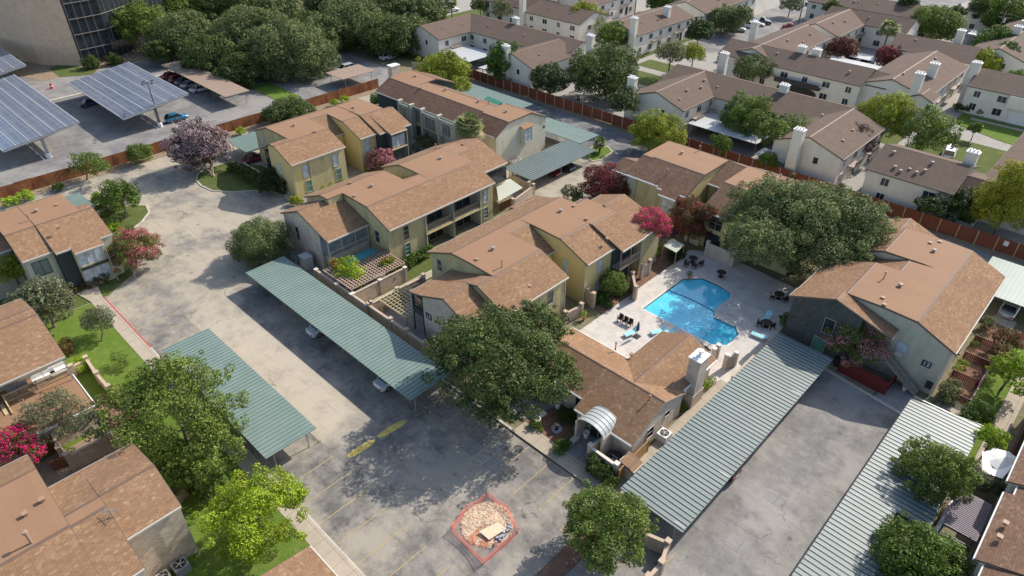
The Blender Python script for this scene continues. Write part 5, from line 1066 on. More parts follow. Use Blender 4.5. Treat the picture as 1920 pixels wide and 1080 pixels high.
tree('dark conical tree at the very top right of centre', 1703, 12, 20, 10, 'dark', 'evergreen_tree', leaf=.26, ar=(.9, .9, 1.2))
tree('yellowish tree beside the utility pole at the top right', 1845, 118, 30, 7, 'yellow', 'elm_tree', leaf=.24)
tree('green tree behind the utility pole at the top right', 1868, 78, 34, 8.5, 'mid', 'ash_tree', leaf=.26, extra=((1890, 95, 20, 6),))
tree('large green tree in the top right corner', 1893, 30, 42, 10, 'elm', 'elm_tree', leaf=.26)
tree('tall dark tree near the top right corner, left of the large one', 1848, 15, 28, 9, 'mid', 'ash_tree', leaf=.26)
tree('sparse tree at the top on a street island', 1483, 8, 20, 6, 'olive', 'young_tree', leaf=.24, dens=.6)
tree('thin dark tree by the white townhouse at the top centre', 940, 18, 20, 8, 'olive', 'young_tree', leaf=.26, dens=.6)
tree('low dark tree at the top centre behind a brown roof', 1240, 4, 26, 6, 'mid', 'ash_tree', leaf=.26)
OG = 'live oaks between the office car park and the townhouses'
for lb, px, py, rp, h, pl in (('yellow green oak touching the dark glass flank of the tower', 200, 30, 44, 11, 'yellow'), ('light oak right of the tower, second in the tree line', 265, 45, 44, 11, 'elm'),
    ('olive oak behind the end of the tan carport', 345, 70, 48, 9, 'oak_light'), ('dark oak over the tan carport with shade on its roof', 400, 105, 46, 8, 'oak'), ('broad oak at the heart of the car park grove', 470, 75, 62, 10, 'oak_light'),
    ('nearest oak of the grove, above the small grassed island', 545, 100, 62, 9.5, 'oak_light'), ('oak overhanging the silver car', 585, 70, 46, 9, 'oak'), ('oak at the top edge above the tan carport', 330, 15, 50, 10, 'elm'),
    ('oak at the top edge left of the hidden white house', 430, 12, 52, 10, 'oak'), ('oak in the middle of the grove behind the silver car', 660, 50, 52, 9, 'oak_light'), ('oak behind the white sport utility vehicle', 730, 70, 46, 8, 'oak'),
    ('oak at the grove edge touching the L shaped townhouse', 775, 62, 34, 7, 'oak_light'), ('top edge oak above the white sport utility vehicle', 700, 15, 50, 9, 'oak_light'), ('last oak on the right of the grove, by the red car', 790, 22, 38, 7.5, 'oak_light'), ('top edge oak right of the hidden white house', 620, 12, 40, 9, 'oak'),
    ('dark low oak at the foot of the grove by the tan carport end', 450, 135, 34, 5.5, 'oak'), ('top edge oak in the middle of the grove', 520, 25, 40, 10, 'oak_light'), ('small oak behind the dark glass tower front', 300, 95, 24, 6, 'oak')):
    tree(lb, px, py, rp*1.22, h, pl, 'oak_tree', leaf=.30, ar=(1.1, 1.05, .72), group=OG, clump=.30, dens=.95)

BG = 'trees dotted between the far townhouses'
for i, (lb, px, py, rp, h, pl) in enumerate((('small dark tree between the ridges left of the tall wooden poles', 1215, 60, 14, 5, 'mid'), ('low green tree in front of the balcony townhouse, beside the walk', 1250, 160, 16, 4, 'elm'), ('green tree behind the long brown ridge with two small chimneys', 1440, 100, 16, 5, 'mid'),
    ('light tree behind the wide townhouse with twin chimneys', 1730, 130, 18, 6, 'elm'), ('small tree by the white gable below the street', 1395, 20, 12, 5, 'oak'), ('dark tree at the far end of the estate street', 1560, 14, 16, 7, 'oak'), ('round tree in the far court above the palm', 1640, 20, 14, 6, 'mid'),
    ('dark tree at the top edge among the far roofs', 1795, 22, 15, 7, 'oak'), ('olive tree below the magnolia corner of the estate lawn', 1830, 240, 13, 3.4, 'mid'), ('small tree beside the parked red car at the top left of the estate', 900, 8, 16, 6, 'oak_light'), ('mid green tree between the L shaped townhouse and its neighbour', 985, 60, 14, 5, 'mid'),
    ('bushy tree at the foot of the wall with small openings', 1030, 95, 14, 4, 'elm'), ('green tree tucked behind the rusty carport', 1352, 268, 20, 5, 'mid'), ('low dark tree right of the rusty carport under the white gable', 1440, 300, 18, 4, 'mid'), ('sparse tree behind the right edge townhouse', 1905, 150, 22, 7, 'elm'), ('yellowish tree at the right edge above the lawn court', 1905, 190, 14, 5, 'yellow'))):
    tree(lb, px, py, rp, h, pl, 'courtyard_tree', leaf=.26, group=BG)
# ---- palms
def palm(label, px, py, h, r_, n=46, base=None):
    q = G(px, py, h); root = empty('fan_palm', (q.x, q.y, 0), label, 'palm'); b = MB(); b.path([(q.x, q.y, -.1), (q.x+.1, q.y, h*.5), (q.x, q.y, h-.2)], [.24, .19, .17], 8); b.build('trunk', 'bark', root)
    r0 = random.Random(int(px)); P3 = []; C = []
    for i in range(n):
        a = i*2.39996; el = R(75-115*(i/n)**.8); ln = r_*(.6+.25*r0.random()); d = Vector((math.cos(a)*math.cos(el), math.sin(a)*math.cos(el), math.sin(el))); s_ = Vector((-math.sin(a), math.cos(a), 0)); u = d.cross(s_)
        c = Vector((q.x, q.y, h))+d*ln*.55; dry = i > n*.75
        for j in range(13):
            t = R(-85+170*j/12); e = d*math.cos(t)+s_*math.sin(t); tip = c+e*ln*.6-Vector((0, 0, .18*ln)); w_ = e.cross(u)*.11
            P3.append([c-w_, c+w_, (c+tip)/2+w_*1.5, tip]); k_ = r0.uniform(.6, 1.3); C.append([x*k_ for x in ((.30, .24, .12) if dry else PAL['palm'])])
    me = D.meshes.new('fronds'); V = [tuple(v-Vector((q.x, q.y, 0))) for f in P3 for v in f]; me.from_pydata(V, [], [(4*i, 4*i+1, 4*i+2, 4*i+3) for i in range(len(P3))]); me.materials.append(MATS['leaf'])
    a_ = me.attributes.new('Col', 'FLOAT_COLOR', 'FACE'); a_.data.foreach_set('color', [x for c in C for x in (c[0], c[1], c[2], 1)]); o = D.objects.new('fronds', me); col.objects.link(o); o.parent = root; ORG[o.name] = ORG[root.name]
palm('fan palm with a dry skirt in front of the long dark block', 880, 236, 7.6, 3.4, 60); palm('fan palm standing in the far white courtyard', 1668, 52, 7.5, 3.2); palm('slender fan palm at the top of the street behind the townhouses', 846, 3, 8, 2.4)
palm('short sago like palm on the drive island by the far carport', 1125, 268, 1.9, 1.6, 30)

# ---- shrubs and hedges
shrub('bright yellow green bush growing through the brown patio pergola', [(657, 512, 1.9, 2.2), (640, 500, 1.2, 2.0), (668, 520, 1.3, 1.8)], .22, 'lime', yellow=.5)
shrub('flowering creeper at the upper left of the brown pergola', [(625, 492, .7, 2.9), (633, 500, .6, 2.9), (640, 488, .5, 2.9)], .18, 'bright', 'red', .3)
shrub('dark clipped bush in a big pot at the end of the brown pergola', [(735, 512, 1.2, 1.3), (745, 505, 1.0, 1.4), (728, 498, 1.0, 1.8)], .17, 'mid')
shrub('clipped hedge along the courtyard side of the yellow block', [(757, 493, .75, .9), (766, 489, .75, .9), (774, 484, .75, .9), (782, 480, .75, .9), (790, 476, .75, .9), (798, 472, .75, .9), (803, 468, .75, .9)], .17, 'mid', name='hedge', cat='hedge')
shrub('green creeper on the pergola corner nearest the courtyard', [(722, 492, .8, 2.6), (733, 488, .6, 2.6)], .18, 'bright', 'red', .3)
shrub('row of clipped shrubs beside the drive lawn below the lilac crape myrtle', [(440, 312, 1.1, 1.0), (452, 318, 1.1, 1.0), (463, 325, 1.2, 1.1), (475, 332, 1.1, 1.0), (486, 340, 1.1, 1.1)], .2, 'hedge', name='hedge', cat='hedge')
shrub('big dark bush at the yellow gable of the stepped block', [(502, 342, 2.0, 1.8), (515, 345, 1.8, 1.8), (508, 328, 1.6, 2.4)], .24, 'dark')
shrub('yellow shrub at the back corner of the balcony block', [(553, 375, .9, .8), (560, 378, .7, .7)], .18, 'yellow')
shrub('bank of spiky shrubs under the dark bays of the long block', [(800, 250, 1.2, 1.2), (790, 262, 1.1, 1.0), (806, 268, 1.2, 1.2), (780, 275, .9, .8)], .26, 'olive')
shrub('green plants along the base of the stepped block', [(605, 350, .5, .5), (620, 345, .5, .5), (578, 355, .6, .7), (640, 338, .5, .5), (690, 318, .6, .6)], .18, 'bright')
shrub('shrub mass under the young tree on the left kerbed nub', [(185, 375, 1.0, .9), (200, 385, 1.6, 1.3), (195, 400, 1.3, 1.2), (210, 418, 1.0, .9)], .22, 'mid')
shrub('two round bushes at the tip of the left kerbed nub', [(182, 368, .8, .7), (211, 425, .8, .7)], .2, 'bright')
shrub('low hedge under the banded windows of the left edge block', [(175, 525, .8, .7), (190, 520, .9, .7), (160, 535, .7, .6), (200, 515, .7, .6), (135, 543, .7, .6)], .2, 'bronze', name='hedge', cat='hedge')
for lb, px, py, r_ in (('yellow green clump at the foot of the left fence, nearest the left edge', 19, 378, 1.1), ('yellow green clump at the foot of the left fence, second from the left edge', 48, 367, 1.1), ('small dark clump at the foot of the left fence, third from the left edge', 108, 350, .8)): shrub(lb, [(px, py, r_, .7)], .26, 'lime' if r_ > 1 else 'mid')
for lb, px, py in (('small bright bush beside the fence behind the stepped block, left of a pair', 625, 192), ('small bright bush beside the fence behind the stepped block, right of a pair', 645, 186), ('low bush by the fence next to the lilac crape myrtle', 450, 245)): shrub(lb, [(px, py, .9, .8)], .26, 'lime')
shrub('rusty brown rounded bush at the corner of the balcony block lawn', [(120, 648, 1.0, 1.0), (124, 655, .8, .9)], .17, 'bronze', yellow=.8)
shrub('lime groundcover bush inside the corner garden wall', [(148, 683, 1.0, .8), (158, 680, .6, 1.0), (140, 690, .6, .5)], .17, 'lime')
shrub('wispy sapling on the bright lawn', [(222, 672, .8, 1.0), (232, 682, .6, .8), (212, 665, .4, 1.2)], .17, 'elm', dens=.45)
shrub('dark hedge in front of the clubhouse service yard', [(1115, 872, .9, .8), (1125, 880, .9, .8), (1135, 890, .9, .8), (1145, 900, .8, .8), (1112, 862, .7, 1.2)], .16, 'hedge', name='hedge', cat='hedge')
shrub('leafy planter shrub at the end of the entry bench', [(1052, 838, .75, .6), (1060, 832, .6, .6), (1047, 845, .5, .5)], .17, 'mid')
shrub('dark green bush beside the clubhouse wall in the mulch bed', [(1063, 778, .8, .6), (1070, 782, .7, .6)], .16, 'hedge')
shrub('small plant beside the pale urn on the left of the entry garden', [(1003, 795, .6, .5), (1014, 806, .3, .3)], .15, 'mid')
shrub('green ground plants in the pool court beside the brick stub walls', [(1145, 545, .8, .6), (1135, 555, .9, .6), (1125, 562, .8, .5), (1160, 548, .8, .5), (1140, 570, .7, .4)], .2, 'mid')
shrub('dark shrubs in the shaded corner bed at the top of the pool deck', [(1262, 478, 1.0, .9), (1272, 472, 1.0, .9), (1230, 466, .8, .7)], .2, 'dark')
shrub('bright shrub at the foot of the fuchsia crape myrtle', [(1229, 467, .9, .9)], .2, 'lime')
shrub('violet flowering shrub beside the fuchsia crape myrtle', [(1253, 438, 1.0, 1.8), (1262, 432, .8, 2.2)], .18, 'mid', 'violet', .9)
shrub('olive bush at the corner of block 12 beside the path', [(1780, 735, 1.0, 1.0), (1788, 725, .9, 1.0), (1775, 748, .8, .8)], .18, 'olive')
shrub('pale bush at the far end of the red planters', [(1853, 606, .9, .9)], .18, 'olive')
shrub('shadowy bush on the path lawn at the right', [(1835, 775, 1.3, .8), (1822, 785, 1.0, .7)], .2, 'mid')
shrub('plants spilling from the clubhouse side bed', [(1278, 762, .5, .4), (1285, 757, .5, .4), (1325, 720, .5, .4), (1335, 712, .5, .4)], .16, 'bright')
shrub('bush against the pool side of the pale green carport', [(1476, 600, .9, .8), (1484, 608, .8, .7)], .2, 'mid')
shrub('potted spiky plant by the clubhouse awning', [(1098, 795, .55, 1.1), (1104, 788, .45, 1.6)], .22, 'mid', sub=False)
shrub('tall potted shrub left of the clubhouse wall', [(1046, 738, .6, 1.3), (1047, 730, .5, 1.8)], .2, 'dark', sub=False)
shrub('trailing grey shrub between the purple pergola and the white sail', [(1845, 905, .9, 2.3), (1862, 912, .9, 2.2), (1878, 918, .8, 2.0), (1830, 898, .8, 2.4)], .18, 'grey')
shrub('pink flowers by the open trellis wall', [(1775, 950, .5, .8), (1783, 958, .4, .8)], .15, 'mid', 'rose', .6)
shrub('hedge strip by the bottom left block garden wall', [(370, 905, 1.2, 1.1), (395, 915, 1.2, 1.1), (350, 890, 1.1, 1.2)], .2, 'hedge', name='hedge', cat='hedge')
for lb, px, py in (('clipped ball shrub beside the arched garage, left one', 1810, 203), ('clipped ball shrub beside the arched garage, right one', 1838, 208), ('clipped shrub at the corner of the right edge townhouse', 1797, 200)): shrub(lb, [(px, py, .9, .8)], .24, 'hedge')
for lb, px, py, r_ in (('rounded hedge at the foot of the tower, left of the dark glass', 170, 118, 2.0), ('small hedge below the tower wall at the far left', 22, 118, 1.6), ('rounded bush in front of the dark glass flank', 212, 112, 1.8)): shrub(lb, [(px, py, r_, 1.2), (px+6, py+1, r_*.8, 1.0)], .3, 'hedge')
shrub('potted plant at the head of the pool', [(1293, 512, .4, .75)], .14, 'elm', sub=False); shrub('bright potted plant beside the pool court wall', [(1095, 588, .45, .9)], .15, 'lime', sub=False)
shrub('yellow potted plant on the gate pillar by the bottom left block', [(130, 848, .55, 1.9)], .2, 'lime', sub=False)
shrub('plants in the first red planter along block 12', [(1798, 690, .45, .6), (1802, 678, .4, .6), (1812, 682, .4, .6)], .15, 'bright'); shrub('plants in the second red planter along block 12', [(1828, 645, .5, .6), (1838, 632, .5, .6)], .15, 'mid')

# ================================================================ CARS
def make_car(kind, paint):
    L, W, H = dict(sedan=(4.8, 1.82, 1.45), hatch=(4.3, 1.78, 1.55), suv=(4.9, 1.92, 1.78), pickup=(5.7, 1.98, 1.85), van=(5.4, 2.0, 2.1))[kind]
    # lower body sections along x (nose at +x): (x, half width, z low, z belt)
    root = empty('car', (0, 0, 0), 'car', 'car'); h = L/2; belt = H*.58
    secs = [(-h, .80, .35, belt*.80), (-h+.08, .92, .25, belt*.95), (-h+.7, .98, .2, belt), (0, 1, .2, belt), (h-1.3, .99, .2, belt*.98), (h-.6, .95, .2, belt*.88), (h-.12, .86, .25, belt*.72), (h, .72, .35, belt*.55)]
    if kind == 'van': secs[5] = (h-.6, .97, .2, belt*.98); secs[6] = (h-.12, .9, .25, belt*.85)
    b = MB(); b0 = 0
    for (x, wf, zl, zb) in secs:
        w_ = W/2*wf; b.v += [(x, -w_*.92, zl), (x, -w_, zl+.15), (x, -w_, zb-.12), (x, -w_*.88, zb), (x, w_*.88, zb), (x, w_, zb-.12), (x, w_, zl+.15), (x, w_*.92, zl)]
    for i in range(len(secs)-1):
        for j in range(8): k_ = (j+1) % 8; b.f.append((8*i+j, 8*i+k_, 8*i+8+k_, 8*i+8+j)); b.mi.append(0)
    b.f += [tuple(range(8)), tuple(range(8*len(secs)-1, 8*len(secs)-9, -1))]; b.mi += [0, 0]
    body = b.build('body', paint, root, smooth=False)
    cab = dict(sedan=(-h+.75, -h+1.35, h-2.35, h-1.55), hatch=(-h+.12, -h+.6, h-2.1, h-1.2), suv=(-h+.1, -h+.45, h-2.2, h-1.45), pickup=(-.55, -.35, h-2.4, h-1.65), van=(-h+.08, -h+.2, h-1.5, h-.75))[kind]
    g = MB(); wb, wt = W/2*.88, W/2*.70; x0, x1, x2, x3 = cab; zb = belt-.02
    g.v += [(x0, -wb, zb), (x3, -wb, zb), (x3, wb, zb), (x0, wb, zb), (x1, -wt, H-.05), (x2, -wt, H-.05), (x2, wt, H-.05), (x1, wt, H-.05)]
    for q in ((0, 1, 5, 4), (1, 2, 6, 5), (2, 3, 7, 6), (3, 0, 4, 7), (4, 5, 6, 7)): g.f.append(q); g.mi.append(0)
    g.build('windows', 'car_glass', root)
    r = MB(); r.v += [(x1-.04, -wt-.02, H-.06), (x2+.06, -wt-.02, H-.06), (x2+.06, wt+.02, H-.06), (x1-.04, wt+.02, H-.06), (x1+.1, -wt+.1, H), (x2-.1, -wt+.1, H), (x2-.1, wt-.1, H), (x1+.1, wt-.1, H)]
    for q in ((0, 1, 5, 4), (1, 2, 6, 5), (2, 3, 7, 6), (3, 0, 4, 7), (4, 5, 6, 7), (3, 2, 1, 0)): r.f.append(q); r.mi.append(0)
    for s_ in (-1, 1):                                     # pillars
        for xa, xb in ((x0, x1), ((x0+x3)/2, (x1+x2)/2), (x3, x2)): r.tube((xa, s_*(wb+.01), zb), (xb, s_*(wt+.01), H-.05), .045, None, 4)
    r.build('roof', paint, root)
    for sx in (-1, 1):
        for sy in (-1, 1):
            m_ = MB(); x = sx*(h-.85); y = sy*(W/2-.10); m_.tube((x, y-.11, .33), (x, y+.11, .33), .33, None, 14); wh = m_.build('wheel', 'black_rubber', root)
            m_ = MB(); m_.tube((x, y+sy*.105, .33), (x, y+sy*.125, .33), .2, None, 10); m_.build('rim', 'steel', wh)
    for sy in (-1, 1):
        m_ = MB(); m_.box(h-.16, h-.02, sy*W/2*.6-.16, sy*W/2*.6+.16, belt*.5, belt*.64); m_.build('headlight', 'blind_glass', root)
        m_ = MB(); m_.box(-h-.01, -h+.1, sy*W/2*.68-.12, sy*W/2*.68+.12, belt*.6, belt*.85); m_.build('tail_light', 'kerb_red', root)
        m_ = MB(); m_.box(h-1.75, h-1.6, sy*(W/2+.02), sy*(W/2+.17), belt-.05, belt+.1); m_.build('wing_mirror', paint, root)
    m_ = MB(); m_.box(-h-.015, -h+.05, -.26, .26, .5, .63); m_.build('number_plate', 'white_paint', root)
    if kind == 'pickup': m_ = MB(); m_.box(-h+.15, -.7, -W/2*.78, W/2*.78, belt-.06, belt+.005); m_.build('cargo_bed', 'dark_metal', root)
    return root
PROTO = {}
def car(label, px, py, kind, paint, heading, group=None, cat=None, z=0, at=None):
    """heading in degrees, 0 = nose towards +X"""
    p = Vector(at) if at is not None else G(px, py, .6); key = (kind, paint)
    nm = {'sedan': 'parked_car', 'hatch': 'parked_car', 'suv': 'parked_car', 'pickup': 'pickup_truck', 'van': 'parked_van'}[kind]
    if key not in PROTO: o = PROTO[key] = make_car(kind, paint)
    else: o = copy_thing(PROTO[key], (0, 0, 0), 0)
    o.name = nm; o.location = (p.x, p.y, z); o.rotation_euler.z = R(heading); o['label'] = label; o['category'] = cat or {'pickup': 'pickup truck', 'van': 'van'}.get(kind, 'car'); 
    if group: o['group'] = group
    return o
CG = 'parked cars'; W_ = 'paint_car_white'
for c in (('bright blue hatchback parked beside the middle solar canopy', 331, 220, 'hatch', 'paint_car_blue', 90), ('dark blue car whose tail sticks out from under the middle solar canopy', 172, 191, 'sedan', 'paint_car_navy', 90),
    ('red car at the upper end of the long tan carport, leftmost', 322, 141, 'sedan', 'paint_car_red', 90), ('red car second from the left under the long tan carport', 336, 147, 'hatch', 'paint_car_red', 90), ('grey car third from the left under the long tan carport', 349, 151, 'sedan', 'paint_car_grey', 90),
    ('silver car fourth from the left under the long tan carport', 360, 157, 'sedan', 'paint_car_silver', 90), ('white car last in the row under the long tan carport', 377, 165, 'sedan', W_, 90),
    ('silver grey crossover under the edge of the oak shaded tan carport', 646, 130, 'suv', 'paint_car_silver', -90), ('white sport utility vehicle in the oak shade by the weathered fence', 729, 105, 'suv', W_, 90),
    ('white sedan under the flat carport of the L shaped townhouse', 889, 104, 'sedan', W_, -60), ('red car parked at the top left of the townhouse estate', 836, 10, 'sedan', 'paint_car_red', 80), ('white van like car beside the red one at the top left of the estate', 846, 18, 'suv', W_, 80),
    ('white car at the very top edge above the oaks', 806, 5, 'sedan', W_, 60), ('red car behind the ridge of the L shaped townhouse', 942, 36, 'sedan', 'paint_car_red', 0),
    ('dark blue car in the estate street beside the tall white chimney', 1361, 108, 'suv', 'paint_car_navy', 85), ('silver car half hidden by the olive oak at the top of the street', 1382, 54, 'suv', 'paint_car_silver', 20), ('white pickup truck in the row at the top of the street', 1402, 47, 'pickup', W_, 20),
    ('small white car between the two pickup trucks at the top of the street', 1418, 44, 'sedan', W_, 20), ('dark pickup truck at the end of the row at the top of the street', 1428, 40, 'pickup', 'paint_car_dark', 20),
    ('black sedan at the top edge beside the street island', 1525, 7, 'sedan', 'paint_car_dark', 0), ('grey and white hatchback in the courtyard, left of a dark one', 1603, 112, 'hatch', 'paint_car_silver', 80), ('dark hatchback in the courtyard, right of the grey one', 1627, 116, 'hatch', 'paint_car_dark', 80),
    ('white van parked behind the brown roof at the right', 1779, 288, 'van', W_, 100), ('white car parked in the court beside the lawn with arched garage', 1766, 226, 'sedan', W_, 100), ('red car in the alley court left of the tall utility pole at the top', 1484, 50, 'sedan', 'paint_car_red', 20)):
    car(*c, group=CG)
car('white sedan backed under the long green carport, upper one', 0, 0, 'sedan', W_, 90, CG, at=(-59.0, 30.25, 0)); car('white sedan backed under the long green carport, lower one', 0, 0, 'sedan', W_, 90, CG, at=(-46.2, 30.3, 0))
car('dark red car under the small carport beside the lilac crape myrtle', 0, 0, 'sedan', 'paint_car_maroon', 90, CG, at=(-107.6, 48.2, 0)); car('dark car under the striped carport beside the drive', 0, 0, 'suv', 'paint_car_dark', 0, CG, at=(-67.6, 83.0, 0))
car('dark pickup whose tail pokes out from the pale green carport', 0, 0, 'pickup', 'paint_car_dark', 180, CG, at=(-16.1, 43.6, 0)); car('silver car under the dappled carport behind block 12', 0, 0, 'sedan', 'paint_car_silver', 90, CG, at=(-2.0, 90.0, 0))
car('red car in the shade under the striped carport by the drive, behind the dark one', 0, 0, 'hatch', 'paint_car_maroon', 0, CG, at=(-67.6, 79.8, 0))

# ================================================================ garden walls, patios, pergolas
def wall_run(label, pts, h, mat_='patio_brick', cap='brick_cap', name='garden_wall', th=.24, pillars=True, ph=.35, z=0.0):
    root = empty(name, (pts[0][0], pts[0][1], 0), label, 'wall'); b = MB(); c = MB()
    for p, q in zip(pts, pts[1:]):
        d = Vector((q[0]-p[0], q[1]-p[1], 0)); L = d.length; d.normalize(); n = Vector((-d.y, d.x, 0))*th/2
        e = d*(th/2+.012) if not pillars else d*0
        for m_, k_, z0, z1 in ((b, 1.0, z, z+h), (c, 1.25, z+h, z+h+.08)):
            P = [(p[0]-e.x-n.x*k_, p[1]-e.y-n.y*k_), (q[0]+e.x-n.x*k_, q[1]+e.y-n.y*k_), (q[0]+e.x+n.x*k_, q[1]+e.y+n.y*k_), (p[0]-e.x+n.x*k_, p[1]-e.y+n.y*k_)]; m_.prism(P, z0, z1+random.uniform(0, .006))
    b.build('wall_body', mat_, root); c.build('coping', cap, root)
    if pillars:
        for p in pts:
            m_ = MB(); s_ = th*.85; m_.box(p[0]-s_, p[0]+s_, p[1]-s_, p[1]+s_, 0, h+ph); pl = m_.build('pillar', mat_, root)
            m_ = MB(); m_.box(p[0]-s_*1.2, p[0]+s_*1.2, p[1]-s_*1.2, p[1]+s_*1.2, h+ph, h+ph+.08); m_.build('pillar_cap', 'stone_cap' if cap != 'brick_cap' else cap, pl)
    return root
def wpx(label, pts, h, zt=None, **k): return wall_run(label, [P2(x, y, h) for x, y in pts], h, **k)
wall_run('tall brick wall between the long carport and the brown pergola patio', [(-67.6, 34.7), (-63.0, 34.7), (-59.9, 34.7), (-56.9, 34.7)], 2.1, cap='patio_brick', ph=.1)
wall_run('brick wall closing the brown pergola patio toward the courtyard walk', [(-60.0, 34.95), (-60.0, 39.0), (-60.0, 42.9)], 2.0, cap='patio_brick', ph=.1)
wall_run('brick wall with pale coping round the yellow lattice patio', [(-56.8, 34.9), (-52.6, 34.9), (-49.7, 34.9), (-46.6, 34.9)], 2.0)
wall_run('brick wall from the lattice patio along the courtyard walk', [(-56.8, 35.2), (-56.8, 39.2), (-56.8, 43.3)], 2.0)
wall_run('low brick wall beside the brick end of block 14', [(-46.6, 35.2), (-45.6, 36.6)], 1.6, pillars=False)
wall_run('stub wall with square pillars at the pool court gate, left one', [P2(1060, 592, 1.2), P2(1090, 577, 1.2)], 1.5, mat_='patio_brick')
wall_run('stub wall with square pillars at the pool court gate, right one', [P2(1102, 546, 1.8), P2(1113, 555, 1.8)], 1.9)
wall_run('brick courtyard wall behind the airy shrub tree', [P2(1186, 516, 1.8), P2(1192, 542, 1.8)], 1.9)
wall_run('brick wall fin at the corner of the dark balcony', [P2(1204, 502, 1.8), P2(1218, 494, 1.8)], 2.0)
wall_run('white painted wall panel left of the blue door', [(-39.4, 76.9), (-37.6, 76.9)], 2.2, 'pale_brick', 'stone_cap'); wall_run('pale brick wall right of the blue door, under the big oak', [(-35.3, 75.4), (-31.4, 75.4), (-31.2, 77.4)], 1.9, 'pale_brick', 'stone_cap')
wall_run('brick entry wall of the clubhouse service yard', [P2(1107, 840, 1.5), P2(1156, 875, 1.5)], 1.6, 'pale_brick', 'stone_cap'); wall_run('brick side wall of the service yard toward the awning', [P2(1108, 838, 1.5), P2(1143, 815, 1.5)], 1.6, 'pale_brick', 'stone_cap', pillars=False)
wall_run('white gate piers by the chimney of the clubhouse', [P2(1338, 662, 1.6), P2(1346, 655, 1.6)], 1.9, 'pale_brick', 'stone_cap'); wall_run('brick pier at the pool gate beside the carport', [P2(1362, 672, 1.5), P2(1380, 668, 1.5)], 1.7, 'pale_brick', 'stone_cap')
wall_run('long low wall between the pool deck and the pale green carport', [(-19.9, 54.6), (-19.9, 64.2)], 1.2, 'patio_brick', 'brick_cap', pillars=False)
wall_run('brick enclosure wall behind the olive green tree at the bottom', [P2(1205, 1000, 1.4), P2(1252, 1020, 1.4), P2(1240, 1058, 1.4), P2(1215, 1085, 1.4)], 1.5)
wall_run('rounded garden wall beside the lawn and the balcony block', [P2(135, 692, 1.1), P2(163, 676, 1.1), P2(183, 705, 1.1), P2(205, 730, 1.1)], 1.3)
wall_run('tan brick yard wall above the bottom left block', [P2(127, 857, 1.9), P2(195, 822, 1.9), P2(205, 818, 1.9)], 2.0); wall_run('tan brick wall piece beside the wooden garden gate', [P2(112, 845, 1.9), P2(100, 815, 1.9)], 2.0)
wall_run('low brick wall by the lawn under the lime green tree', [P2(318, 905, 1.0), P2(345, 918, 1.0), P2(330, 935, 1)], 1.1, pillars=False)
wall_run('brick wall strip behind the small teal carport at the left', [(-104.2, 17.6), (-104.2, 23.0)], 1.8); wall_run('low tan wall beside the small green carport and hedge', [(-106, 45.2), (-98.3, 45.2)], 1.0, pillars=False)
wall_run('brick yard wall beside the pale striped carport', [P2(960, 328, 1.8), P2(992, 345, 1.8)], 1.8); wall_run('brick yard wall at the end of the pale awning by the drive', [P2(962, 378, 1.8), P2(1000, 350, 1.8)], 1.9)
wall_run('white screen wall of the trellis yard at the bottom right', [(1.6, 44.5), (1.6, 52.8)], 1.7, 'white_stucco', 'white_paint', pillars=False)
wall_run('brick yard wall at the left court of the stepped block', [P2(437, 303, 1.2), P2(478, 330, 1.2)], 1.1, pillars=False)
# red board fences
def red_fence(label, pts, h, mat_='red_wood', name='board_fence', slats=False):
    root = empty(name, (pts[0][0], pts[0][1], 0), label, 'fence'); b = MB(); c = MB()
    for p, q in zip(pts, pts[1:]):
        d = Vector((q[0]-p[0], q[1]-p[1], 0)); L = d.length; d.normalize(); n = Vector((-d.y, d.x, 0))*.02; k_ = int(L/(.17 if slats else .16))
        for i in range(k_):
            t0, t1 = L*i/k_, L*(i+(.75 if slats else .97))/k_; P = [(p[0]+d.x*t0-n.x, p[1]+d.y*t0-n.y), (p[0]+d.x*t1-n.x, p[1]+d.y*t1-n.y), (p[0]+d.x*t1+n.x, p[1]+d.y*t1+n.y), (p[0]+d.x*t0+n.x, p[1]+d.y*t0+n.y)]; b.prism(P, .08, h+random.uniform(-.015, .015))
        c.tube((p[0], p[1], h+.03), (q[0], q[1], h+.03), .05, None, 4)
    b.build('boards', mat_, root); c.build('top_rail', mat_, root)
    for p in pts: m_ = MB(); m_.box(p[0]-.06, p[0]+.06, p[1]-.06, p[1]+.06, 0, h+.1); m_.build('post', mat_, root)
    return root
red_fence('solid dark red board fence at the foot of block 12, facing the parking court', [(-12.6, 64.6), (-7.6, 64.2), (-7.5, 66.9)], 1.75)
red_fence('row of red slatted planter fences along the path beside block 12', [(-3.4, 68.4), (-.85, 68.4), (-.85, 84.2)], 1.0, slats=True)
for y, lb in ((72.2, 'nearest'), (76.4, 'second'), (80.4, 'third')): red_fence('short red slatted divider across the planters of block 12, '+lb+' from the carport', [(-3.4, y), (-1.0, y)], 1.0, slats=True)
red_fence('cedar board gate fence between the service yard and the pale green carport', [P2(1158, 905, 0)[:], P2(1213, 848, 0)[:]], 1.7, 'cedar')
red_fence('solid brown wooden gate in the garden wall at the lower left', [P2(83, 862, 0), P2(108, 845, 0)], 2.0, 'gate_wood'); red_fence('dark brown slatted gate beside the bottom left roof', [P2(104, 885, 0), P2(136, 872, 0)], 1.3, 'gate_wood', slats=True)
red_fence('dark red fence piece behind the path lawn at the right edge', [(4.0, 62), (4.0, 70)], 1.5); red_fence('small brown fence under the pale awning by the drive', [P2(938, 395, 0), P2(990, 372, 0)], 1.2, 'gate_wood', slats=True)
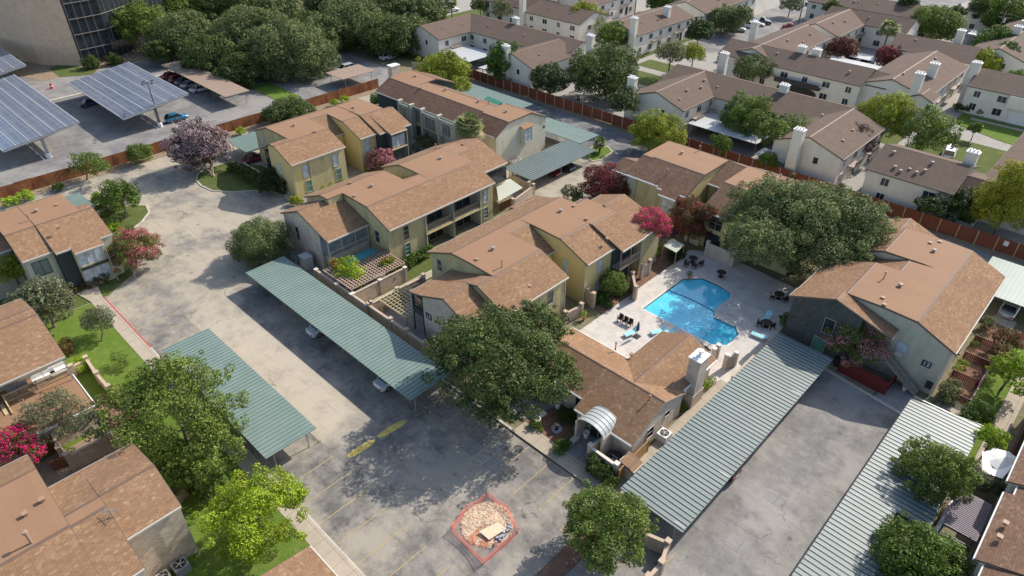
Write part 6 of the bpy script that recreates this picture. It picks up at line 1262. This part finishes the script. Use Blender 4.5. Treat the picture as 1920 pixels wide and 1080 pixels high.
# pergolas
def pergola(label, x0, x1, y0, y1, z, mat_, sx, sy, w_=.05, hgt=.08, posts=True, name='pergola'):
    root = empty(name, ((x0+x1)/2, (y0+y1)/2, 0), label, 'pergola'); b = MB()
    n = max(1, int((x1-x0)/sx))
    for i in range(n+1): x = x0+(x1-x0)*i/n; b.box(x-w_/2, x+w_/2, y0, y1, z, z+hgt)
    if n > 3: b.build('slats', mat_, root)
    else:
        for i in range(n+1): x = x0+(x1-x0)*i/n; b = MB(); b.box(x-w_/2, x+w_/2, y0, y1, z, z+hgt); b.build('side_beam', mat_, root)
    if sy:
        b = MB(); n = max(1, int((y1-y0)/sy))
        for i in range(n+1): y = y0+(y1-y0)*i/n; b.box(x0, x1, y-w_/2, y+w_/2, z+hgt+.002, z+hgt*1.8)
        if n > 3: b.build('cross_slats', mat_, root)
        else:
            for i in range(n+1): y = y0+(y1-y0)*i/n; b = MB(); b.box(x0, x1, y-w_/2, y+w_/2, z+hgt+.002, z+hgt*1.8); b.build('cross_beam', mat_, root)
    for x in (x0+.1, x1-.1):
        for y in (y0+.1, y1-.1):
            b = MB(); b.box(x-.07, x+.07, y-.07, y+.07, 0, z-.002); b.build('post', mat_, root)
    b = MB(); b.box(x0, x1, y0, y0+.08, z-.16, z-.003); b.box(x0, x1, y1-.08, y1, z-.16, z-.003); b.build('beam', mat_, root); return root
pergola('brown lattice pergola over the patio of the balcony block', -66.4, -60.3, 35.0, 43.2, 2.45, 'lattice_wood', .42, .42, .13, .06)
pergola('yellow timber lattice over the patio of block 14', -56.4, -51.4, 36.2, 40.3, 2.3, 'yellow_lattice', .5, .5, .07, .07)
pergola('purple grey slatted pergola against the bottom right block', -.2+1.9, 4.1, 48.6-.0, 53.2, 3.0, 'purple_slat', 50, .2, .12, .06)
pergola('dark open timber frame beside the purple pergola', 1.9, 4.1, 44.6, 47.8, 2.8, 'dark_metal', 1.1, 3.2, .1, .1)
b = MB(); b.box(-66.2, -64.7, 37.0, 42.4, 2.62, 2.68); b.build('tarpaulin', 'teal_tarp', loc=(-65.4, 39.7, 2.6), label='teal tarpaulin lying on the brown lattice pergola', cat='tarpaulin')
b = MB(); b.box(2.0, 4.0, 44.3, 44.5, 2.0, 2.1); b.build('tube_lamp', 'white_paint', loc=(3, 44.4, 2.0), label='thin white rail across the dark timber frame', cat='rail')
v = [P2(*p) for p in ((930, 345, 2.6), (956, 335, 2.6), (980, 352, 2.6), (935, 378, 2.6))]
b = MB(); b.prism(v, 2.55, 2.62); b.build('patio_awning', 'cream_awning', loc=(v[0][0], v[0][1], 2.5), label='pale green corrugated patio awning beside the balcony block, by the drive', cat='awning')
# low shed roofs between the middle blocks
b = MB(); q = P2(955, 385, 3.0); rt = Bld('storage_shed', (-56.5, 66, 0), 'low shingled shed roof with brick walls between the middle blocks, beside the pale awning', ['patio_brick'], group=None, cat='shed')
rt.bar('Y', 63.2, 68.5, [(-60.8, 2.6), (-58.3, 3.2), (-56.3, 2.7)], 0, allsh=True, ends=(.1, .1)); rt.done()
sh = Bld('storage_shed', (-20.9, 37.3, 0), 'tiny lean to roof at the corner of the clubhouse service yard', ['pale_brick'], cat='shed'); sh.bar('Y', 36.6, 38.1, [(-21.4, 1.9), (-20.4, 1.7), (-19.9, 1.5)], 0, allsh=True, ends=(.05, .05), ins=(.1, .1)); sh.done()
v = [P2(*p, 2.4) for p in ((1244, 461), (1258, 449), (1283, 459), (1268, 474))]
cn = empty('garden_canopy', (v[0][0], v[0][1], 0), 'square cream canopy roof at the head of the pool deck', 'canopy'); b = MB(); b.prism(v, 2.35, 2.45); b.build('canopy_top', 'cream_awning', cn)
for p in v: b = MB(); b.tube((p[0], p[1], 0), (p[0], p[1], 2.35), .05); b.build('post', 'lattice_wood', cn)
# sail shade, parasol
v = [P2(1838, 850, 2.6), P2(1868, 862, 2.5), P2(1900, 872, 3.0), P2(1876, 903, 2.5), P2(1842, 885, 2.7)]
b = MB(); c_ = (sum(p[0] for p in v)/5, sum(p[1] for p in v)/5, 2.45); zs = (3.0, 2.6, 3.0, 2.9, 2.7)
for i in range(5): j = (i+1) % 5; b.face([(v[i][0], v[i][1], zs[i]), (v[j][0], v[j][1], zs[j]), c_]); b.face([(v[i][0], v[i][1], zs[i]-.02), (v[j][0], v[j][1], zs[j]-.02), (c_[0], c_[1], c_[2]-.02)])
b.build('sail_shade', 'white_canvas', loc=(c_[0], c_[1], 2.4), label='white sail shade stretched beside the white parasol at the right edge', cat='sail shade', fix=False)
def parasol(label, x, y, h, r_, mat_, closed=False):
    root = empty('parasol', (x, y, 0), label, 'parasol'); b = MB(); b.tube((x, y, 0), (x, y, h), .03, None, 6); b.build('pole', 'steel', root)
    b = MB(); b.box(x-.35, x+.35, y-.35, y+.35, .10, .2) ; b.build('base', 'dark_metal', root); b = MB()
    if closed: b.lathe((x, y, 0), [(.05, h-1.35), (.19, h-1.3), (.15, h-.5), (.03, h)], 8)
    else: b.lathe((x, y, 0), [(r_, h-.55), (r_*.97, h-.5), (r_*.5, h-.2), (.1, h), (.02, h+.08)], 8)
    b.build('canopy', mat_, root); return root
q = P2(1885, 862, 2.8); parasol('round white parasol next to the sail shade at the right edge', q[0], q[1], 3.1, 1.6, 'white_canvas'); q = P2(1194, 631, .1); parasol('furled navy parasol on a dark base beside the sun loungers', q[0], q[1], 2.35, .2, 'navy_canvas', True)
# ---- pool furniture
def lounger(): 
    root = empty('sun_lounger', (0, 0, 0), 'x', 'sun lounger'); b = MB()
    for y in (-.32, .32): b.tube((-.95, y, .32), (.45, y, .32), .03, None, 5); b.tube((.45, y, .32), (.98, y, .72), .03, None, 5)
    for x in (-.95, .45): b.tube((x, -.32, .32), (x, .32, .32), .03, None, 5)
    b.build('frame', 'white_paint', root); b = MB(); b.box(-.93, .44, -.3, .3, .33, .37); b.face([(.45, -.3, .36), (.97, -.3, .74), (.97, .3, .74), (.45, .3, .36)]); b.face([(.45, -.3, .33), (.97, -.3, .71), (.97, .3, .71), (.45, .3, .33)]); b.build('sling', 'aqua_sling', root, fix=False)
    for x in (-.85, .4):
        for y in (-.32, .32): b = MB(); b.tube((x, y, 0), (x, y, .32), .025, None, 5); b.build('leg', 'white_paint', root)
    return root
L0 = lounger(); LG = 'aqua sun loungers on the pool deck'
for i, (lb, px, py, a) in enumerate((('aqua sun lounger beside the furled parasol', 1183, 625, 75), ('aqua sun lounger at the clubhouse roof edge, near the pool', 1234, 622, 65), ('aqua sun lounger mostly hidden behind the clubhouse roof peak', 1257, 622, 60), ('aqua sun lounger against the wall by the pale green carport', 1424, 631, 5), ('white and blue lounger in the shade at the right of the pool', 1437, 597, 95))):
    q = G(px, py, .3); o = L0 if i == 0 else copy_thing(L0, (0, 0, 0), 0); o.location = (q.x, q.y, .10); o.rotation_euler.z = R(a); o['label'] = lb; o['group'] = LG
def chair():
    root = empty('patio_chair', (0, 0, 0), 'x', 'chair'); b = MB(); b.box(-.27, .27, -.27, .27, .38, .46); b.build('seat', 'wicker', root); b = MB(); b.box(-.27, -.2, -.28, .28, .46, .95); b.build('backrest', 'wicker', root)
    for y in (-.29, .29): b = MB(); b.box(-.25, .25, y-.03, y+.03, .6, .66); b.box(.2, .25, y-.03, y+.03, .4, .6); b.build('armrest', 'wicker', root)
    for x in (-.24, .24):
        for y in (-.24, .24): b = MB(); b.box(x-.03, x+.03, y-.03, y+.03, 0, .38); b.build('leg', 'wicker', root)
    return root
def table():
    root = empty('patio_table', (0, 0, 0), 'x', 'table'); b = MB(); b.lathe((0, 0, .68), [(.6, 0), (.62, .03), (.6, .05)], 16); b.build('tabletop', 'wicker', root); b = MB(); b.tube((0, 0, .06), (0, 0, .68), .06); b.build('pedestal', 'wicker', root); b = MB(); b.lathe((0, 0, 0), [(.34, 0), (.3, .05), (.06, .08)], 12); b.build('foot', 'wicker', root); return root
C0, T0 = chair(), table(); usedC, usedT = [], []
def put(proto, used, lb, px, py, a, grp, z=.10):
    q = G(px, py, .4); o = proto if not used else copy_thing(proto, (0, 0, 0), 0); used.append(1); o.location = (q.x, q.y, z); o.rotation_euler.z = R(a); o['label'] = lb; o['group'] = grp
DK = 'dark wicker chairs on the pool deck'; TK = 'dark patio tables on the pool deck'
for lb, px, py, a in (('leftmost of the three upright wicker chairs in a row on the sunny deck', 1163, 598, -90), ('middle of the three upright wicker chairs in a row on the sunny deck', 1172, 603, -90), ('rightmost of the three upright wicker chairs in a row on the sunny deck', 1181, 607, -90), ('wicker chair left of the round table at the head of the pool', 1287, 496, 0), ('wicker chair right of the round table at the head of the pool', 1314, 495, 180), ('wicker chair in front of the round table at the head of the pool', 1302, 499, 90), ('black chair at the left of the shaded seating group by the carport', 1424, 607, 30), ('black chair at the right of the shaded seating group by the carport', 1447, 612, 150), ('black chair beside the shaded table under the oak edge', 1448, 558, 20), ('black chair right of the shaded table under the oak edge', 1472, 562, 160), ('dark chair behind the clubhouse roof tip, left one', 1316, 652, 60), ('dark chair behind the clubhouse roof tip, right one', 1326, 657, 60)): put(C0, usedC, lb, px, py, a, DK)
for lb, px, py in (('round dark table at the head of the pool between wicker chairs', 1299, 488), ('dark table standing alone on the shaded part of the deck', 1352, 515), ('dark table of the shaded seating group by the carport', 1437, 609), ('dark table under the edge of the big oak', 1460, 556)): put(T0, usedT, lb, px, py, 0, TK)
ph = empty('pool_handrail', (-26.3, 59.9, .1), 'curved steel handrail at the pool steps', 'handrail')
for dx in (0, .55): b = MB(); b.path([(-26.6+dx, 59.9, .1), (-26.6+dx, 59.9, .85), (-26.6+dx, 60.4, .9), (-26.6+dx, 61.3, .1), (-26.6+dx, 61.3, -.5)], [.03]*5, 6); b.build('rail', 'steel', ph)
b = MB(); pts = [Vector((-34.3, 64.9, -.05)).lerp(Vector((-27.95, 64.9, -.05)), i/14)+Vector((0, .25*math.sin(i/14*3.14), 0)) for i in range(15)]; b.path(pts, [.04]*15, 5); b.build('safety_rope', 'navy_canvas', loc=(-31, 64.9, -.05), label='dark float rope across the pool at the shallow end', cat='rope')
# pots, urns, bench, fountain
def pot(label, px, py, h=.5, r_=.28, mat_='terracotta', z0=.1, name='plant_pot', cat='pot'):
    q = G(px, py, h); b = MB(); b.lathe((q.x, q.y, z0), [(r_*.62, 0), (r_, h*.85), (r_*1.1, h*.87), (r_*1.1, h), (r_*.85, h), (r_*.8, h*.8)], 14); return b.build(name, mat_, loc=(q.x, q.y, z0), label=label, cat=cat)
pot('terracotta pot at the head of the pool', 1293, 518); pot('pot with the bright plant beside the pool court wall', 1095, 594); pot('white urn under the tall shrub left of the clubhouse', 1046, 757, .7, .3, 'white_paint', .12); pot('white urn beside the arched awning', 1099, 812, .75, .32, 'white_paint', .12)
pot('large tan pot under the clipped bush by the pergola', 742, 520, .8, .6, 'terracotta', .05); pot('white pot beside the foot of the block 12 stair', 1698, 725, .6, .3, 'white_paint', .1); pot('pale stone urn at the edge of the entry garden', 1007, 786, .8, .35, 'stone_cap', .12)
def bench(label, p, q, mat_='stone_cap'):
    root = empty('stone_bench', (p[0], p[1], 0), label, 'bench'); d = Vector((q[0]-p[0], q[1]-p[1], 0)); L = d.length; d.normalize(); n = Vector((-d.y, d.x, 0))*.28; b = MB(); b.prism([(p[0]-n.x, p[1]-n.y), (q[0]-n.x, q[1]-n.y), (q[0]+n.x, q[1]+n.y), (p[0]+n.x, p[1]+n.y)], .45, .57); b.build('seat', mat_, root)
    for t in (.2, L-.2): c = (p[0]+d.x*t, p[1]+d.y*t); b = MB(); b.box(c[0]-.2, c[0]+.2, c[1]-.2, c[1]+.2, .12, .45); b.build('support', mat_, root)
bench('low stone bench at the left edge of the entry garden', P2(1008, 783, .5), P2(1022, 772, .5)); bench('low stone bench between the entry garden and the walk', P2(1068, 832, .5), P2(1084, 817, .5))
q = G(1044, 802, .4); ft = empty('garden_fountain', (q.x, q.y, 0), 'small dark fountain in the middle of the mulch entry garden', 'fountain'); b = MB(); b.lathe((q.x, q.y, .12), [(.5, 0), (.55, .2), (.5, .22), (.45, .1)], 16); b.build('basin', 'rubble_grey', ft); b = MB(); b.lathe((q.x, q.y, .12), [(.2, 0), (.14, .4), (.26, .75), (.3, .8), (.1, .82)], 12); b.build('column', 'dark_metal', ft)
# grill and bicycle like clutter in the service yard
q = G(1157, 858, .5); gr = empty('barbecue_grill', (q.x, q.y, 0), 'black barbecue grill inside the clubhouse service yard', 'grill'); b = MB(); b.box(q.x-.6, q.x+.6, q.y-.3, q.y+.3, .12, .85); b.build('cabinet', 'dark_metal', gr); b = MB(); b.extr('X', [(q.y-.3, .85), (q.y+.3, .85), (q.y+.2, 1.1), (q.y-.1, 1.15), (q.y-.3, 1.0)], q.x-.45, q.x+.45); b.build('lid', 'black_rubber', gr); b = MB(); b.tube((q.x-.4, q.y-.36, .95), (q.x+.4, q.y-.36, .95), .025); b.build('handle', 'steel', gr)
q = G(1150, 866, .4); b = MB()
for dx, dy, s_ in ((0, 0, .3), (.5, .2, .25), (-.4, -.1, .22), (.2, -.5, .2)): b.box(q.x+dx-s_, q.x+dx+s_, q.y+dy-s_, q.y+dy+s_, .12, .12+s_*1.6)
b.build('stacked_crates', 'hvac_grey', loc=(q.x, q.y, .12), label='heap of grey crates beside the grill in the service yard', cat='crates')
def bicycle(label, px, py, a):
    q = G(px, py, .4); root = empty('bicycle', (0, 0, 0), label, 'bicycle')
    for x in (-.5, .5):
        b = MB(); pts = [(x+.33*math.cos(t*math.pi/7), 0, .33+.33*math.sin(t*math.pi/7)) for t in range(15)]; b.path(pts, [.02]*15, 5); b.build('wheel', 'black_rubber', root)
    b = MB(); b.path([(-.5, 0, .33), (-.12, 0, .8), (.38, 0, .78), (.5, 0, .33)], [.02]*4, 5); b.path([(-.5, 0, .33), (-.05, 0, .3), (.38, 0, .78)], [.02]*3, 5); b.tube((-.05, 0, .3), (-.14, 0, .88), .02, None, 5); b.build('frame', 'steel', root)
    b = MB(); b.box(-.26, -.02, -.06, .06, .88, .93); b.build('saddle', 'black_rubber', root); b = MB(); b.path([(.36, -.25, .95), (.38, 0, .92), (.36, .25, .95)], [.015]*3, 5); b.tube((.38, 0, .78), (.38, 0, .92), .015, None, 5); b.build('handlebar', 'dark_metal', root)
    root.location = (q.x, q.y, .12); root.rotation_euler.z = R(a)
bicycle('bicycle leaning beside the clubhouse wall near the awning', 1083, 803, 70)
# HVAC condensers
def hvac(label, x, y, s_=.8, h=.85, mat_='hvac_beige', z0=0.1, grp='air conditioner units'):
    root = empty('air_conditioner_unit', (x, y, z0), label, 'air conditioner', grp); b = MB(); b.box(x-s_/2, x+s_/2, y-s_/2, y+s_/2, z0, z0+h); b.build('cabinet', mat_, root)
    b = MB(); b.lathe((x, y, z0+h), [(s_*.4, .001), (s_*.4, .03), (s_*.36, .035), (s_*.34, .012)], 18); g_ = b.build('fan_grille', 'dark_metal', root); b = MB(); b.lathe((x, y, z0+h+.02), [(.09, 0), (.09, .03)], 10)
    for i in range(5): a = i*1.2566; b.tube((x, y, z0+h+.03), (x+s_*.33*math.cos(a), y+s_*.33*math.sin(a), z0+h+.03), .03, .05, 4)
    b.build('fan', 'hvac_beige', g_); return root
for lb, px, py, s_, mt in (('grey air conditioner at the brick end of the balcony block, leftmost of three', 547, 475, .8, 'hvac_grey'), ('dark air conditioner at the brick end of the balcony block, middle of three', 559, 481, .85, 'hvac_grey'), ('white air conditioner unit on the walk beside the clubhouse', 1246, 812, 1.1, 'white_paint'), ('large grey air conditioner at the foot of the bottom left block', 337, 1058, 1.15, 'hvac_grey'), ('air conditioner cut by the bottom edge beside the bottom left block', 306, 1080, .9, 'hvac_beige'), ('air conditioner against the pale end wall by the striped carport, left one', 962, 302, .95, 'hvac_beige'), ('air conditioner against the pale end wall by the striped carport, right one', 972, 298, .95, 'hvac_beige'), ('air conditioner at the yellow gable by the dark bush', 541, 366, .85, 'hvac_grey')):
    v = G(px, py, .9); hvac(lb, v.x, v.y, s_, .85, mt)
v = G(573, 482, 1.6); b = MB(); b.box(v.x-.75, v.x+.75, v.y-.55, v.y+.55, .05, 1.75); b.box(v.x-.82, v.x+.82, v.y-.62, v.y+.62, 1.75, 1.83); b.build('utility_cabinet', 'hvac_beige', loc=(v.x, v.y, .05), label='tall pale grey cabinet beside the three air conditioners', cat='cabinet')

# ================================================================ excavation with orange netting
EX = [P2(*p, 0) for p in ((846, 1000), (868, 952), (916, 925), (957, 955), (972, 1000), (906, 1050))]; TOPS = [P2(*p, .8) for p in ((846, 985), (873, 947), (916, 922), (951, 947), (971, 990), (906, 1048))]
root = empty('safety_fence', (TOPS[0][0], TOPS[0][1], 0), 'sagging orange safety netting round the dug up patch', 'safety fence'); b = MB(); c = MB()
r0 = random.Random(4)
for i in range(6):
    p, q = TOPS[i], TOPS[(i+1) % 6]; n = 6
    for k_ in range(n):
        t0, t1 = k_/n, (k_+1)/n; s0, s1 = .25*math.sin(t0*math.pi), .25*math.sin(t1*math.pi); A = Vector((p[0]+(q[0]-p[0])*t0, p[1]+(q[1]-p[1])*t0, 0)); B_ = Vector((p[0]+(q[0]-p[0])*t1, p[1]+(q[1]-p[1])*t1, 0))
        b.face([A+Vector((0, 0, .03)), B_+Vector((0, 0, .03)), B_+Vector((0, 0, .75-s1)), A+Vector((0, 0, .75-s0))]); c.tube(A+Vector((0, 0, .75-s0)), B_+Vector((0, 0, .75-s1)), .018, None, 4); c.tube(A+Vector((0, 0, .05)), B_+Vector((0, 0, .05)), .015, None, 4); c.tube(A+Vector((0, 0, .4-s0*.5)), B_+Vector((0, 0, .4-s1*.5)), .012, None, 4)
b.build('netting', 'net_mesh', root, fix=False); c.build('net_border', 'net_orange', root)
for i, p in enumerate(TOPS): b = MB(); b.tube((p[0], p[1], 0), (p[0]+.05, p[1], .9), .02, None, 5); b.build('stake', 'post_metal', root)
# spoil heap
cx, cy = (sum(p[0] for p in TOPS)/6, sum(p[1] for p in TOPS)/6); b = MB(); N = 34; 
def hh(u, v):
    r_ = math.hypot(u/2.25, v/2.3); 
    if r_ > 1: return .012
    return .02+.24*(1-r_)**.7*(.65+.5*math.sin(u*2.3+1)*math.sin(v*1.9+.5))+r0.uniform(0, .05)*(r_ < .95)
gv = [[(cx+u*.15, cy+v*.15, hh(u*.15, v*.15)) for v in range(-N//2, N//2+1)] for u in range(-N//2, N//2+1)]
for i in range(N):
    for j in range(N):
        um, vm = (i-N/2)*.15, (j-N/2)*.15
        if math.hypot(um/2.25, vm/2.3) < 1: b.face([gv[i][j], gv[i+1][j], gv[i+1][j+1], gv[i][j+1]], 1 if (um > -.2 and vm < -.3 and math.sin(um*5+vm*3) > -.6) else 0)
k = NT('spoil_earth', .95, .1); n1 = k.noise(k.pos(), 6, 6, .8); n2 = k.noise(k.pos(), 1.3, 4); k.base(k.mix(k.ramp(n1, [(.42, 0.), (.5, 1.)]), (.28, .19, .12), k.mix(k.ramp(n2, [(.4, 0.), (.6, 1.)]), (.66, .53, .38), (.60, .42, .29)))); k.bump(n1, .1, 1)
k = NT('spoil_red', .95, .1); n1 = k.noise(k.pos(), 7, 6, .8); k.base(k.mix(k.ramp(n1, [(.4, 0.), (.55, 1.)]), (.33, .12, .07), (.58, .30, .19))); k.bump(n1, .1, 1)
b.build('spoil_heap', ['spoil_earth', 'spoil_red'], loc=(cx, cy, 0), label='low heap of pale and reddish dug earth inside the orange netting', cat='earth heap', fix=False)
p = [P2(*q, .4) for q in ((898, 995), (934, 978), (950, 990), (917, 1011))]; b = MB(); b.prism(p, .30, .33); b.build('plywood_sheet', 'plywood', loc=(p[0][0], p[0][1], .4), label='plywood sheet lying on the heap inside the orange netting', cat='board')
b = MB()
for i in range(55):
    v = G(933+r0.gauss(0, 1)*4+ (i % 11)*2.2, 1012-(i % 11)*2.6+r0.gauss(0, 1)*3, .2); s_ = r0.uniform(.06, .16); t0 = r0.random()*6
    b.lathe((v.x, v.y, .02+r0.random()*.2), [(s_*.6, 0), (s_, s_*.5), (s_*.7, s_*1.1), (.01, s_*1.3)], 5)
tag(b.build('rubble', 'rubble_grey', loc=(cx, cy, 0)), 'pile of grey broken stones beside the plywood sheet', 'rubble', kind='stuff')
b = MB()
for i in range(260):
    a = r0.random()*6.28; r_ = r0.random()**.5; x, y = cx+2.3*r_*math.cos(a), cy+2.3*r_*math.sin(a); s_ = r0.uniform(.015, .05); b.lathe((x, y, hh(x-cx, y-cy)-.01), [(s_, 0), (s_*.8, s_), (.005, s_*1.3)], 5)
tag(b.build('loose_stones', 'rubble', loc=(cx, cy, 0)), 'scattered small stones over the dug earth', 'stones', kind='stuff')

# ================================================================ street furniture
def hump(label, p, q):
    b = MB(); d = Vector((q[0]-p[0], q[1]-p[1], 0)); L = d.length; d.normalize(); n = Vector((-d.y, d.x, 0)); S_ = [(-.38, 0), (-.26, .07), (0, .11), (.26, .07), (.38, 0)]; bb = len(b.v); m_ = 10
    for i in range(m_+1):
        t = i/m_; e = min(1, 4*min(t, 1-t)+.12)**.5
        for o_, z in S_: c = Vector((p[0], p[1], 0))+d*L*t+n*o_*e; b.v.append((c.x, c.y, .013+z*e))
    for i in range(m_):
        for j in range(4): a = i*5+j; b.f.append((a, a+1, a+6, a+5)); b.mi.append(0)
    b.build('speed_hump', 'paint_yellow', loc=(p[0], p[1], .01), label=label, cat='speed hump', group='yellow speed humps', smooth=True)
hump('bright yellow speed hump, the sunlit lower half', P2(652, 857, 0), P2(703, 825, 0)); hump('yellow speed hump, the shaded upper half nearer the oak', P2(708, 820, 0), P2(762, 788, 0))
for lb, px, py, s_ in (('grey utility cover beside the hatched aisle, upper one', 884, 838, .75), ('grey utility cover below the hatched aisle, lower one', 925, 874, .85), ('pale square cover in the east parking court, lower one', 1379, 1018, .7), ('pale square cover in the east parking court, upper one', 1450, 932, .7)):
    v = G(px, py); b = MB(); b.box(v.x-s_, v.x+s_, v.y-s_, v.y+s_, .008, .022); b.build('utility_cover', 'dark_walk', loc=(v.x, v.y, .01), label=lb, cat='utility cover')
v = G(302, 238); lp = empty('light_pole', (v.x, v.y, 0), 'dark parking light pole with crossed lamp heads in front of the middle solar canopy', 'light pole'); b = MB(); b.tube((v.x, v.y, .7), (v.x, v.y, 8.6), .1, .07, 8); b.build('pole', 'dark_metal', lp)
b = MB(); b.lathe((v.x, v.y, 0), [(.36, 0), (.36, .75), (.3, .8)], 12); b.build('footing', 'white_paint', lp)
for a in range(4): dx, dy = math.cos(a*1.5708+.4), math.sin(a*1.5708+.4); b = MB(); b.tube((v.x, v.y, 8.5), (v.x+dx*.8, v.y+dy*.8, 8.6), .04); b.lathe((v.x+dx*1.05, v.y+dy*1.05, 8.5), [(.12, 0), (.32, .05), (.3, .14), (.05, .18)], 8); b.build('lamp_head', 'dark_metal', lp)
def upole(label, px, py, h, arms=1, top=None):
    v = G(px, py); root = empty('utility_pole', (v.x, v.y, 0), label, 'utility pole', 'wooden utility poles'); b = MB(); b.tube((v.x, v.y, 0), (v.x, v.y, h), .2, .13, 8); b.build('pole', 'bark', root)
    for i in range(arms): b = MB(); b.box(v.x-1.2, v.x+1.2, v.y-.06, v.y+.06, h-.7-i*.9, h-.55-i*.9); b.build('crossarm', 'bark', root)
    b = MB(); b.lathe((v.x+.35, v.y, h-2.6), [(.25, 0), (.27, .1), (.27, .8), (.1, .9)], 10); b.build('transformer', 'hvac_beige', root); return v
p1_ = upole('wooden utility pole in the middle of the cluster of three at the top', 1312, 35, 11); upole('wooden utility pole on the left of the cluster of three at the top', 1306, 33, 9, 0); upole('wooden utility pole on the right of the cluster of three at the top', 1322, 42, 8.5, 1); upole('tall wooden utility pole rising to the top edge right of the cluster', 1356, 22, 11, 1)
p2_ = upole('wooden utility pole beside the red car at the top', 1496, 49, 10, 0); p3_ = upole('wooden utility pole with a transformer among trees at the top right', 1852, 108, 11, 2); upole('wooden utility pole behind the round pear shaped tree', 1190, 26, 8, 0)
b = MB()
def wire(p, q, sag):
    pts = [Vector(p).lerp(Vector(q), t/10)-Vector((0, 0, sag*math.sin(math.pi*t/10))) for t in range(11)]; b.path(pts, [.025]*11, 4)
for dz in (0, -.8): wire((p1_.x, p1_.y, 10.5+dz), (p2_.x, p2_.y, 9.5+dz), 1.0); wire((p3_.x, p3_.y, 10.5+dz), (p3_.x+70, p3_.y-25, 10.5+dz), 1.2); wire((p2_.x, p2_.y, 9.5+dz), (p2_.x-60, p2_.y+90, 10), 1.5)
b.build('overhead_wires', 'wire', loc=(p2_.x, p2_.y, 9), label='thin overhead wires strung between the utility poles', cat='wires')
v = G(98, 166); cn = empty('traffic_cone', (v.x, v.y, 0), 'red and white traffic barrel in the office car park left of the middle canopy', 'traffic barrel'); b = MB(); b.lathe((v.x, v.y, 0), [(.45, 0), (.4, .1), (.32, .15), (.25, 1.1), (.1, 1.15)], 12); b.build('barrel', 'cone_red', cn); b = MB(); b.lathe((v.x, v.y, .5), [(.302, 0), (.285, .2)], 12); b.build('band', 'white_paint', cn)
for lb, px, py, mt in (('blue wheeled bin behind the red fence, left one', 1618, 357, 'bin_blue'), ('blue wheeled bin behind the red fence, right one', 1625, 359, 'bin_blue'), ('green rubbish container in the estate at the top', 1160, 16, 'bin_green'), ('black bin under the block 12 crape myrtle', 1571, 678, 'dark_metal')):
    v = G(px, py, .6); root = empty('waste_bin', (v.x, v.y, 0), lb, 'bin'); s_ = 1.2 if 'container' in lb else .36; b = MB(); b.v += [(v.x-s_*.8, v.y-s_*.8, .05), (v.x+s_*.8, v.y-s_*.8, .05), (v.x+s_*.8, v.y+s_*.8, .05), (v.x-s_*.8, v.y+s_*.8, .05), (v.x-s_, v.y-s_, 1.0), (v.x+s_, v.y-s_, 1.0), (v.x+s_, v.y+s_, 1.0), (v.x-s_, v.y+s_, 1.0)]; b.f += [(0, 1, 5, 4), (1, 2, 6, 5), (2, 3, 7, 6), (3, 0, 4, 7), (3, 2, 1, 0), (4, 5, 6, 7)]; b.mi += [0]*6; b.build('container', mt, root)
    b = MB(); b.box(v.x-s_*1.05, v.x+s_*1.05, v.y-s_*1.05, v.y+s_*1.1, 1.0, 1.09); b.build('lid', mt, root)
def sign(label, px, py, h, w_, hh_, mat_='white_paint'):
    v = G(px, py, h*.5); root = empty('small_sign', (v.x, v.y, 0), label, 'sign'); b = MB(); b.tube((v.x, v.y, 0), (v.x, v.y, h), .03, None, 5); b.build('post', 'post_metal', root); b = MB(); b.box(v.x-w_/2, v.x+w_/2, v.y-.05, v.y-.03, h-hh_, h); b.build('panel', mat_, root)
for lb, px, py in (('small white sign by the tower shrubs, left of three', 206, 113), ('small white sign by the tower shrubs, middle of three', 239, 106), ('small white sign by the tower shrubs, right of three', 282, 96), ('small white sign in the bed below the tower', 23, 118)): sign(lb, px, py, 1.3, .5, .5)
v = G(1885, 459, 1.6); b = MB(); b.box(v.x-.3, v.x+.3, 104.4, 104.44, 1.2, 1.9); b.build('fence_notice', 'white_paint', loc=(v.x, 104.42, 1.2), label='small white notice board fixed to the red fence at the right', cat='sign')
v = G(926, 333, 3.0); fl = empty('flag', (v.x, v.y, 3.0), 'small faded flag hanging from the end of the balcony block', 'flag'); b = MB(); b.tube((v.x-.5, v.y, 3.2), (v.x+.3, v.y, 4.3), .02, None, 5); b.build('flagpole', 'white_paint', fl); b = MB(); b.face([(v.x+.3, v.y, 4.3), (v.x+.05, v.y+.05, 3.9), (v.x+.2, v.y+.25, 3.1), (v.x+.5, v.y+.1, 3.4)]); b.build('cloth', 'flag_red', fl, fix=False)
# balcony furniture of the left block
for lb, px, py, mt, s_ in (('pale mattress like cushion on the left balcony, right end', 107, 690, 'white_paint', .75), ('second pale cushion chair on the left balcony', 91, 698, 'white_paint', .5), ('cream garden chair in the middle of the left balcony', 68, 706, 'white_paint', .5), ('grey chair on the left balcony', 38, 716, 'hvac_grey', .45), ('grey stool on the left balcony, leftmost', 18, 725, 'hvac_grey', .4)):
    v = G(px, py, 3.5); v.x = -68.6; root = empty('balcony_chair', (v.x, v.y, 3.02), lb, 'chair'); b = MB(); b.box(v.x-s_*.6, v.x+s_*.6, v.y-s_, v.y+s_, 3.3, 3.48); b.build('cushion', mt, root); b = MB(); b.box(v.x-s_*.7, v.x-s_*.6, v.y-s_, v.y+s_, 3.3, 3.9); b.build('backrest', mt, root)
    for i in (-1, 1): b = MB(); b.box(v.x+i*s_*.5-.03, v.x+i*s_*.5+.03, v.y-s_*.8, v.y+s_*.8, 3.02, 3.3); b.build('leg', 'flash_grey', root)
